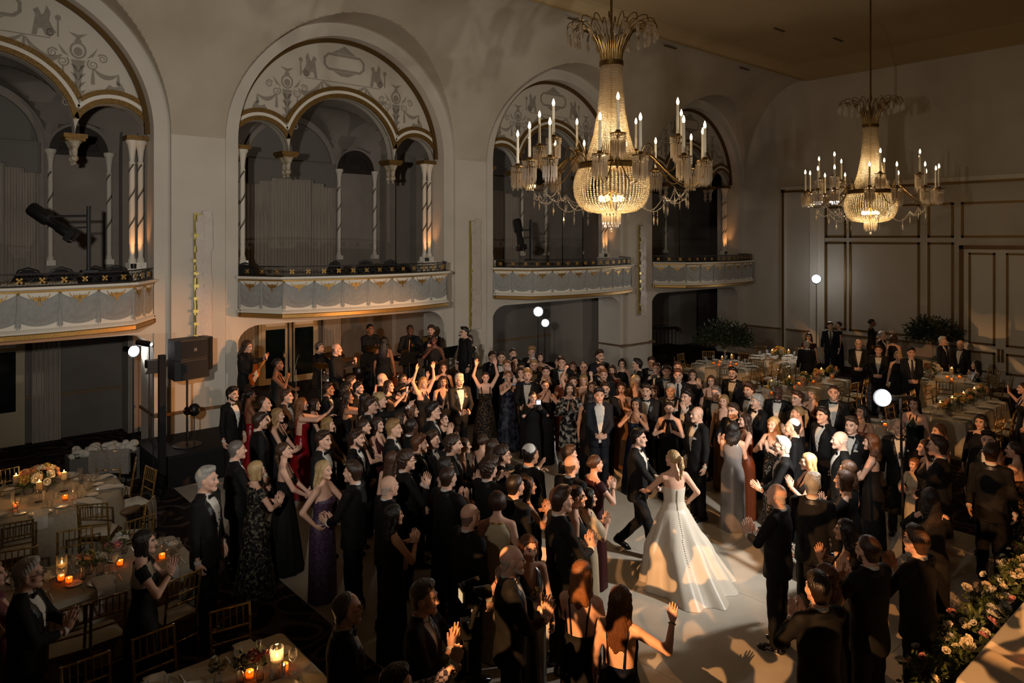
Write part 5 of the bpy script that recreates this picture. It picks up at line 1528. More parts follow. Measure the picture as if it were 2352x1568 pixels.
# T1: round table at the left with three tall candles
r1 = 1.0
td1 = 'the round table at the far left'
table_round(T1.x, T1.y, r1, td1, 'round table in floor-length linen at the left with three pillar candles', 9, .35, True, [], 0)
for k, (px, py) in enumerate(((92, 1140), (228/2.538, 1122), (372/2.538, 1112))):
    pass
pc = [((37, 1136), 'lit pillar candle, left one of three on the round left table'), ((90, 1152), 'lit pillar candle, nearest of three on the round left table'), ((147, 1128), 'lit pillar candle, right one of three on the round left table')]
for (p, lab) in pc:
    w = on_z(p[0], p[1], TZ); pillar((w.x, w.y, TZ), lab, 'pillar candles at left', 1.6)
for k, p in enumerate(((36, 1166), (149, 1148))):
    w = on_z(p[0], p[1], TZ); votive((w.x, w.y, TZ), 'small amber votive on the round left table, %s of two' % ('left' if k == 0 else 'right'), 'votives at left', .5)
w = on_z(98, 1130, TZ); bouquet((w.x, w.y, TZ), 'peach and yellow flower centrepiece among candles on the round left table', 'table flowers', 20, .22, (0, 2, 0, 1), 1)
bouquet((w.x-.17, w.y+.06, TZ), 'orange and cream flower cluster at the left of the round table centrepiece', 'table flowers', 12, .16, (0, 2, 5), 2)
# T2: long table at the lower left
td2 = 'the long table at lower left'
table_rect(.15, 2.75, 8.65, 9.70, td2, 'long table in linen with candles and bud vases, in front of the round table', True, 4, [('n', k) for k in range(4)]+[('f', k) for k in range(4)])
for k, (p, c) in enumerate((((140, 1335), 1), ((158, 1340), 1), ((372, 1285), 1), ((275, 1300), 0))):
    w = on_z(p[0], p[1], TZ); votive((w.x, w.y, TZ), ['votive in amber glass beside the grey-haired clapping man', 'second votive in amber glass beside the grey-haired clapping man', 'votive in amber glass at the right end of the long left table', 'votive in amber glass between flowers on the long left table'][k], 'votives on the long table', .7)
for k, p in enumerate(((205, 1318), (255, 1292), (228, 1322), (285, 1270), (190, 1330))):
    w = on_z(p[0], p[1], TZ); budvase((w.x, w.y, TZ), ['bud vase with yellow sprays on the long left table', 'bud vase with pink rose on the long left table', 'bud vase with pale stems on the long left table', 'bud vase with green sprig beside the dark-haired woman', 'leftmost bud vase on the long left table'][k], 'bud vases on the long table', k, 3, ((2, 2), (3,), (4, 1), (4,), (0,))[k])
w = on_z(142, 1330, TZ); o = thing('hurricane_vase', 'clear glass cylinder with candle on the long left table', 'vase', (w.x, w.y, TZ)); obj('cylinder_vase', CYLV, o); obj('floating_candle', FLOATW, o); obj('flame', FLM, o, (0, 0, .17))
# T3: bottom table
td3 = 'the table at the bottom edge'
table_rect(.6, 2.85, 5.55, 6.63, td3, 'linen covered table at the bottom edge with a floating candle', True, 3, [('n', k) for k in range(3)]+[('f', k) for k in range(3)])
w = on_z(636, 1555, TZ); o = thing('hurricane_vase', 'tall glass cylinder with floating lit candle on the bottom table', 'vase', (w.x, w.y, TZ)); obj('cylinder_vase', CYLV, o); obj('floating_candle', FLOATW, o); obj('flame', FLM, o, (0, 0, .17)); candle_lamp((w.x, w.y, TZ+.235), 1.5)
for k, p in enumerate(((573, 1558), (653, 1542))):
    w = on_z(p[0], p[1], TZ); votive((w.x, w.y, TZ), ['gold votive left of the glass cylinder on the bottom table', 'clear votive right of the glass cylinder on the bottom table'][k], 'votives on the bottom table', .8)
for k, p in enumerate(((597, 1562), (552, 1568), (500, 1575))):
    w = on_z(p[0], p[1], TZ); budvase((w.x, w.y, TZ), ['bud vase with pink bloom beside the glass cylinder', 'bud vase with white bloom on the bottom table', 'bud vase with pale green bloom on the bottom table'][k], 'bud vases on the bottom table', k+5, 3, ((3,), (4,), (1,))[k])
# chairs at the left, placed one by one: pixel of the middle of the top rail, yaw of the chair
def fchair(px, py, yaw, label):
    p = on_z(px, py, .92); ca, sa = math.cos(yaw), math.sin(yaw)
    return chair((p.x-.268*sa*1.0, p.y+.268*ca, 0), yaw, label)
for (px, py, yaw, lab) in (
    (312, 1058, R(75), 'gold slat-back chair turned sideways at the right of the round left table'),
    (347, 1075, R(100), 'gold slat-back chair seen edge-on at the right of the round left table'),
    (212, 1158, R(-28), 'gold slat-back chair before the round left table, hiding its cloth'),
    (322, 1190, R(12), 'gold slat-back chair with bag on its seat between the two left tables'),
    (172, 1216, R(170), 'gold slat-back chair with back to the long left table'),
    (36, 1200, R(-8), 'gold slat-back chair before the round table near the photo edge'),
    (42, 1262, R(168), 'gold slat-back chair behind the long table near the photo edge'),
    (245, 1372, R(4), 'gold slat-back chair centred on the near side of the long left table'),
    (160, 1398, R(-6), 'gold slat-back chair behind the hands of the grey-haired clapping man'),
    (425, 1322, R(14), 'gold slat-back chair behind the woman in black at the long table end'),
    (352, 1452, R(186), 'gold slat-back chair on the far side of the bottom table, centre'),
    (528, 1395, R(172), 'gold slat-back chair at the far right corner of the bottom table'),
    (196, 1515, R(182), 'gold slat-back chair on the far side of the bottom table, leftmost'),
    (12, 1078, R(190), 'gold slat-back chair behind the round table at the photo edge'),
    (252, 1036, R(150), 'gold slat-back chair draped with a grey fur wrap'),
    (345, 1150, R(60), 'gold slat-back chair with a shawl over its back')):
    fchair(px, py, yaw, lab)
# wraps and napkin tubs at the left
FUR = mat('grey_fur', '8a857d', .95, col2='5e5a55', nscale=60, bump=1.0, bscale=90)
p = on_z(252, 1036, .92)
t = MB(); rows = []
for i in range(26):
    f = i/25; row = []
    for j in range(15):
        g = j/14-.5; x = g*.62; over = f*1.0-.5
        y = .05*math.tanh(over*9)+.012*math.sin(22*g+f*3); z = .95-abs(over)*(.72+.2*abs(g))+.012*math.sin(30*f)
        row.append((x, y, z))
    rows.append(row)
t.grid(rows); tag(t.build('fur_wrap', FUR, None, (p.x, p.y, 0), R(150)), 'grey ruffled fur wrap draped over a chair back behind the round table', 'wrap')
p = on_z(345, 1150, .92)
t = MB(); rows = []
for i in range(20):
    f = i/19; over = f-.5
    rows.append([(g*.34, .035*math.tanh(over*9)+.012*math.sin(26*g+2*f), .95-abs(over)*.9) for g in np.linspace(-.5, .5, 12)])
t.grid(rows); tag(t.build('shawl', mat('taupe_shawl', '7d6f5f', .9), None, (p.x, p.y, 0), R(60)), 'taupe shawl hanging over a chair back by the round table', 'shawl')
CRUM = mat('crumpled_linen', 'c4bdb0', .9)
for k, (px, py) in enumerate(((195, 1085), (272, 1072))):
    g = on_z(px, py, .25); o = thing('napkin_tub', ['open tub heaped with crumpled napkins behind the round table', 'second open tub heaped with napkins, nearer the stage'][k], 'tub', (g.x, g.y, 0), .3*k)
    t = MB(); t.box(-.26, .26, -.2, .2, 0, .03); 
    for a in ((-.28, .28, -.22, -.2), (-.28, .28, .2, .22), (-.28, -.26, -.2, .2), (.26, .28, -.2, .2)): t.box(*a, 0, .58)
    t.build('tub_body', mat('tub_grey', '5a554e', .7), o)
    rr = random.Random(k); t = MB()
    for q_ in range(26): t.sphere((rr.uniform(-.22, .22), rr.uniform(-.16, .16), .56+rr.uniform(0, .14)), (rr.uniform(.05, .1), rr.uniform(.05, .1), rr.uniform(.04, .08)), 7, 5)
    tag(t.build('crumpled_napkins', CRUM, o), kind='stuff')
w = on_z(300, 1180, .5); t = MB(); t.sphere((0, 0, .06), (.17, .08, .06), 12, 6); tag(t.build('clutch_bag', mat('tan_leather', '6b5138', .5), None, (w.x, w.y, .5), .4), 'tan clutch bag lying on a chair seat between the left tables', 'bag')

# ---- right side tables
td4 = 'the table under tall greenery'
far_chairs(table_round(T4.x, T4.y, .92, td4, 'round table under the tall leafy arrangement near the staircase', 9, .2, False, None, 1), td4, True)
td5 = 'the round table near the end wall'
far_chairs(table_round(T5.x, T5.y, .92, td5, 'round table near the end wall with a candle and flowers', 8, .1, False, [0, 1, 3, 4, 5, 6], 1), td5)
td6 = 'the long candlelit table'
far_chairs(table_rect(15.7, 19.3, 8.5, 9.55, td6, 'long table with golden flowers and many candles behind the guests', False, 5, [('n', 0), ('n', 1)]), td6)
td7 = 'the rose bowl table'
far_chairs(table_round(T7.x, T7.y, .95, td7, 'round table with white rose bowl near the double door', 8, .3, False, [0, 2, 4, 5, 6, 7], 1), td7)
td8 = 'the bright white table'
far_chairs(table_rect(16.5, 19.4, 5.0, 6.05, td8, 'long table with bright white cloth edge at right', False, 4), td8)
td9 = 'the table behind the pole flash'
far_chairs(table_rect(13.7, 15.6, 5.45, 6.45, td9, 'linen table with glasses beside the bright pole flash', False, 3, [('n', 0), ('n', 1), ('n', 2)]), td9)
for (what, td), L in REG.items():
    for k, o in enumerate(sorted(L, key=lambda q_: px_of(q_.location))): o['label'] = '%s, %s from the left on %s' % (what, ordinal(k), td)
# candles and flowers on them
rr = random.Random(5)
for k in range(7):
    x = 15.95+.52*k; votive((x+.1, 9.02+.12*(k % 2)-.06, TZ), 'votive, %s from the left on %s' % (ordinal(k), td6), 'votives on the long candlelit table', .6 if k % 2 else 0)
for k in range(4):
    x = 16.2+.85*k; pillar((x, 9.05, TZ), 'tall candle, %s from the left on %s' % (ordinal(k), td6), 'tall candles on the long candlelit table', 1.0 if k % 2 else 0)
for k in range(5):
    x = 15.98+.75*k; bouquet((x+.28, 9.0, TZ), 'golden flower bunch, %s from the left on %s' % (ordinal(k), td6), 'flowers on the long candlelit table', 9, .15, (2, 0, 2, 1), k+3)
pillar((T5.x-.25, T5.y+.1, TZ), 'lit candle at the left of ' + td5, 'tall candles at right', 1.2); pillar((T5.x+.1, T5.y-.25, TZ), 'lit candle beside the flowers on ' + td5, 'tall candles at right', 1.2)
bouquet((T5.x, T5.y, TZ), 'yellow and pink flowers on ' + td5, 'table flowers', 16, .2, (2, 3, 1), 4)
bouquet((T7.x-.25, T7.y+.25, TZ), 'bowl of white and peach roses near the double door', 'table flowers', 22, .24, (1, 4, 0, 1), 5)
pillar((T7.x+.0, T7.y-.15, TZ), 'tall lit candle beside the white rose bowl', 'tall candles at right', 1.6)
for k in range(3): votive((T7.x-.35+.3*k, T7.y-.25+.2*(k % 2), TZ), 'votive, %s from the left on %s' % (ordinal(k), td7), 'votives by the rose bowl', .4)
for k in range(4):
    x = 16.8+.72*k
    pillar((x, 5.55, TZ), 'tall candle, %s from the left on %s' % (ordinal(k), td8), 'tall candles on the white table', 1.0 if k % 2 else .8)
    bouquet((x+.34, 5.5, TZ), 'cream and gold flower bunch, %s from the left on %s' % (ordinal(k), td8), 'flowers on the white table', 10, .15, (2, 1, 0), k+9)
for k in range(2): votive((14.2+.8*k, 5.95, TZ), 'votive, %s on %s' % (ordinal(k), td9), 'votives by the pole flash', .6)
for k in range(2): pillar((T4.x-.3+.5*k, T4.y-.1, TZ), 'candle, %s beneath the tall greenery' % ordinal(k), 'candles under the greenery', .5)
for k in range(6):
    a = k*1.05; votive((T4.x+.32*math.cos(a), T4.y+.32*math.sin(a), TZ), 'votive, %s from the left around the tall greenery vase' % ordinal([3, 4, 5, 2, 0, 1][k]), 'votives circling the greenery', 0)
w = on_z(1480, 880, TZ+.5)
# tall greenery
BIG = leaves(420, (.85, .85, .62), 77, .12, LEAFD, lift=.1)
def tall_green(loc, label, z0):
    o = thing('tall_greenery', label, 'arrangement', loc, rr.uniform(0, 3), 'tall green arrangements')
    t = MB(); t.lathe([(.09, 0), (.09, .012), (.02, .03), (.018, .3), (.03, .4), (.07, .62), (.065, .62), (.025, .4), (.0, .36)], 14); t.build('trumpet_vase', GLASS, o)
    t = MB()
    for k in range(12):
        a = k*.524; t.bar((0, 0, .45), (.3*math.cos(a), .3*math.sin(a), .85), .012)
    t.build('branches', mat('branch_bark', '2c2218', .8), o)
    tag(obj('foliage', BIG, o, (0, 0, .62)), kind='stuff')
tall_green((T4.x, T4.y, TZ), 'tall dome of dark green foliage on the round table by the staircase', 0)
t = MB(); g = on_z(2135, 872, 0)
sb = on_x(2135, 800, 24.2); SB = thing('side_table', 'linen covered side table against the end wall under dark greenery', 'table', (24.5, sb.y, 0)); obj('tablecloth', rect_cloth(.7, 1.6), SB)
tall_green((24.5, sb.y, TZ), 'wide dark green arrangement in front of the panelled end wall', 0)
# head table at lower right with flower runner
td = 'the head table'
HT = thing('banquet_table', 'white covered head table at the lower right corner', 'table', (8.9, 1.6, 0))
WHITEC = mat('white_cloth', 'cfc3ae', .85, bump=.15, bscale=60)
me = rect_cloth(4.1, 1.1); me.materials[0] = WHITEC; obj('tablecloth', me, HT)
votive((7.62, 1.78, TZ), 'gold votive on the head table at the lower right corner', 'votives on the head table', .6)
RUN = [leaves(60, (.26, .2, .22), 40+k, .06, LEAF) for k in range(3)]
for k in range(7):
    x = 6.95+.58*k; o = thing('flower_mound', 'white and blush flower mound along the head table, %s from the left' % ordinal(k), 'flowers', (x, 2.42, .0), .8*k, 'flower mounds along the head table')
    rr2 = random.Random(60+k); t = MB(); t.box(-.28, .28, -.1, .1, 0, .5); t.build('planter', mat('moss', '2c3320', .95), o)
    tag(obj('foliage', RUN[k % 3], o, (0, 0, .62)), kind='stuff')
    for q_ in range(9):
        f = obj('flower_head', ROSES[(4, 4, 1, 1, 3)[rr2.randrange(5)]], o, (rr2.uniform(-.25, .25), rr2.uniform(-.18, .18), .66+rr2.uniform(0, .2))); s = rr2.uniform(.5, 1.15); f.scale = (s, s, s); f.rotation_euler = (rr2.uniform(-.7, .7), rr2.uniform(-.7, .7), 0)
GT = thing('gallery_table', 'pale clothed table behind the leftmost balcony rail', 'table', (1.75, 15.05, 2.98)); obj('tablecloth', rect_cloth(1.7, .5), GT)
# ================================================================ stage, lights on stands, sound, instruments
ST = thing('stage_platform', 'low black stage under the second balcony carrying the band', 'stage', (8, 14.6, 0))
DECK = mat('stage_carpet', '1a1817', .9); 
t = MB(); t.box(-4.35, 4.3, -.75, .78, SZ-.06, SZ); t.box(-2.26, 3.06, .78, 4.3, SZ-.06, SZ); t.build('deck', DECK, ST)
t = MB(); t.box(-4.33, 4.28, -.74, -.70, 0, SZ-.06); t.box(-4.33, -4.29, -.7, .76, 0, SZ-.06); t.box(4.24, 4.28, -.7, .76, 0, SZ-.06); t.build('skirt', BLACKM, ST)
def stand(name, label, cat, loc, h, r=.012, spread=.35, m=BLACK):
    o = thing(name, label, cat, loc)
    t = MB(); t.tube([(0, 0, .12), (0, 0, h)], [r*1.3, r], 8); t.build('pole', m, o)
    for k in range(3):
        a = 2*pi*k/3+.4; t = MB(); t.tube([(0, 0, .45), (spread*math.cos(a), spread*math.sin(a), .012)], .008, 5); t.tube([(0, 0, .16), (spread*.55*math.cos(a), spread*.55*math.sin(a), .20)], .006, 5); t.build('leg', m, o)
    return o
FLASH = mat('flash_tube', 'ffffff', emit='f4f8ff', estr=26)
FLASH2 = mat('flash_tube_small', 'ffffff', emit='f4f8ff', estr=9)
def flash_head(o, z, aim, r=.10, em=FLASH, off=(0, 0, 0)):
    """studio flash: cylindrical body, flared reflector, glowing dome"""
    d = Vector(aim).normalized(); q_ = d.to_track_quat('Z', 'Y')
    t = MB(); t.lathe([(0, -.28), (.055, -.28), (.06, -.27), (.06, -.02), (r, .05), (r*1.03, .055), (r*.98, .05), (.05, .0), (0, .0)], 18); h = t.build('flash_body', BLACK, o, Vector(off)+Vector((0, 0, z))); h.rotation_mode = 'QUATERNION'; h.rotation_quaternion = q_
    t = MB(); t.sphere((0, 0, .02), (r*.92, r*.92, .05), 16, 8); g = t.build('flash_dome', em, o, Vector(off)+Vector((0, 0, z))); g.rotation_mode = 'QUATERNION'; g.rotation_quaternion = q_
    return d
def cam_dir(p): return (Vector((0, 0, CAMH))-Vector(p)).normalized()
# strobe in front of the end wall
p = on_x(1875, 640, 24.4); o = stand('flash_stand', 'studio flash on tall stand in front of the end wall', 'studio flash', (p.x, p.y, 0), p.z); flash_head(o, p.z, Vector((-1, -.5, -.15)), .17)
lamp('end_wall_flash', 'SPOT', p+Vector((-.2, -.1, 0)), 320, WHITE, (8, 5.8, .8), spot_size=R(140), spot_blend=.7, shadow_soft_size=.10)
# pair under the third balcony
p = on_y(1236, 715, 16.9); o = stand('flash_stand', 'taller bright studio flash under the balcony behind the large chandelier', 'studio flash', (p.x, p.y, 0), p.z); flash_head(o, p.z, Vector((-.55, -.8, -.05)), .17)
lamp('bay_three_flash', 'SPOT', p+Vector((-.14, -.2, 0)), 330, WHITE, (8, 6.5, 1.0), spot_size=R(130), spot_blend=.7, shadow_soft_size=.10)
p = on_y(1252, 741, 15.95); o = stand('flash_stand', 'lower bright studio flash under the balcony behind the large chandelier', 'studio flash', (p.x, p.y, 0), p.z); flash_head(o, p.z, Vector((-.55, -.8, -.05)), .13, FLASH2)
# pair at the left
p = on_y(306, 806, 16.6); o = stand('flash_stand', 'large round studio flash under the leftmost balcony', 'studio flash', (p.x, p.y, 0), p.z); flash_head(o, p.z, Vector((.35, -.9, -.1)), .13, FLASH2)
lamp('left_flash', 'SPOT', p+Vector((.1, -.2, 0)), 60, WHITE, (8, 6.5, .8), spot_size=R(110), spot_blend=.7, shadow_soft_size=.10)
p = on_y(343, 790, 15.25); o = stand('flash_stand', 'small studio flash on stand left of the loudspeaker', 'studio flash', (p.x, p.y, 0), p.z, spread=.10); flash_head(o, p.z, Vector((.55, -.8, -.1)), .04, FLASH2)
p = on_y(352, 835, 14.15); t = MB(); o = thing('floodlight', 'dark barn-door lamp beside the loudspeaker', 'lamp', (p.x, p.y, 0)); t.tube([(0, 0, .0), (0, 0, p.z)], .012, 6); t.build('pole', BLACK, o); t = MB(); t.box(-.12, .12, -.1, .1, p.z-.07, p.z+.07); t.prism([(-.12, p.z-.07), (.12, p.z-.07), (.16, p.z-.16), (-.16, p.z-.16)], 'y', -.12, -.1); t.build('housing', BLACK, o)
# loudspeaker
p = on_y(430, 822, 14.35)
L = thing('loudspeaker', 'black two-box loudspeaker on a pole in front of the plain pier', 'loudspeaker', (p.x, p.y, SZ), R(12))
zc = p.z-SZ
for s in (0, 1):
    z0, z1 = zc-.37+.375*s, zc-.005+.375*s
    t = MB(); t.prism([(-.34, -.18), (-.26, -.25), (.26, -.25), (.34, -.18), (.26, .22), (-.26, .22)], 'z', z0, z1); bx = t.build('cabinet', mat('speaker_paint', '141416', .55), L)
    t = MB(); rows = [[(-.255+.51*j/10, -.255-.03*math.sin(pi*j/10), z0+.02+(z1-z0-.04)*i/3) for j in range(11)] for i in range(4)]; t.grid(rows); t.build('grille', mat('speaker_grille', '0b0b0c', .7, bump=.6, bscale=200), bx)
    if s: t = MB(); t.box(-.03, .03, -.295, -.28, (z0+z1)/2-.03, (z0+z1)/2+.03); t.build('badge', mat('badge_grey', '4a4a4a', .5), bx)
t = MB(); t.prism([(.33, -.2), (.46, -.1), (.46, .16), (.33, .2)], 'z', zc-.25, zc+.37); t.build('side_horn', BLACK, L)
t = MB(); t.tube([(0, 0, .06), (0, 0, zc-.36)], .022, 8); t.build('pole', BLACK, L); t = MB(); t.lathe([(0, 0), (.26, 0), (.26, .02), (.03, .05), (0, .05)], 20); t.build('base', BLACK, L)
p2 = on_y(433, 942, 14.15); o = thing('moving_light', 'black moving head light clamped low on the loudspeaker pole', 'stage light', (p.x+.06, p.y-.22, 0)); z = p2.z
t = MB(); t.sphere((0, -.05, z), (.10, .09, .10), 14, 9); t.lathe([(.075, 0), (.085, .06), (.07, .06), (.06, .02), (0, .02)], 16, (.0, 0, 0)); 
t = MB(); t.sphere((0, 0, z), (.11, .10, .12), 14, 9); t.build('lamp_head', BLACK, o); t = MB(); t.lathe([(0, 0), (.07, 0), (.08, .08), (.07, .085), (0, .05)], 14); h = t.build('lens', mat('lens_dark', '1a0c0e', .1, spec=.8), o, (-.09, -.04, z)); h.rotation_euler = (R(80), 0, R(-60)); t = MB(); t.box(-.02, .02, .08, .2, z-.05, z+.05); t.build('clamp', BLACK, o)
t = MB(); t.tube([(0, 0, SZ), (0, 0, z-.1)], .01, 6); t.build('stem', BLACK, o)
p = on_y(372, 815, 13.6); o = thing('column_stand', 'tall narrow black column left of the loudspeaker', 'stand', (p.x, p.y, 0)); t = MB(); t.box(-.055, .055, -.05, .05, .02, p.z); t.build('column', BLACKM, o); t = MB(); t.box(-.2, .2, -.2, .2, 0, .02); t.build('base_plate', BLACKM, o)
# theatre spots on balconies
def theatre_spot(loc, aim, label, zp, arm):
    o = thing('theatre_spot', label, 'spotlight', (loc[0], loc[1], 3.92), 0, 'theatre spots on the balconies'); hz = loc[2]-3.92
    t = MB(); t.tube([(0, 0, 0), (0, 0, zp-3.92)], .035, 8); t.build('pole', BLACK, o)
    t = MB(); t.box(-.12, .12, -.12, .12, -.01, .03); t.build('base', BLACK, o)
    e = Vector(arm); t = MB(); t.tube([(0, 0, hz+.12), e+Vector((0, 0, hz+.10))], .02, 6); t.tube([(0, 0, hz-.08), e*.75+Vector((0, 0, hz-.10)), e+Vector((0, 0, hz+.02))], .014, 6); t.tube([(0, 0, hz+.1), (.02, 0, hz-.2), (0, 0, hz-.4)], .008, 5); t.build('yoke', BLACK, o)
    d = Vector(aim).normalized(); h = MB()
    h.lathe([(0, -.42), (.10, -.42), (.12, -.38), (.12, -.08), (.085, -.05), (.08, .12), (.095, .14), (.095, .3), (.11, .31), (.11, .34), (.09, .34), (.085, .3), (0, .28)], 16); b_ = h.build('barrel', BLACK, o, e+Vector((0, 0, hz))); b_.rotation_mode = 'QUATERNION'; b_.rotation_quaternion = d.to_track_quat('Z', 'Y')
    h = MB(); h.lathe([(0, .30), (.082, .30), (.06, .315), (0, .32)], 14); g = h.build('lens', mat('amber_lens', '6a3010', .1, emit='ff7a20', estr=.6), o, e+Vector((0, 0, hz))); g.rotation_mode = 'QUATERNION'; g.rotation_quaternion = d.to_track_quat('Z', 'Y')
    for k in range(4):
        h = MB(); h.box(-.10, .10, .11, .114, .33, .44); q_ = h.build('barn_door', BLACK, o, e+Vector((0, 0, hz))); q_.rotation_mode = 'QUATERNION'; q_.rotation_quaternion = d.to_track_quat('Z', 'Y') @ Quaternion((0, 0, 1), k*pi/2)
p = on_y(204, 548, 14.40); theatre_spot((p.x, p.y, 4.78), (.72, -.45, -.62), 'black theatre spotlight on the leftmost balcony rail', 4.5+(548-473)/FPX*12.6, (-.55, 0, 0))
p = on_y(1219, 548, 14.42); theatre_spot((p.x, p.y, 4.62), (-.1, -.35, -.92), 'black theatre spotlight on the balcony rail behind the chandelier', 4.5+(548-505)/FPX*20, (-.42, 0, .0))
# dark stacked gallery chairs behind the rails
t = MB(); t.tube([(-.22, 0, .44), (-.25, .03, .75), (-.15, .05, .95), (0, .06, 1.0), (.15, .05, .95), (.25, .03, .75), (.22, 0, .44)], .016, 6); GCF = t.mesh('back_frame', BLACK)
t = MB(); t.sphere((0, .045, .74), (.22, .035, .23), 14, 9); GCB = t.mesh('back_pad', mat('charcoal_pad', '1c1b1c', .9)); t = MB(); t.sphere((0, -.2, .46), (.24, .24, .05), 14, 7); GCS = t.mesh('seat', mat('charcoal_pad'))
GCL = []
for (x, y) in ((-.2, -.38), (.2, -.38), (-.2, -.02), (.2, -.02)):
    t = MB(); t.tube([(x, y, 0), (x*.95, y*.9, .44)], .012, 6); GCL.append(t.mesh('leg', BLACK))
k = 0
for (px, py, bl) in ((268, 600, 'leftmost'), (140, 602, 'leftmost'), (215, 606, 'leftmost'), (66, 606, 'leftmost'), (560, 592, 'band'), (765, 594, 'band'), (838, 592, 'band'), (895, 592, 'band'), (1020, 592, 'x')):
    if bl == 'x': continue
    p = on_z(px, py, 3.97); r_ = ray(px, 548); y = 15.35 if k % 2 else 15.6; q_ = on_y(px, py, y)
    o = thing('gallery_chair', ['round-backed dark chair by the theatre spotlight pole', 'round-backed dark chair under the theatre spotlight lens', 'round-backed dark chair right behind the spotlight pole', 'leftmost round-backed dark chair on the left balcony', 'round-backed dark chair at the left end of the balcony above the band', 'round-backed dark chair in the middle of the balcony above the band', 'second round-backed dark chair in the middle of the balcony above the band', 'rightmost round-backed dark chair on the balcony above the band'][k], 'chair', (q_.x, y, 2.98), R(180+20*(k % 3-1)), 'dark gallery chairs')
    obj('back_frame', GCF, o); obj('back_pad', GCB, o); obj('seat', GCS, o)
    for l_ in GCL: obj('leg', l_, o)
    k += 1
# pole flash held at the dance floor
p = Vector((8.95, 3.62, 2.60))
o = thing('pole_flash', 'bright flash head on a hand-held black pole beside the guests', 'studio flash', (9.16, 3.42, 0))
t = MB(); t.tube([(0, 0, .75), (-.03, .02, 2.45)], [.016, .013], 8); t.tube([(-.03, .02, 1.9), (-.03, .02, 2.45)], .011, 8); t.build('pole', BLACK, o)
t = MB(); t.tube([(-.03, .02, 2.45), (-.03, .02, 2.6)], .02, 8); t.bar((.10, -.06, 2.6), (-.12, .12, 2.6), .05, .05); t.tube([(-.03, .02, 1.88), (-.03, .02, 1.95)], .026, 8); t.build('bracket', BLACK, o)
flash_head(o, 2.60, cam_dir(p)+Vector((0, .3, 0)), .10, FLASH, (-.17, .16, 0))
# ---- band instruments
WOODB = mat('sunburst_wood', '7a2c10', .25, col2='c0641e', nscale=4, spec=.6); WOODA = mat('spruce_top', 'b0682a', .3, spec=.5)
def guitar(kind, o_person, label, zmid=1.02):
    w = world_of(o_person, (.02, .20, zmid)); a = o_person.rotation_euler[2]
    G = thing(kind+'_guitar', label, 'guitar', w, a)
    ac = kind == 'acoustic'; t = MB(); k = 1.25 if ac else 1.0
    pts = []
    for i in range(32):
        th = 2*pi*i/32; r = .15+.035*math.cos(2*th)-(.035*math.cos(4*th) if not ac else .02*math.cos(4*th))
        pts.append((k*r*1.25*math.cos(th), k*r*math.sin(th)))
    if not ac: pts = [(x, y+(.05 if x < -.1 and y > .05 else 0)) for x, y in pts]
    t.prism(pts, 'y', -.05 if ac else -.022, .05 if ac else .022); b_ = t.build('guitar_body', WOODA if ac else WOODB, G, None, (0, R(28), 0))
    t = MB(); t.box(-.62*k, -.14, .02, .04, -.025, .025); t.build('neck', mat('maple_neck', '9a6a36', .4), b_)
    t = MB(); t.box(-.76*k, -.60*k, .018, .036, -.04, .04); t.build('headstock', mat('maple_neck'), b_)
    t = MB()
    if ac: t.lathe([(0, 0), (.05, 0), (.05, .004), (0, .004)], 16); s_ = t.build('sound_hole', BLACK, b_, (-.05, .055, 0), (R(-90), 0, 0))
    else: t.prism([(-.12, -.1), (.08, -.12), (.12, -.02), (.02, .07), (-.12, .06)], 'y', .022, .027); t.build('pickguard', mat('pickguard', 'c8c0b0', .4), b_)
def mic_stand(x, y, h, label):
    o = thing('microphone_stand', label, 'microphone', (x, y, SZ)); t = MB(); t.lathe([(0, 0), (.14, 0), (.14, .015), (.02, .03), (0, .03)], 16); t.build('base', BLACK, o)
    t = MB(); t.tube([(0, 0, .02), (0, 0, h*.8)], .009, 6); t.tube([(0, .08, h*.78), (0, -.1, h)], .007, 6); t.build('boom', mat('chrome_dull', '6a6866', .3, metal=.9), o); t = MB(); t.sphere((0, -.12, h+.01), .026, 10, 6); t.tube([(0, -.11, h), (0, -.02, h-.04)], .013, 6); t.build('microphone', BLACK, o)
def music_stand(x, y, rz, label, lit=False):
    o = thing('music_stand', label, 'music stand', (x, y, SZ), rz); t = MB(); t.tube([(0, 0, 0), (0, 0, 1.05)], .01, 6); t.build('post', BLACK, o)
    t = MB(); t.obox((0, 0, 1.15), (1, 0, 0), (0, .5, 1), (0, -1, .5), .25, .17, .006); t.build('desk', BLACK, o); t = MB(); t.obox((0, -.012, 1.16), (1, 0, 0), (0, .5, 1), (0, -1, .5), .20, .14, .003); t.build('sheet', mat('paper_lit_tone', 'b89a6a' if lit else '5a5448', .8), o)  # sheet colour carries the warm stage light
    for k in range(3): t = MB(); t.tube([(0, 0, .08), (.22*math.cos(k*2.1), .22*math.sin(k*2.1), .0)], .007, 5); t.build('leg', BLACK, o)
def drum(o, c, r, h, m, tilt=0):
    t = MB(); t.lathe([(0, 0), (r, 0), (r*1.03, .01), (r, .02), (r, h-.02), (r*1.03, h-.01), (r, h), (0, h)], 22); d = t.build('drum', m, o, c, (tilt, 0, 0)); return d
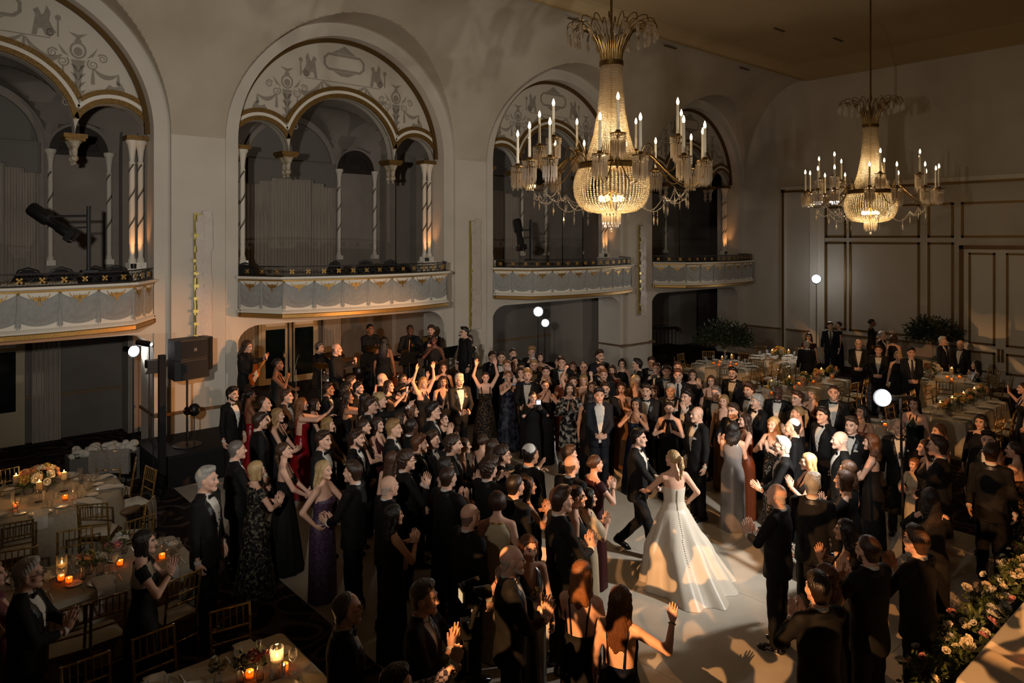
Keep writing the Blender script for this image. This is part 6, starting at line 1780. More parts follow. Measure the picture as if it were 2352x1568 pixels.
# kit in front of the drummer
px_, py_ = 8.35, 15.45
K = thing('drum_kit', 'drum kit with cymbals in the middle of the stage', 'drums', (px_, py_, SZ))
SHELL = mat('drum_shell', '201a18', .3, spec=.6); 
drum(K, (.0, -.05, .28), .28, .38, SHELL, R(90)); drum(K, (-.35, -.1, .72), .15, .14, SHELL, R(-12)); drum(K, (.12, -.2, .72), .15, .16, SHELL, R(-12)); drum(K, (.52, .0, .1), .21, .40, SHELL); drum(K, (-.52, .12, .6), .18, .14, mat('snare_metal', '8a8680', .3, metal=.8))
CYM = mat('cymbal_bronze', '9a7430', .3, metal=.9)
for k, (x, y, z, r) in enumerate(((-.75, .0, 1.0, .2), (-.55, -.25, 1.25, .24), (.5, -.25, 1.28, .26), (.85, .05, 1.15, .24))):
    t = MB(); t.lathe([(0, .03), (.03, .028), (.05, .012), (r, -.01), (r, -.013), (.05, .008), (0, .02)], 24); t.build('cymbal', CYM, K, (x, y, z), (R(12), 0, 0)); t = MB(); t.tube([(x, y, 0), (x, y, z)], .009, 5); t.build('cymbal_stand', mat('chrome_dull'), K)
o = thing('keyboard', 'dark stage keyboard with a red panel on a stand by the horn players', 'keyboard', (10.0, 15.3, SZ)); t = MB(); t.box(-.55, .55, -.16, .16, .92, 1.0); t.build('case', BLACK, o); t = MB(); t.box(-.5, .5, -.15, -.02, 1.0, 1.01); t.build('keys', CHINA, o); t = MB(); t.box(-.5, .5, .04, .14, 1.0, 1.012); t.build('panel', mat('red_panel', '7a1412', .4), o)
for s in (-1, 1): t = MB(); t.bar((s*.45, -.12, 0), (-s*.1, .12, .92), .03); t.build('leg', BLACK, o)
for k, (x, y) in enumerate(((8.95, 15.0), (9.25, 14.8))):
    o = thing('conga', ['taller conga drum beside the tall musician', 'shorter conga drum beside the tall musician'][k], 'drums', (x, y, SZ)); t = MB(); t.lathe([(0, 0), (.13, 0), (.17, .3), (.18, .5), (.14, .74-.06*k), (.14, .76-.06*k), (0, .76-.06*k)], 18); t.build('shell', mat('conga_wood', '6a3a1c', .35), o); t = MB(); t.lathe([(.145, .68-.06*k), (.15, .69-.06*k), (.15, .72-.06*k), (.145, .73-.06*k)], 18); t.build('rim', SILV, o)
music_stand(9.15, 14.15, R(180), 'music stand with warm lit sheet left of the bandstand singers', True); music_stand(10.35, 14.25, R(190), 'music stand with amber sheet in front of the horn players', True); music_stand(8.35, 14.5, R(160), 'black tilted music stand before the bald singer')
mic_stand(8.62, 14.35, 1.5, 'microphone stand in front of the bald singer'); mic_stand(6.55, 14.5, 1.45, 'microphone stand beside the singer in the black top'); mic_stand(9.75, 14.3, 1.5, 'microphone stand before the woman with dark hair'); mic_stand(10.75, 14.4, 1.55, 'microphone stand before the sequin singer')
# amber par cans added on the stage floor to warm the pier and rear wall
for k, (x, y, tgt, e, lab) in enumerate(((7.3, 14.25, (4.9, 15.4, 1.6), 60, 'small black par can at the stage edge lighting the pier amber'), (6.0, 15.3, (8.6, 19, 1.7), 110, 'small black par can lighting the wall behind the band'), (9.6, 15.5, (10.6, 19, 1.7), 70, 'small black par can behind the horn players'))):
    o = thing('added_par_can', lab, 'stage light', (x, y, SZ)); d = Vector(tgt)-Vector((x, y, SZ+.16)); t = MB(); t.lathe([(0, -.12), (.06, -.12), (.085, -.08), (.085, .1), (.075, .1), (.07, -.05), (0, -.06)], 14); h = t.build('can', BLACK, o, (0, 0, .16), d.to_track_quat('Z', 'Y').to_euler())
    t = MB(); t.tube([(-.1, 0, .16), (-.1, 0, .01), (.1, 0, .01), (.1, 0, .16)], .01, 5); t.build('bracket', BLACK, o)
    lamp('added_par_lamp', 'SPOT', Vector((x, y, SZ+.16))+d.normalized()*.13, e, (1, .45, .16), tgt, spot_size=R(80), spot_blend=.6, shadow_soft_size=.05)
# ================================================================ people: body surfaces from smooth distance fields
class Field:
    def __init__(s, lo, hi, h):
        s.h = h; s.lo = np.array(lo, float)
        s.n = np.ceil((np.array(hi)-s.lo)/h).astype(int)+1
        s.ax = [s.lo[i]+h*np.arange(s.n[i]) for i in range(3)]
        s.f = np.full(tuple(s.n), .3, np.float32)
    def _sub(s, lo, hi, pad):
        sl = []
        for i in range(3):
            a = int(max(0, math.floor((lo[i]-pad-s.lo[i])/s.h))); b_ = int(min(s.n[i], math.ceil((hi[i]+pad-s.lo[i])/s.h)+1))
            if b_ <= a: return None, None
            sl.append(slice(a, b_))
        X = s.ax[0][sl[0]][:, None, None]; Y = s.ax[1][sl[1]][None, :, None]; Z = s.ax[2][sl[2]][None, None, :]
        return tuple(sl), (X, Y, Z)
    def _mix(s, sl, d, k, sub):
        A = s.f[sl]
        if sub:
            d = -d
            if k: h = np.clip(.5-.5*(A-d)/k, 0, 1); s.f[sl] = A*(1-h)+d*h+k*h*(1-h)
            else: s.f[sl] = np.maximum(A, d)
        elif k:
            h = np.clip(.5+.5*(A-d)/k, 0, 1); s.f[sl] = A*(1-h)+d*h-k*h*(1-h)
        else: s.f[sl] = np.minimum(A, d)
    def cone(s, a, b_, ra, rb, k=.02, sub=False, sq=(1, 1, 1)):
        a, b_ = np.array(a, float), np.array(b_, float); r = max(ra, rb)
        sl, P = s._sub(np.minimum(a, b_)-r, np.maximum(a, b_)+r, .05+k)
        if sl is None: return s
        d = b_-a; L = max(d@d, 1e-9)
        px, py, pz = P[0]-a[0], P[1]-a[1], P[2]-a[2]
        t = np.clip((px*d[0]+py*d[1]+pz*d[2])/L, 0, 1)
        D = np.sqrt(((px-t*d[0])/sq[0])**2+((py-t*d[1])/sq[1])**2+((pz-t*d[2])/sq[2])**2)-(ra+(rb-ra)*t)
        s._mix(sl, D*min(sq), k, sub); return s
    def ell(s, c, r, k=.02, sub=False, R3=None):
        c = np.array(c, float); r = np.array(r if hasattr(r, '__len__') else (r, r, r), float); m = r.max()
        sl, P = s._sub(c-m, c+m, .05+k)
        if sl is None: return s
        x, y, z = P[0]-c[0], P[1]-c[1], P[2]-c[2]
        if R3 is not None:
            x, y, z = (R3[0][0]*x+R3[0][1]*y+R3[0][2]*z, R3[1][0]*x+R3[1][1]*y+R3[1][2]*z, R3[2][0]*x+R3[2][1]*y+R3[2][2]*z)
        k0 = np.sqrt((x/r[0])**2+(y/r[1])**2+(z/r[2])**2); k1 = np.sqrt((x/r[0]**2)**2+(y/r[1]**2)**2+(z/r[2]**2)**2)+1e-9
        s._mix(sl, k0*(k0-1)/k1, k, sub); return s
    def loft(s, keys, k=.02, off=0.0, sub=False, fold=None):
        """keys: rows (z, rx, ry, cx, cy)"""
        K = np.array(keys, float); z0, z1 = K[0, 0], K[-1, 0]; m = K[:, 1:3].max()+off
        sl, P = s._sub((-m+K[:, 3].min(), -m+K[:, 4].min(), z0), (m+K[:, 3].max(), m+K[:, 4].max(), z1), .05+k)
        if sl is None: return s
        zc = np.clip(P[2], z0, z1); g = lambda i: np.interp(zc.ravel(), K[:, 0], K[:, i]).reshape(zc.shape)
        rx, ry, cx, cy = g(1)+off, g(2)+off, g(3), g(4)
        x, y = P[0]-cx, P[1]-cy
        q_ = np.sqrt((x/rx)**2+(y/ry)**2)
        D = (q_-1)*np.minimum(rx, ry)
        if fold: D = D - fold(np.arctan2(y, x), zc)
        D = np.maximum(D, np.abs(P[2]-(z0+z1)/2)-(z1-z0)/2)
        s._mix(sl, D, k, sub); return s
    def half(s, n, d):
        """keep n.p < d"""
        s.f = np.maximum(s.f, (s.ax[0][:, None, None]*n[0]+s.ax[1][None, :, None]*n[1]+s.ax[2][None, None, :]*n[2]-d).astype(np.float32)); return s
    def func(s, fn):
        s.f = fn(s.f, s.ax[0][:, None, None], s.ax[1][None, :, None], s.ax[2][None, None, :]).astype(np.float32); return s
    def net(s):
        """naive surface nets -> verts (n,3), quads (m,4)"""
        f = np.pad(s.f, 1, constant_values=.3); ins = f < 0
        nx, ny, nz = (d-1 for d in f.shape)
        cnt = np.zeros((nx, ny, nz), np.int8); acc = np.zeros((nx, ny, nz, 3), np.float32)
        S = lambda A, i, j, k: A[i:i+nx, j:j+ny, k:k+nz]
        for ax in range(3):
            o = [(0, 0), (0, 1), (1, 0), (1, 1)]
            for (p, q_) in o:
                a = [0, 0, 0]; oth = [i for i in range(3) if i != ax]; a[oth[0]] = p; a[oth[1]] = q_
                b_ = list(a); b_[ax] = 1
                ia, ib = S(ins, *a), S(ins, *b_); m = ia != ib
                if not m.any(): continue
                fa, fb = S(f, *a)[m], S(f, *b_)[m]; t = fa/(fa-fb)
                cnt[m] += 1; v = np.zeros((len(t), 3), np.float32)
                v[:, ax] = t; v[:, oth[0]] = p; v[:, oth[1]] = q_
                acc[m] += v
        act = cnt > 0; idx = np.full((nx, ny, nz), -1, np.int64); ii = np.argwhere(act); idx[act] = np.arange(len(ii))
        V = (ii+acc[act]/cnt[act][:, None]-1)*s.h+s.lo
        Q = []
        for ax in range(3):
            o1, o2 = [(1, 2), (2, 0), (0, 1)][ax]
            a = [slice(1, d) for d in (nx, ny, nz)]; b_ = list(a)
            A = ins[tuple(slice(1, d) for d in (nx, ny, nz))]
            sh = [slice(1, d) for d in (nx, ny, nz)]; sh[ax] = slice(2, (nx, ny, nz)[ax]+1)
            B = ins[tuple(sh)]
            m = np.argwhere(A != B)+1
            if len(m) == 0: continue
            flip = ins[tuple(m.T)]
            e1 = np.zeros(3, int); e1[o1] = 1; e2 = np.zeros(3, int); e2[o2] = 1
            c = [idx[tuple((m-d).T)] for d in (0*e1, e1, e1+e2, e2)]
            q_ = np.stack(c, 1); q_[flip] = q_[flip][:, ::-1]
            Q.append(q_)
        Q = np.concatenate(Q) if Q else np.zeros((0, 4), int)
        Q = Q[(Q >= 0).all(1)]
        return V.astype(float), Q[:, ::-1]
class Soup:
    def __init__(s): s.V = []; s.F = []; s.M = []; s.n = 0
    def add(s, V, F, m=0):
        V = np.asarray(V, float); F = np.asarray(F, int); s.V.append(V); s.F.append(F+s.n); s.n += len(V)
        s.M.append(np.full(len(F), m, int) if np.isscalar(m) else np.asarray(m, int)); return s
    def mesh(s, name, mats):
        V = np.concatenate(s.V); me = bpy.data.meshes.new(name)
        ls = np.concatenate([f.ravel() for f in s.F]); lt = np.concatenate([np.full(len(f), f.shape[1]) for f in s.F]); st = np.r_[0, np.cumsum(lt)[:-1]]
        me.vertices.add(len(V)); me.vertices.foreach_set('co', V.ravel())
        me.loops.add(len(ls)); me.loops.foreach_set('vertex_index', ls)
        me.polygons.add(len(lt)); me.polygons.foreach_set('loop_start', st); me.polygons.foreach_set('loop_total', lt)
        for m in mats: me.materials.append(m)
        me.polygons.foreach_set('material_index', np.concatenate(s.M)); me.polygons.foreach_set('use_smooth', np.ones(len(lt), bool))
        me.update(calc_edges=True); me.validate()
        return me
def mb_soup(mb):
    """quads/tris of an MB as arrays per face size"""
    out = {}
    for f in mb.f: out.setdefault(len(f), []).append(f)
    return np.array(mb.v), [np.array(v) for v in out.values()]
def smoothn(V, Q, it=1, lam=.5):
    for _ in range(it):
        S_ = np.zeros_like(V); c = np.zeros(len(V))
        for a, b_ in ((0, 1), (1, 2), (2, 3), (3, 0)):
            np.add.at(S_, Q[:, a], V[Q[:, b_]]); np.add.at(S_, Q[:, b_], V[Q[:, a]]); np.add.at(c, Q[:, a], 1); np.add.at(c, Q[:, b_], 1)
        V = V+(S_/np.maximum(c, 1)[:, None]-V)*lam
    return V
# ---- materials
SKIN = {k: mat('skin_'+k, c, .5, spec=.35, col2=c2, nscale=9, ncontrast=.2) for k, c, c2 in (('a', 'd6aa92', 'c99a80'), ('b', 'bd8d6e', 'ad7a5c'), ('c', '8d5e42', '7f5238'), ('d', '53362a', '482e23'))}
HAIRC = {k: mat('hair_'+k, c, .42, spec=.5, col2=c2, nscale=30, ncontrast=.2, stretch=(1, 1, .15), bump=.5, bscale=120) for k, c, c2 in
         (('blk', '15100d', '241a14'), ('dbr', '2a1a11', '3a261a'), ('brn', '382518', '4a3222'), ('aub', '4a2c1a', '5e3a22'), ('red', '6e4427', '845632'), ('bld', '9a7c52', 'b3966a'), ('dbl', '7d5f3a', '96754a'), ('gry', '8d877e', 'a39d94'), ('wht', 'a49d93', 'b8b1a6'), ('slt', '4e4843', '6d665f'))}
FRINGE = {k: mat('cropped_fringe_'+k, c, .6) for k, c in (('wht', 'b8a090'), ('gry', '9a8474'), ('slt', '755f52'), ('dbr', '57402f'))}
LIPS = mat('lips', '9a4a42', .4); LIPM = mat('lips_pale', 'a06a58', .5); EYEW = mat('eye_white', 'b5a89c', .4); IRIS = mat('iris', '1c120c', .2); TEETH = mat('teeth', 'c4b8a8', .4); MOUTH = mat('mouth_dark', '3a1512', .6)
def cloth(name, c, c2=None, rough=.8, ns=20, sheen=.0, spec=.3, nc=.4, bump=.12, bs=60, metal=0, cen=.5): return mat(name, c, rough, col2=c2, nscale=ns, ncontrast=nc, ncen=cen, sheen=sheen, spec=spec, bump=bump, bscale=bs, metal=metal)
SUIT = {'tux': cloth('black_wool', '131211', '0e0d0d', bump=.5, bs=11), 'grey': cloth('charcoal_wool', '1f1e20', '19181a', bump=.5, bs=11), 'navy': cloth('navy_wool', '171a22', '12141b', bump=.5, bs=11), 'brown': cloth('brown_wool', '3a2c22', '30241b')}
SATIN = mat('black_satin', '0f0e0e', .42, spec=.5)
SHIRT = cloth('white_shirt', 'cfc9bf', None, .7); PATENT = mat('patent_leather', '0a0909', .15, spec=.7)
DRESSM = {'blk': cloth('black_crepe', '0f0e0e', '141312', bump=.4, bs=10), 'blkv': cloth('black_velvet', '0a0909', '100f0f', .9), 'red': mat('red_satin', '8c1018', .3, spec=.6, col2='6e0b12', nscale=5), 'navy': cloth('navy_satin', '12172a', '0d111f', .45), 'dgrn': cloth('dark_green_satin', '0f1a16', '12211c', .4),
          'flor': cloth('black_floral', '0d0c0b', '6a6652', .7, 26, nc=.86, cen=.58), 'purp': cloth('purple_sequin', '2a1420', '5a4660', .3, 34, nc=.5, spec=.8, bump=.6, bs=90), 'bw': cloth('black_white_print', '101010', 'b5b0a8', .5, 13, nc=.85, cen=.55), 'navyf': cloth('navy_floral', '12141c', '4a4c5c', .5, 11, nc=.7, cen=.58),
          'sil': mat('silver_satin', '8d8785', .25, spec=.7, metal=.2, col2='7d7775', nscale=4), 'ivo': cloth('ivory_silk', 'b5a68a', 'a89878', .5), 'cream': cloth('cream_silk', 'c0ae90', 'b09e80', .5), 'lace': cloth('black_lace', '0e0d0d', '6a5238', .7, 34, nc=.85, cen=.57), 'olv': cloth('bronze_velvet', '6a4a22', '4f3818', .6), 'mag': cloth('magenta_sequin', '4a1226', '6a2038', .35, 60, nc=.4, spec=.8), 'rust': cloth('rust_satin', '6a3218', '5a2812', .45),
          'seq': cloth('black_sequin', '0c0b0b', '3a3834', .25, 90, nc=.8, spec=.9, cen=.6), 'wine': cloth('wine_crepe', '3a1216', '2c0d10', .6), 'dots': cloth('black_cream_dots', '0f0e0d', '9a9080', .7, 48, nc=.85, cen=.58), 'tan': cloth('tan_crepe', '6e4a2c', '5e3e24', .6), 'wht': mat('white_duchess_satin', 'd2c8b8', .38, spec=.5, col2='c6bbaa', nscale=3)}
# ---- heads: local space, y forward, z up; top +.115, chin -.12
def head_mesh(sex, expr):
    f = Field((-.10, -.13, -.14), (.10, .135, .13), .0062)
    m = sex == 'm'
    f.ell((0, -.018, .028), (.076, .096, .087), .0); f.ell((0, .022, -.03), (.062 if m else .058, .066, .085), .03)
    for s in (-1, 1):
        f.cone((s*.052, -.0, -.05), (s*.012, .066, -.103), .019 if m else .015, .017 if m else .014, .025)
        f.ell((s*.04, .056, -.028), (.026, .026, .028), .02)
        f.ell((s*.079, -.008, -.008), (.011, .024, .034), .006)
    f.ell((0, .074, -.10), (.022, .018, .018), .02)
    f.cone((-.04, .076, .022), (.04, .076, .022), .012, .012, .015)
    for s in (-1, 1): f.ell((s*.032, .098, .002), (.018, .018, .0105), .012, True)
    f.cone((0, .082, .012), (0, .106, -.03), .0075, .0125, .012)
    for s in (-1, 1): f.ell((s*.012, .096, -.035), .0085, .008)
    f.cone((-.018, .083, -.064), (.018, .083, -.064), .0085, .0085, .008)
    if expr == 'open': f.ell((0, .098, -.070), (.017, .022, .017), .004, True)
    f.cone((0, -.025, -.05), (0, -.045, -.16), .058 if m else .046, .060 if m else .047, .03)
    V, Q = f.net(); V = smoothn(V, Q, 1, .35)
    c = V[Q].mean(1); M = np.zeros(len(Q), int)
    fr = c[:, 1] > .06
    lx, lz = c[:, 0], c[:, 2]
    if expr == 'open':
        w = ((lx/.022)**2+((lz+.070)/.022)**2)
        M[fr & (w < 1)] = 5; M[fr & (w >= .6) & (w < 1.35)] = 1; M[fr & (w < .9) & (lz > -.062)] = 4
    else:
        zz = lz+.066-(.004+6*lx*lx if expr == 'smile' else 0)
        M[fr & (np.abs(lx) < .023) & (np.abs(zz) < .0085)] = 1
        if expr == 'smile': M[fr & (np.abs(lx) < .018) & (np.abs(zz) < .0040)] = 4
    br = fr & (np.abs(np.abs(lx)-.034) < .019) & (np.abs(lz-.024-.08*(.034-np.abs(np.abs(lx)-.034))) < .0048)
    M[br] = 6
    S_ = Soup(); S_.add(V, Q, M)
    for s in (-1, 1):
        b_ = MB(); b_.sphere((0, 0, 0), .0128, 10, 8); v = np.array(b_.v); F3 = [x for x in b_.f]
        v2 = v+np.array([s*.031, .0745, .002])
        for n in (3, 4):
            ff = np.array([x for x in F3 if len(x) == n]); cc = v[ff].mean(1); cc /= np.linalg.norm(cc, axis=1)[:, None]
            S_.add(v2, ff, np.where(cc[:, 1] > .70, 3, 2))
    return S_
HEADS = {}
def head(sex, expr):
    if (sex, expr) not in HEADS: HEADS[(sex, expr)] = head_mesh(sex, expr)
    return HEADS[(sex, expr)]
# ---- hands: wrist at origin, fingers +z, palm faces +y, thumb on -x for a right hand held up
def hand_mesh(kind):
    f = Field((-.08, -.045, -.04), (.07, .09, .20), .0056)
    f.cone((0, 0, -.035), (0, 0, .01), .025, .024, .0, sq=(1, .8, 1))
    f.ell((0, 0, .045), (.041, .019, .05), .02)
    c1, c2, c3 = {'flat': (.06, .08, .08), 'relax': (.35, .45, .3), 'grip': (1.1, 1.25, .7), 'point': (1.2, 1.4, .8)}[kind]
    for i, (x, L, fan) in enumerate(((-.030, .072, -.10), (-.010, .080, -.03), (.011, .075, .04), (.030, .060, .12))):
        a1, a2, a3 = (0.05, .05, .05) if kind == 'point' and i == 0 else (c1, c2, c3)
        p = np.array((x, .0, .082-.006*abs(i-1.2))); ang = 0; r = .0092 if i < 3 else .008
        for seg, da in zip((.45, .31, .24), (a1, a2, a3)):
            ang += da; d = np.array((math.sin(fan)*math.cos(ang), math.sin(ang), math.cos(ang))); q_ = p+d*L*seg
            f.cone(p, q_, r, r*.92, .004); p = q_; r *= .93
    th = {'flat': ((-.048, .012, .055), (-.062, .02, .088)), 'relax': ((-.046, .02, .055), (-.05, .035, .085)), 'grip': ((-.038, .03, .055), (-.012, .045, .078)), 'point': ((-.038, .03, .055), (-.008, .044, .075))}[kind]
    f.cone((-.026, .006, .022), th[0], .0135, .0105, .012); f.cone(th[0], th[1], .0105, .0085, .004)
    return f.net()
HANDS = {}
def hand(kind):
    if kind not in HANDS: HANDS[kind] = hand_mesh(kind)
    return HANDS[kind]
# ---- arm poses: right arm (+x); (wrist, elbow hint, finger dir, palm normal, hand kind); left mirrored unless given
def MIR(a): return ((-a[0][0], a[0][1], a[0][2]), (-a[1][0], a[1][1], a[1][2]), (-a[2][0], a[2][1], a[2][2]), (-a[3][0], a[3][1], a[3][2]), a[4])
DOWN = ((.255, .05, .865), (.6, -1, 0), (-.05, .18, -1), (-1, .1, 0), 'relax')
CLAP = ((.062, .30, 1.15), (1, -.4, -.8), (-.10, .35, .93), (-1, 0, -.1), 'flat')
POSES = {
 'down': (DOWN, None), 'clap': (CLAP, None),
 'claph': (((.058, .25, 1.30), (1, -.3, -.8), (-.10, .22, .95), (-1, 0, -.1), 'flat'), None),
 'clapl': (((.075, .30, 1.03), (1, -.5, -.6), (-.25, .8, .5), (-1, .1, .2), 'flat'), None),
 'clasp': (((.055, .25, .99), (1, -.5, -.3), (-.8, .35, .1), (-.3, -.9, 0), 'relax'), None),
 'up': (((.21, .06, 1.92), (1, -.2, .2), (.0, .1, 1), (-.4, .9, 0), 'flat'), None),
 'upf': (((.16, .10, 1.92), (1, -.2, .2), (-.2, .1, 1), (-.5, .7, 0), 'grip'), ((-.36, .10, 1.80), (-1, -.2, -.3), (.1, .0, 1), (0, 1, 0), 'grip')),
 'phone': (((.085, .36, 1.47), (1, -.1, -1), (-.35, .1, .9), (-1, .2, 0), 'grip'), None),
 'wave': (((.40, .20, 1.48), (1, -.3, -1), (.05, .08, 1), (-.1, 1, 0), 'flat'), MIR(DOWN)),
 'waveL': (DOWN, ((-.40, .20, 1.48), (-1, -.3, -1), (-.05, .08, 1), (.1, 1, 0), 'flat')),
 'point': (((.22, .50, 1.58), (1, -.3, -.6), (.05, .75, .6), (-.5, -.4, .4), 'point'), MIR(DOWN)),
 'reach': (((.17, .46, 1.50), (1, -.3, -.8), (.0, .55, .8), (-.2, .8, -.5), 'flat'), ((-.15, .50, 1.36), (-1, -.3, -.8), (.1, .9, .3), (.2, -.3, -.9), 'relax')),
 'hip': (((.23, .03, 1.02), (1, -.8, .1), (-.45, .6, -.6), (-.9, 0, .2), 'relax'), ((-.13, .34, 1.16), (-1, -.5, -.6), (.1, .75, .5), (.4, -.3, .8), 'flat')),
 'mouth': (((.085, .17, 1.44), (1, .1, -1), (-.25, .15, .95), (-.7, -.6, 0), 'flat'), None),
 'glass': (((.14, .30, 1.22), (1, -.5, -.7), (-.3, .6, .5), (-1, .2, 0), 'grip'), MIR(DOWN)),
 'mic': (((.07, .22, 1.42), (1, -.2, -1), (-.5, .1, .7), (-.8, -.3, .3), 'grip'), MIR(((.12, .30, 1.12), (1, -.5, -.6), (-.2, .8, .4), (-1, 0, 0), 'relax'))),
 'guitar': (((.10, .22, 1.02), (1, -.6, -.2), (-.7, .2, -.5), (-.2, -1, 0), 'relax'), ((-.46, .26, 1.30), (-1, -.2, -1), (.3, .2, .7), (.2, -.8, .4), 'grip')),
 'drums': (((.26, .34, 1.10), (1, -.6, -.4), (-.1, .9, .0), (-.6, 0, -.7), 'grip'), None),
 'horn': (((.10, .26, 1.10), (1, -.4, -.6), (-.5, .6, .3), (-.8, -.3, 0), 'grip'), ((-.06, .24, 1.28), (-1, -.4, -.6), (.5, .5, .3), (.8, -.3, 0), 'grip')),
 'cam': (((.11, .24, 1.48), (1, -.1, -1), (-.4, .5, .6), (-.9, .1, 0), 'grip'), ((-.09, .27, 1.45), (-1, -.1, -1), (.3, .6, .5), (.6, .1, .7), 'grip')),
 'gimbal': (((.08, .40, 1.82), (1, -.2, -.9), (-.1, .3, .9), (-1, .2, 0), 'grip'), ((-.0, .38, 1.70), (-1, -.2, -.9), (.2, .3, .9), (.9, .2, 0), 'grip')),
 'pole': (((.10, .34, 1.12), (1, -.4, -.6), (-.4, .6, .4), (-.9, 0, 0), 'grip'), ((-.06, .36, 1.28), (-1, -.4, -.6), (.4, .6, .4), (.9, 0, 0), 'grip')),
 'groom': (((.16, .34, 1.00), (1, -.6, -.2), (.1, .95, .2), (-.8, -.3, 0), 'relax'), ((-.12, .26, 1.06), (-1, -.6, -.4), (.4, .8, .2), (.8, -.2, 0), 'grip')),
 'bride': (((.235, .10, 1.0), (1, -.8, .1), (-.6, .6, -.4), (-.9, 0, .2), 'relax'), ((-.30, .33, 1.10), (-1, -.5, -.6), (-.1, .95, .1), (.2, .0, -.9), 'relax')),
 'sit': (((.16, .38, .80), (1, -.6, -.2), (-.2, .95, -.1), (0, -.2, -1), 'relax'), None),
}
def ik(S_, W, L1, L2, hint):
    S_, W = Vector(S_), Vector(W); d = W-S_; D = min(d.length, (L1+L2)*.995); u = d.normalized(); W = S_+u*D
    a = (L1*L1-L2*L2+D*D)/(2*D); h = math.sqrt(max(L1*L1-a*a, 0)); n = Vector(hint); n = (n-u*n.dot(u)).normalized()
    return S_+u*a+n*h, W
def arms_of(sex, pose):
    sh = .178 if sex == 'm' else .158; zs = 1.425 if sex == 'm' else 1.41
    L1, L2 = (.295, .26) if sex == 'm' else (.28, .245)
    r, l = POSES[pose]; l = l or MIR(r); out = []
    for s, a in ((1, r), (-1, l)):
        S_ = Vector((s*sh, -.01, zs))
        if a[0][2] > 1.6: S_ += Vector((-s*.02, 0, .03))
        E, W = ik(S_, a[0], L1, L2, a[1]); out.append((s, S_, E, W, Vector(a[2]).normalized(), Vector(a[3]), a[4]))
    return out
TORSO_F = [(.84, .150, .105, 0, -.01), (.92, .172, .118, 0, -.012), (1.0, .155, .105, 0, -.008), (1.08, .125, .090, 0, 0), (1.17, .130, .095, 0, .0), (1.25, .142, .105, 0, .005), (1.33, .143, .092, 0, -.005), (1.40, .125, .070, 0, -.015), (1.45, .07, .055, 0, -.02)]
TORSO_M = [(.84, .155, .11, 0, -.01), (.93, .165, .12, 0, -.008), (1.08, .155, .115, 0, 0), (1.2, .172, .122, 0, 0), (1.3, .188, .125, 0, -.005), (1.38, .175, .105, 0, -.012), (1.44, .12, .08, 0, -.018), (1.48, .07, .062, 0, -.02)]
HEADC = Vector((0, .018, 1.637))
def head_matrix(sex, yaw, pitch):
    piv = Vector((0, -.02, 1.53)); s = 1.0 if sex == 'm' else .95
    return Matrix.Translation(piv) @ Matrix.Rotation(R(-yaw), 4, 'Z') @ Matrix.Rotation(R(pitch), 4, 'X') @ Matrix.Translation(HEADC-piv+Vector((0, 0, (1-s)*.115))) @ Matrix.Scale(s, 4)
BODY = {}
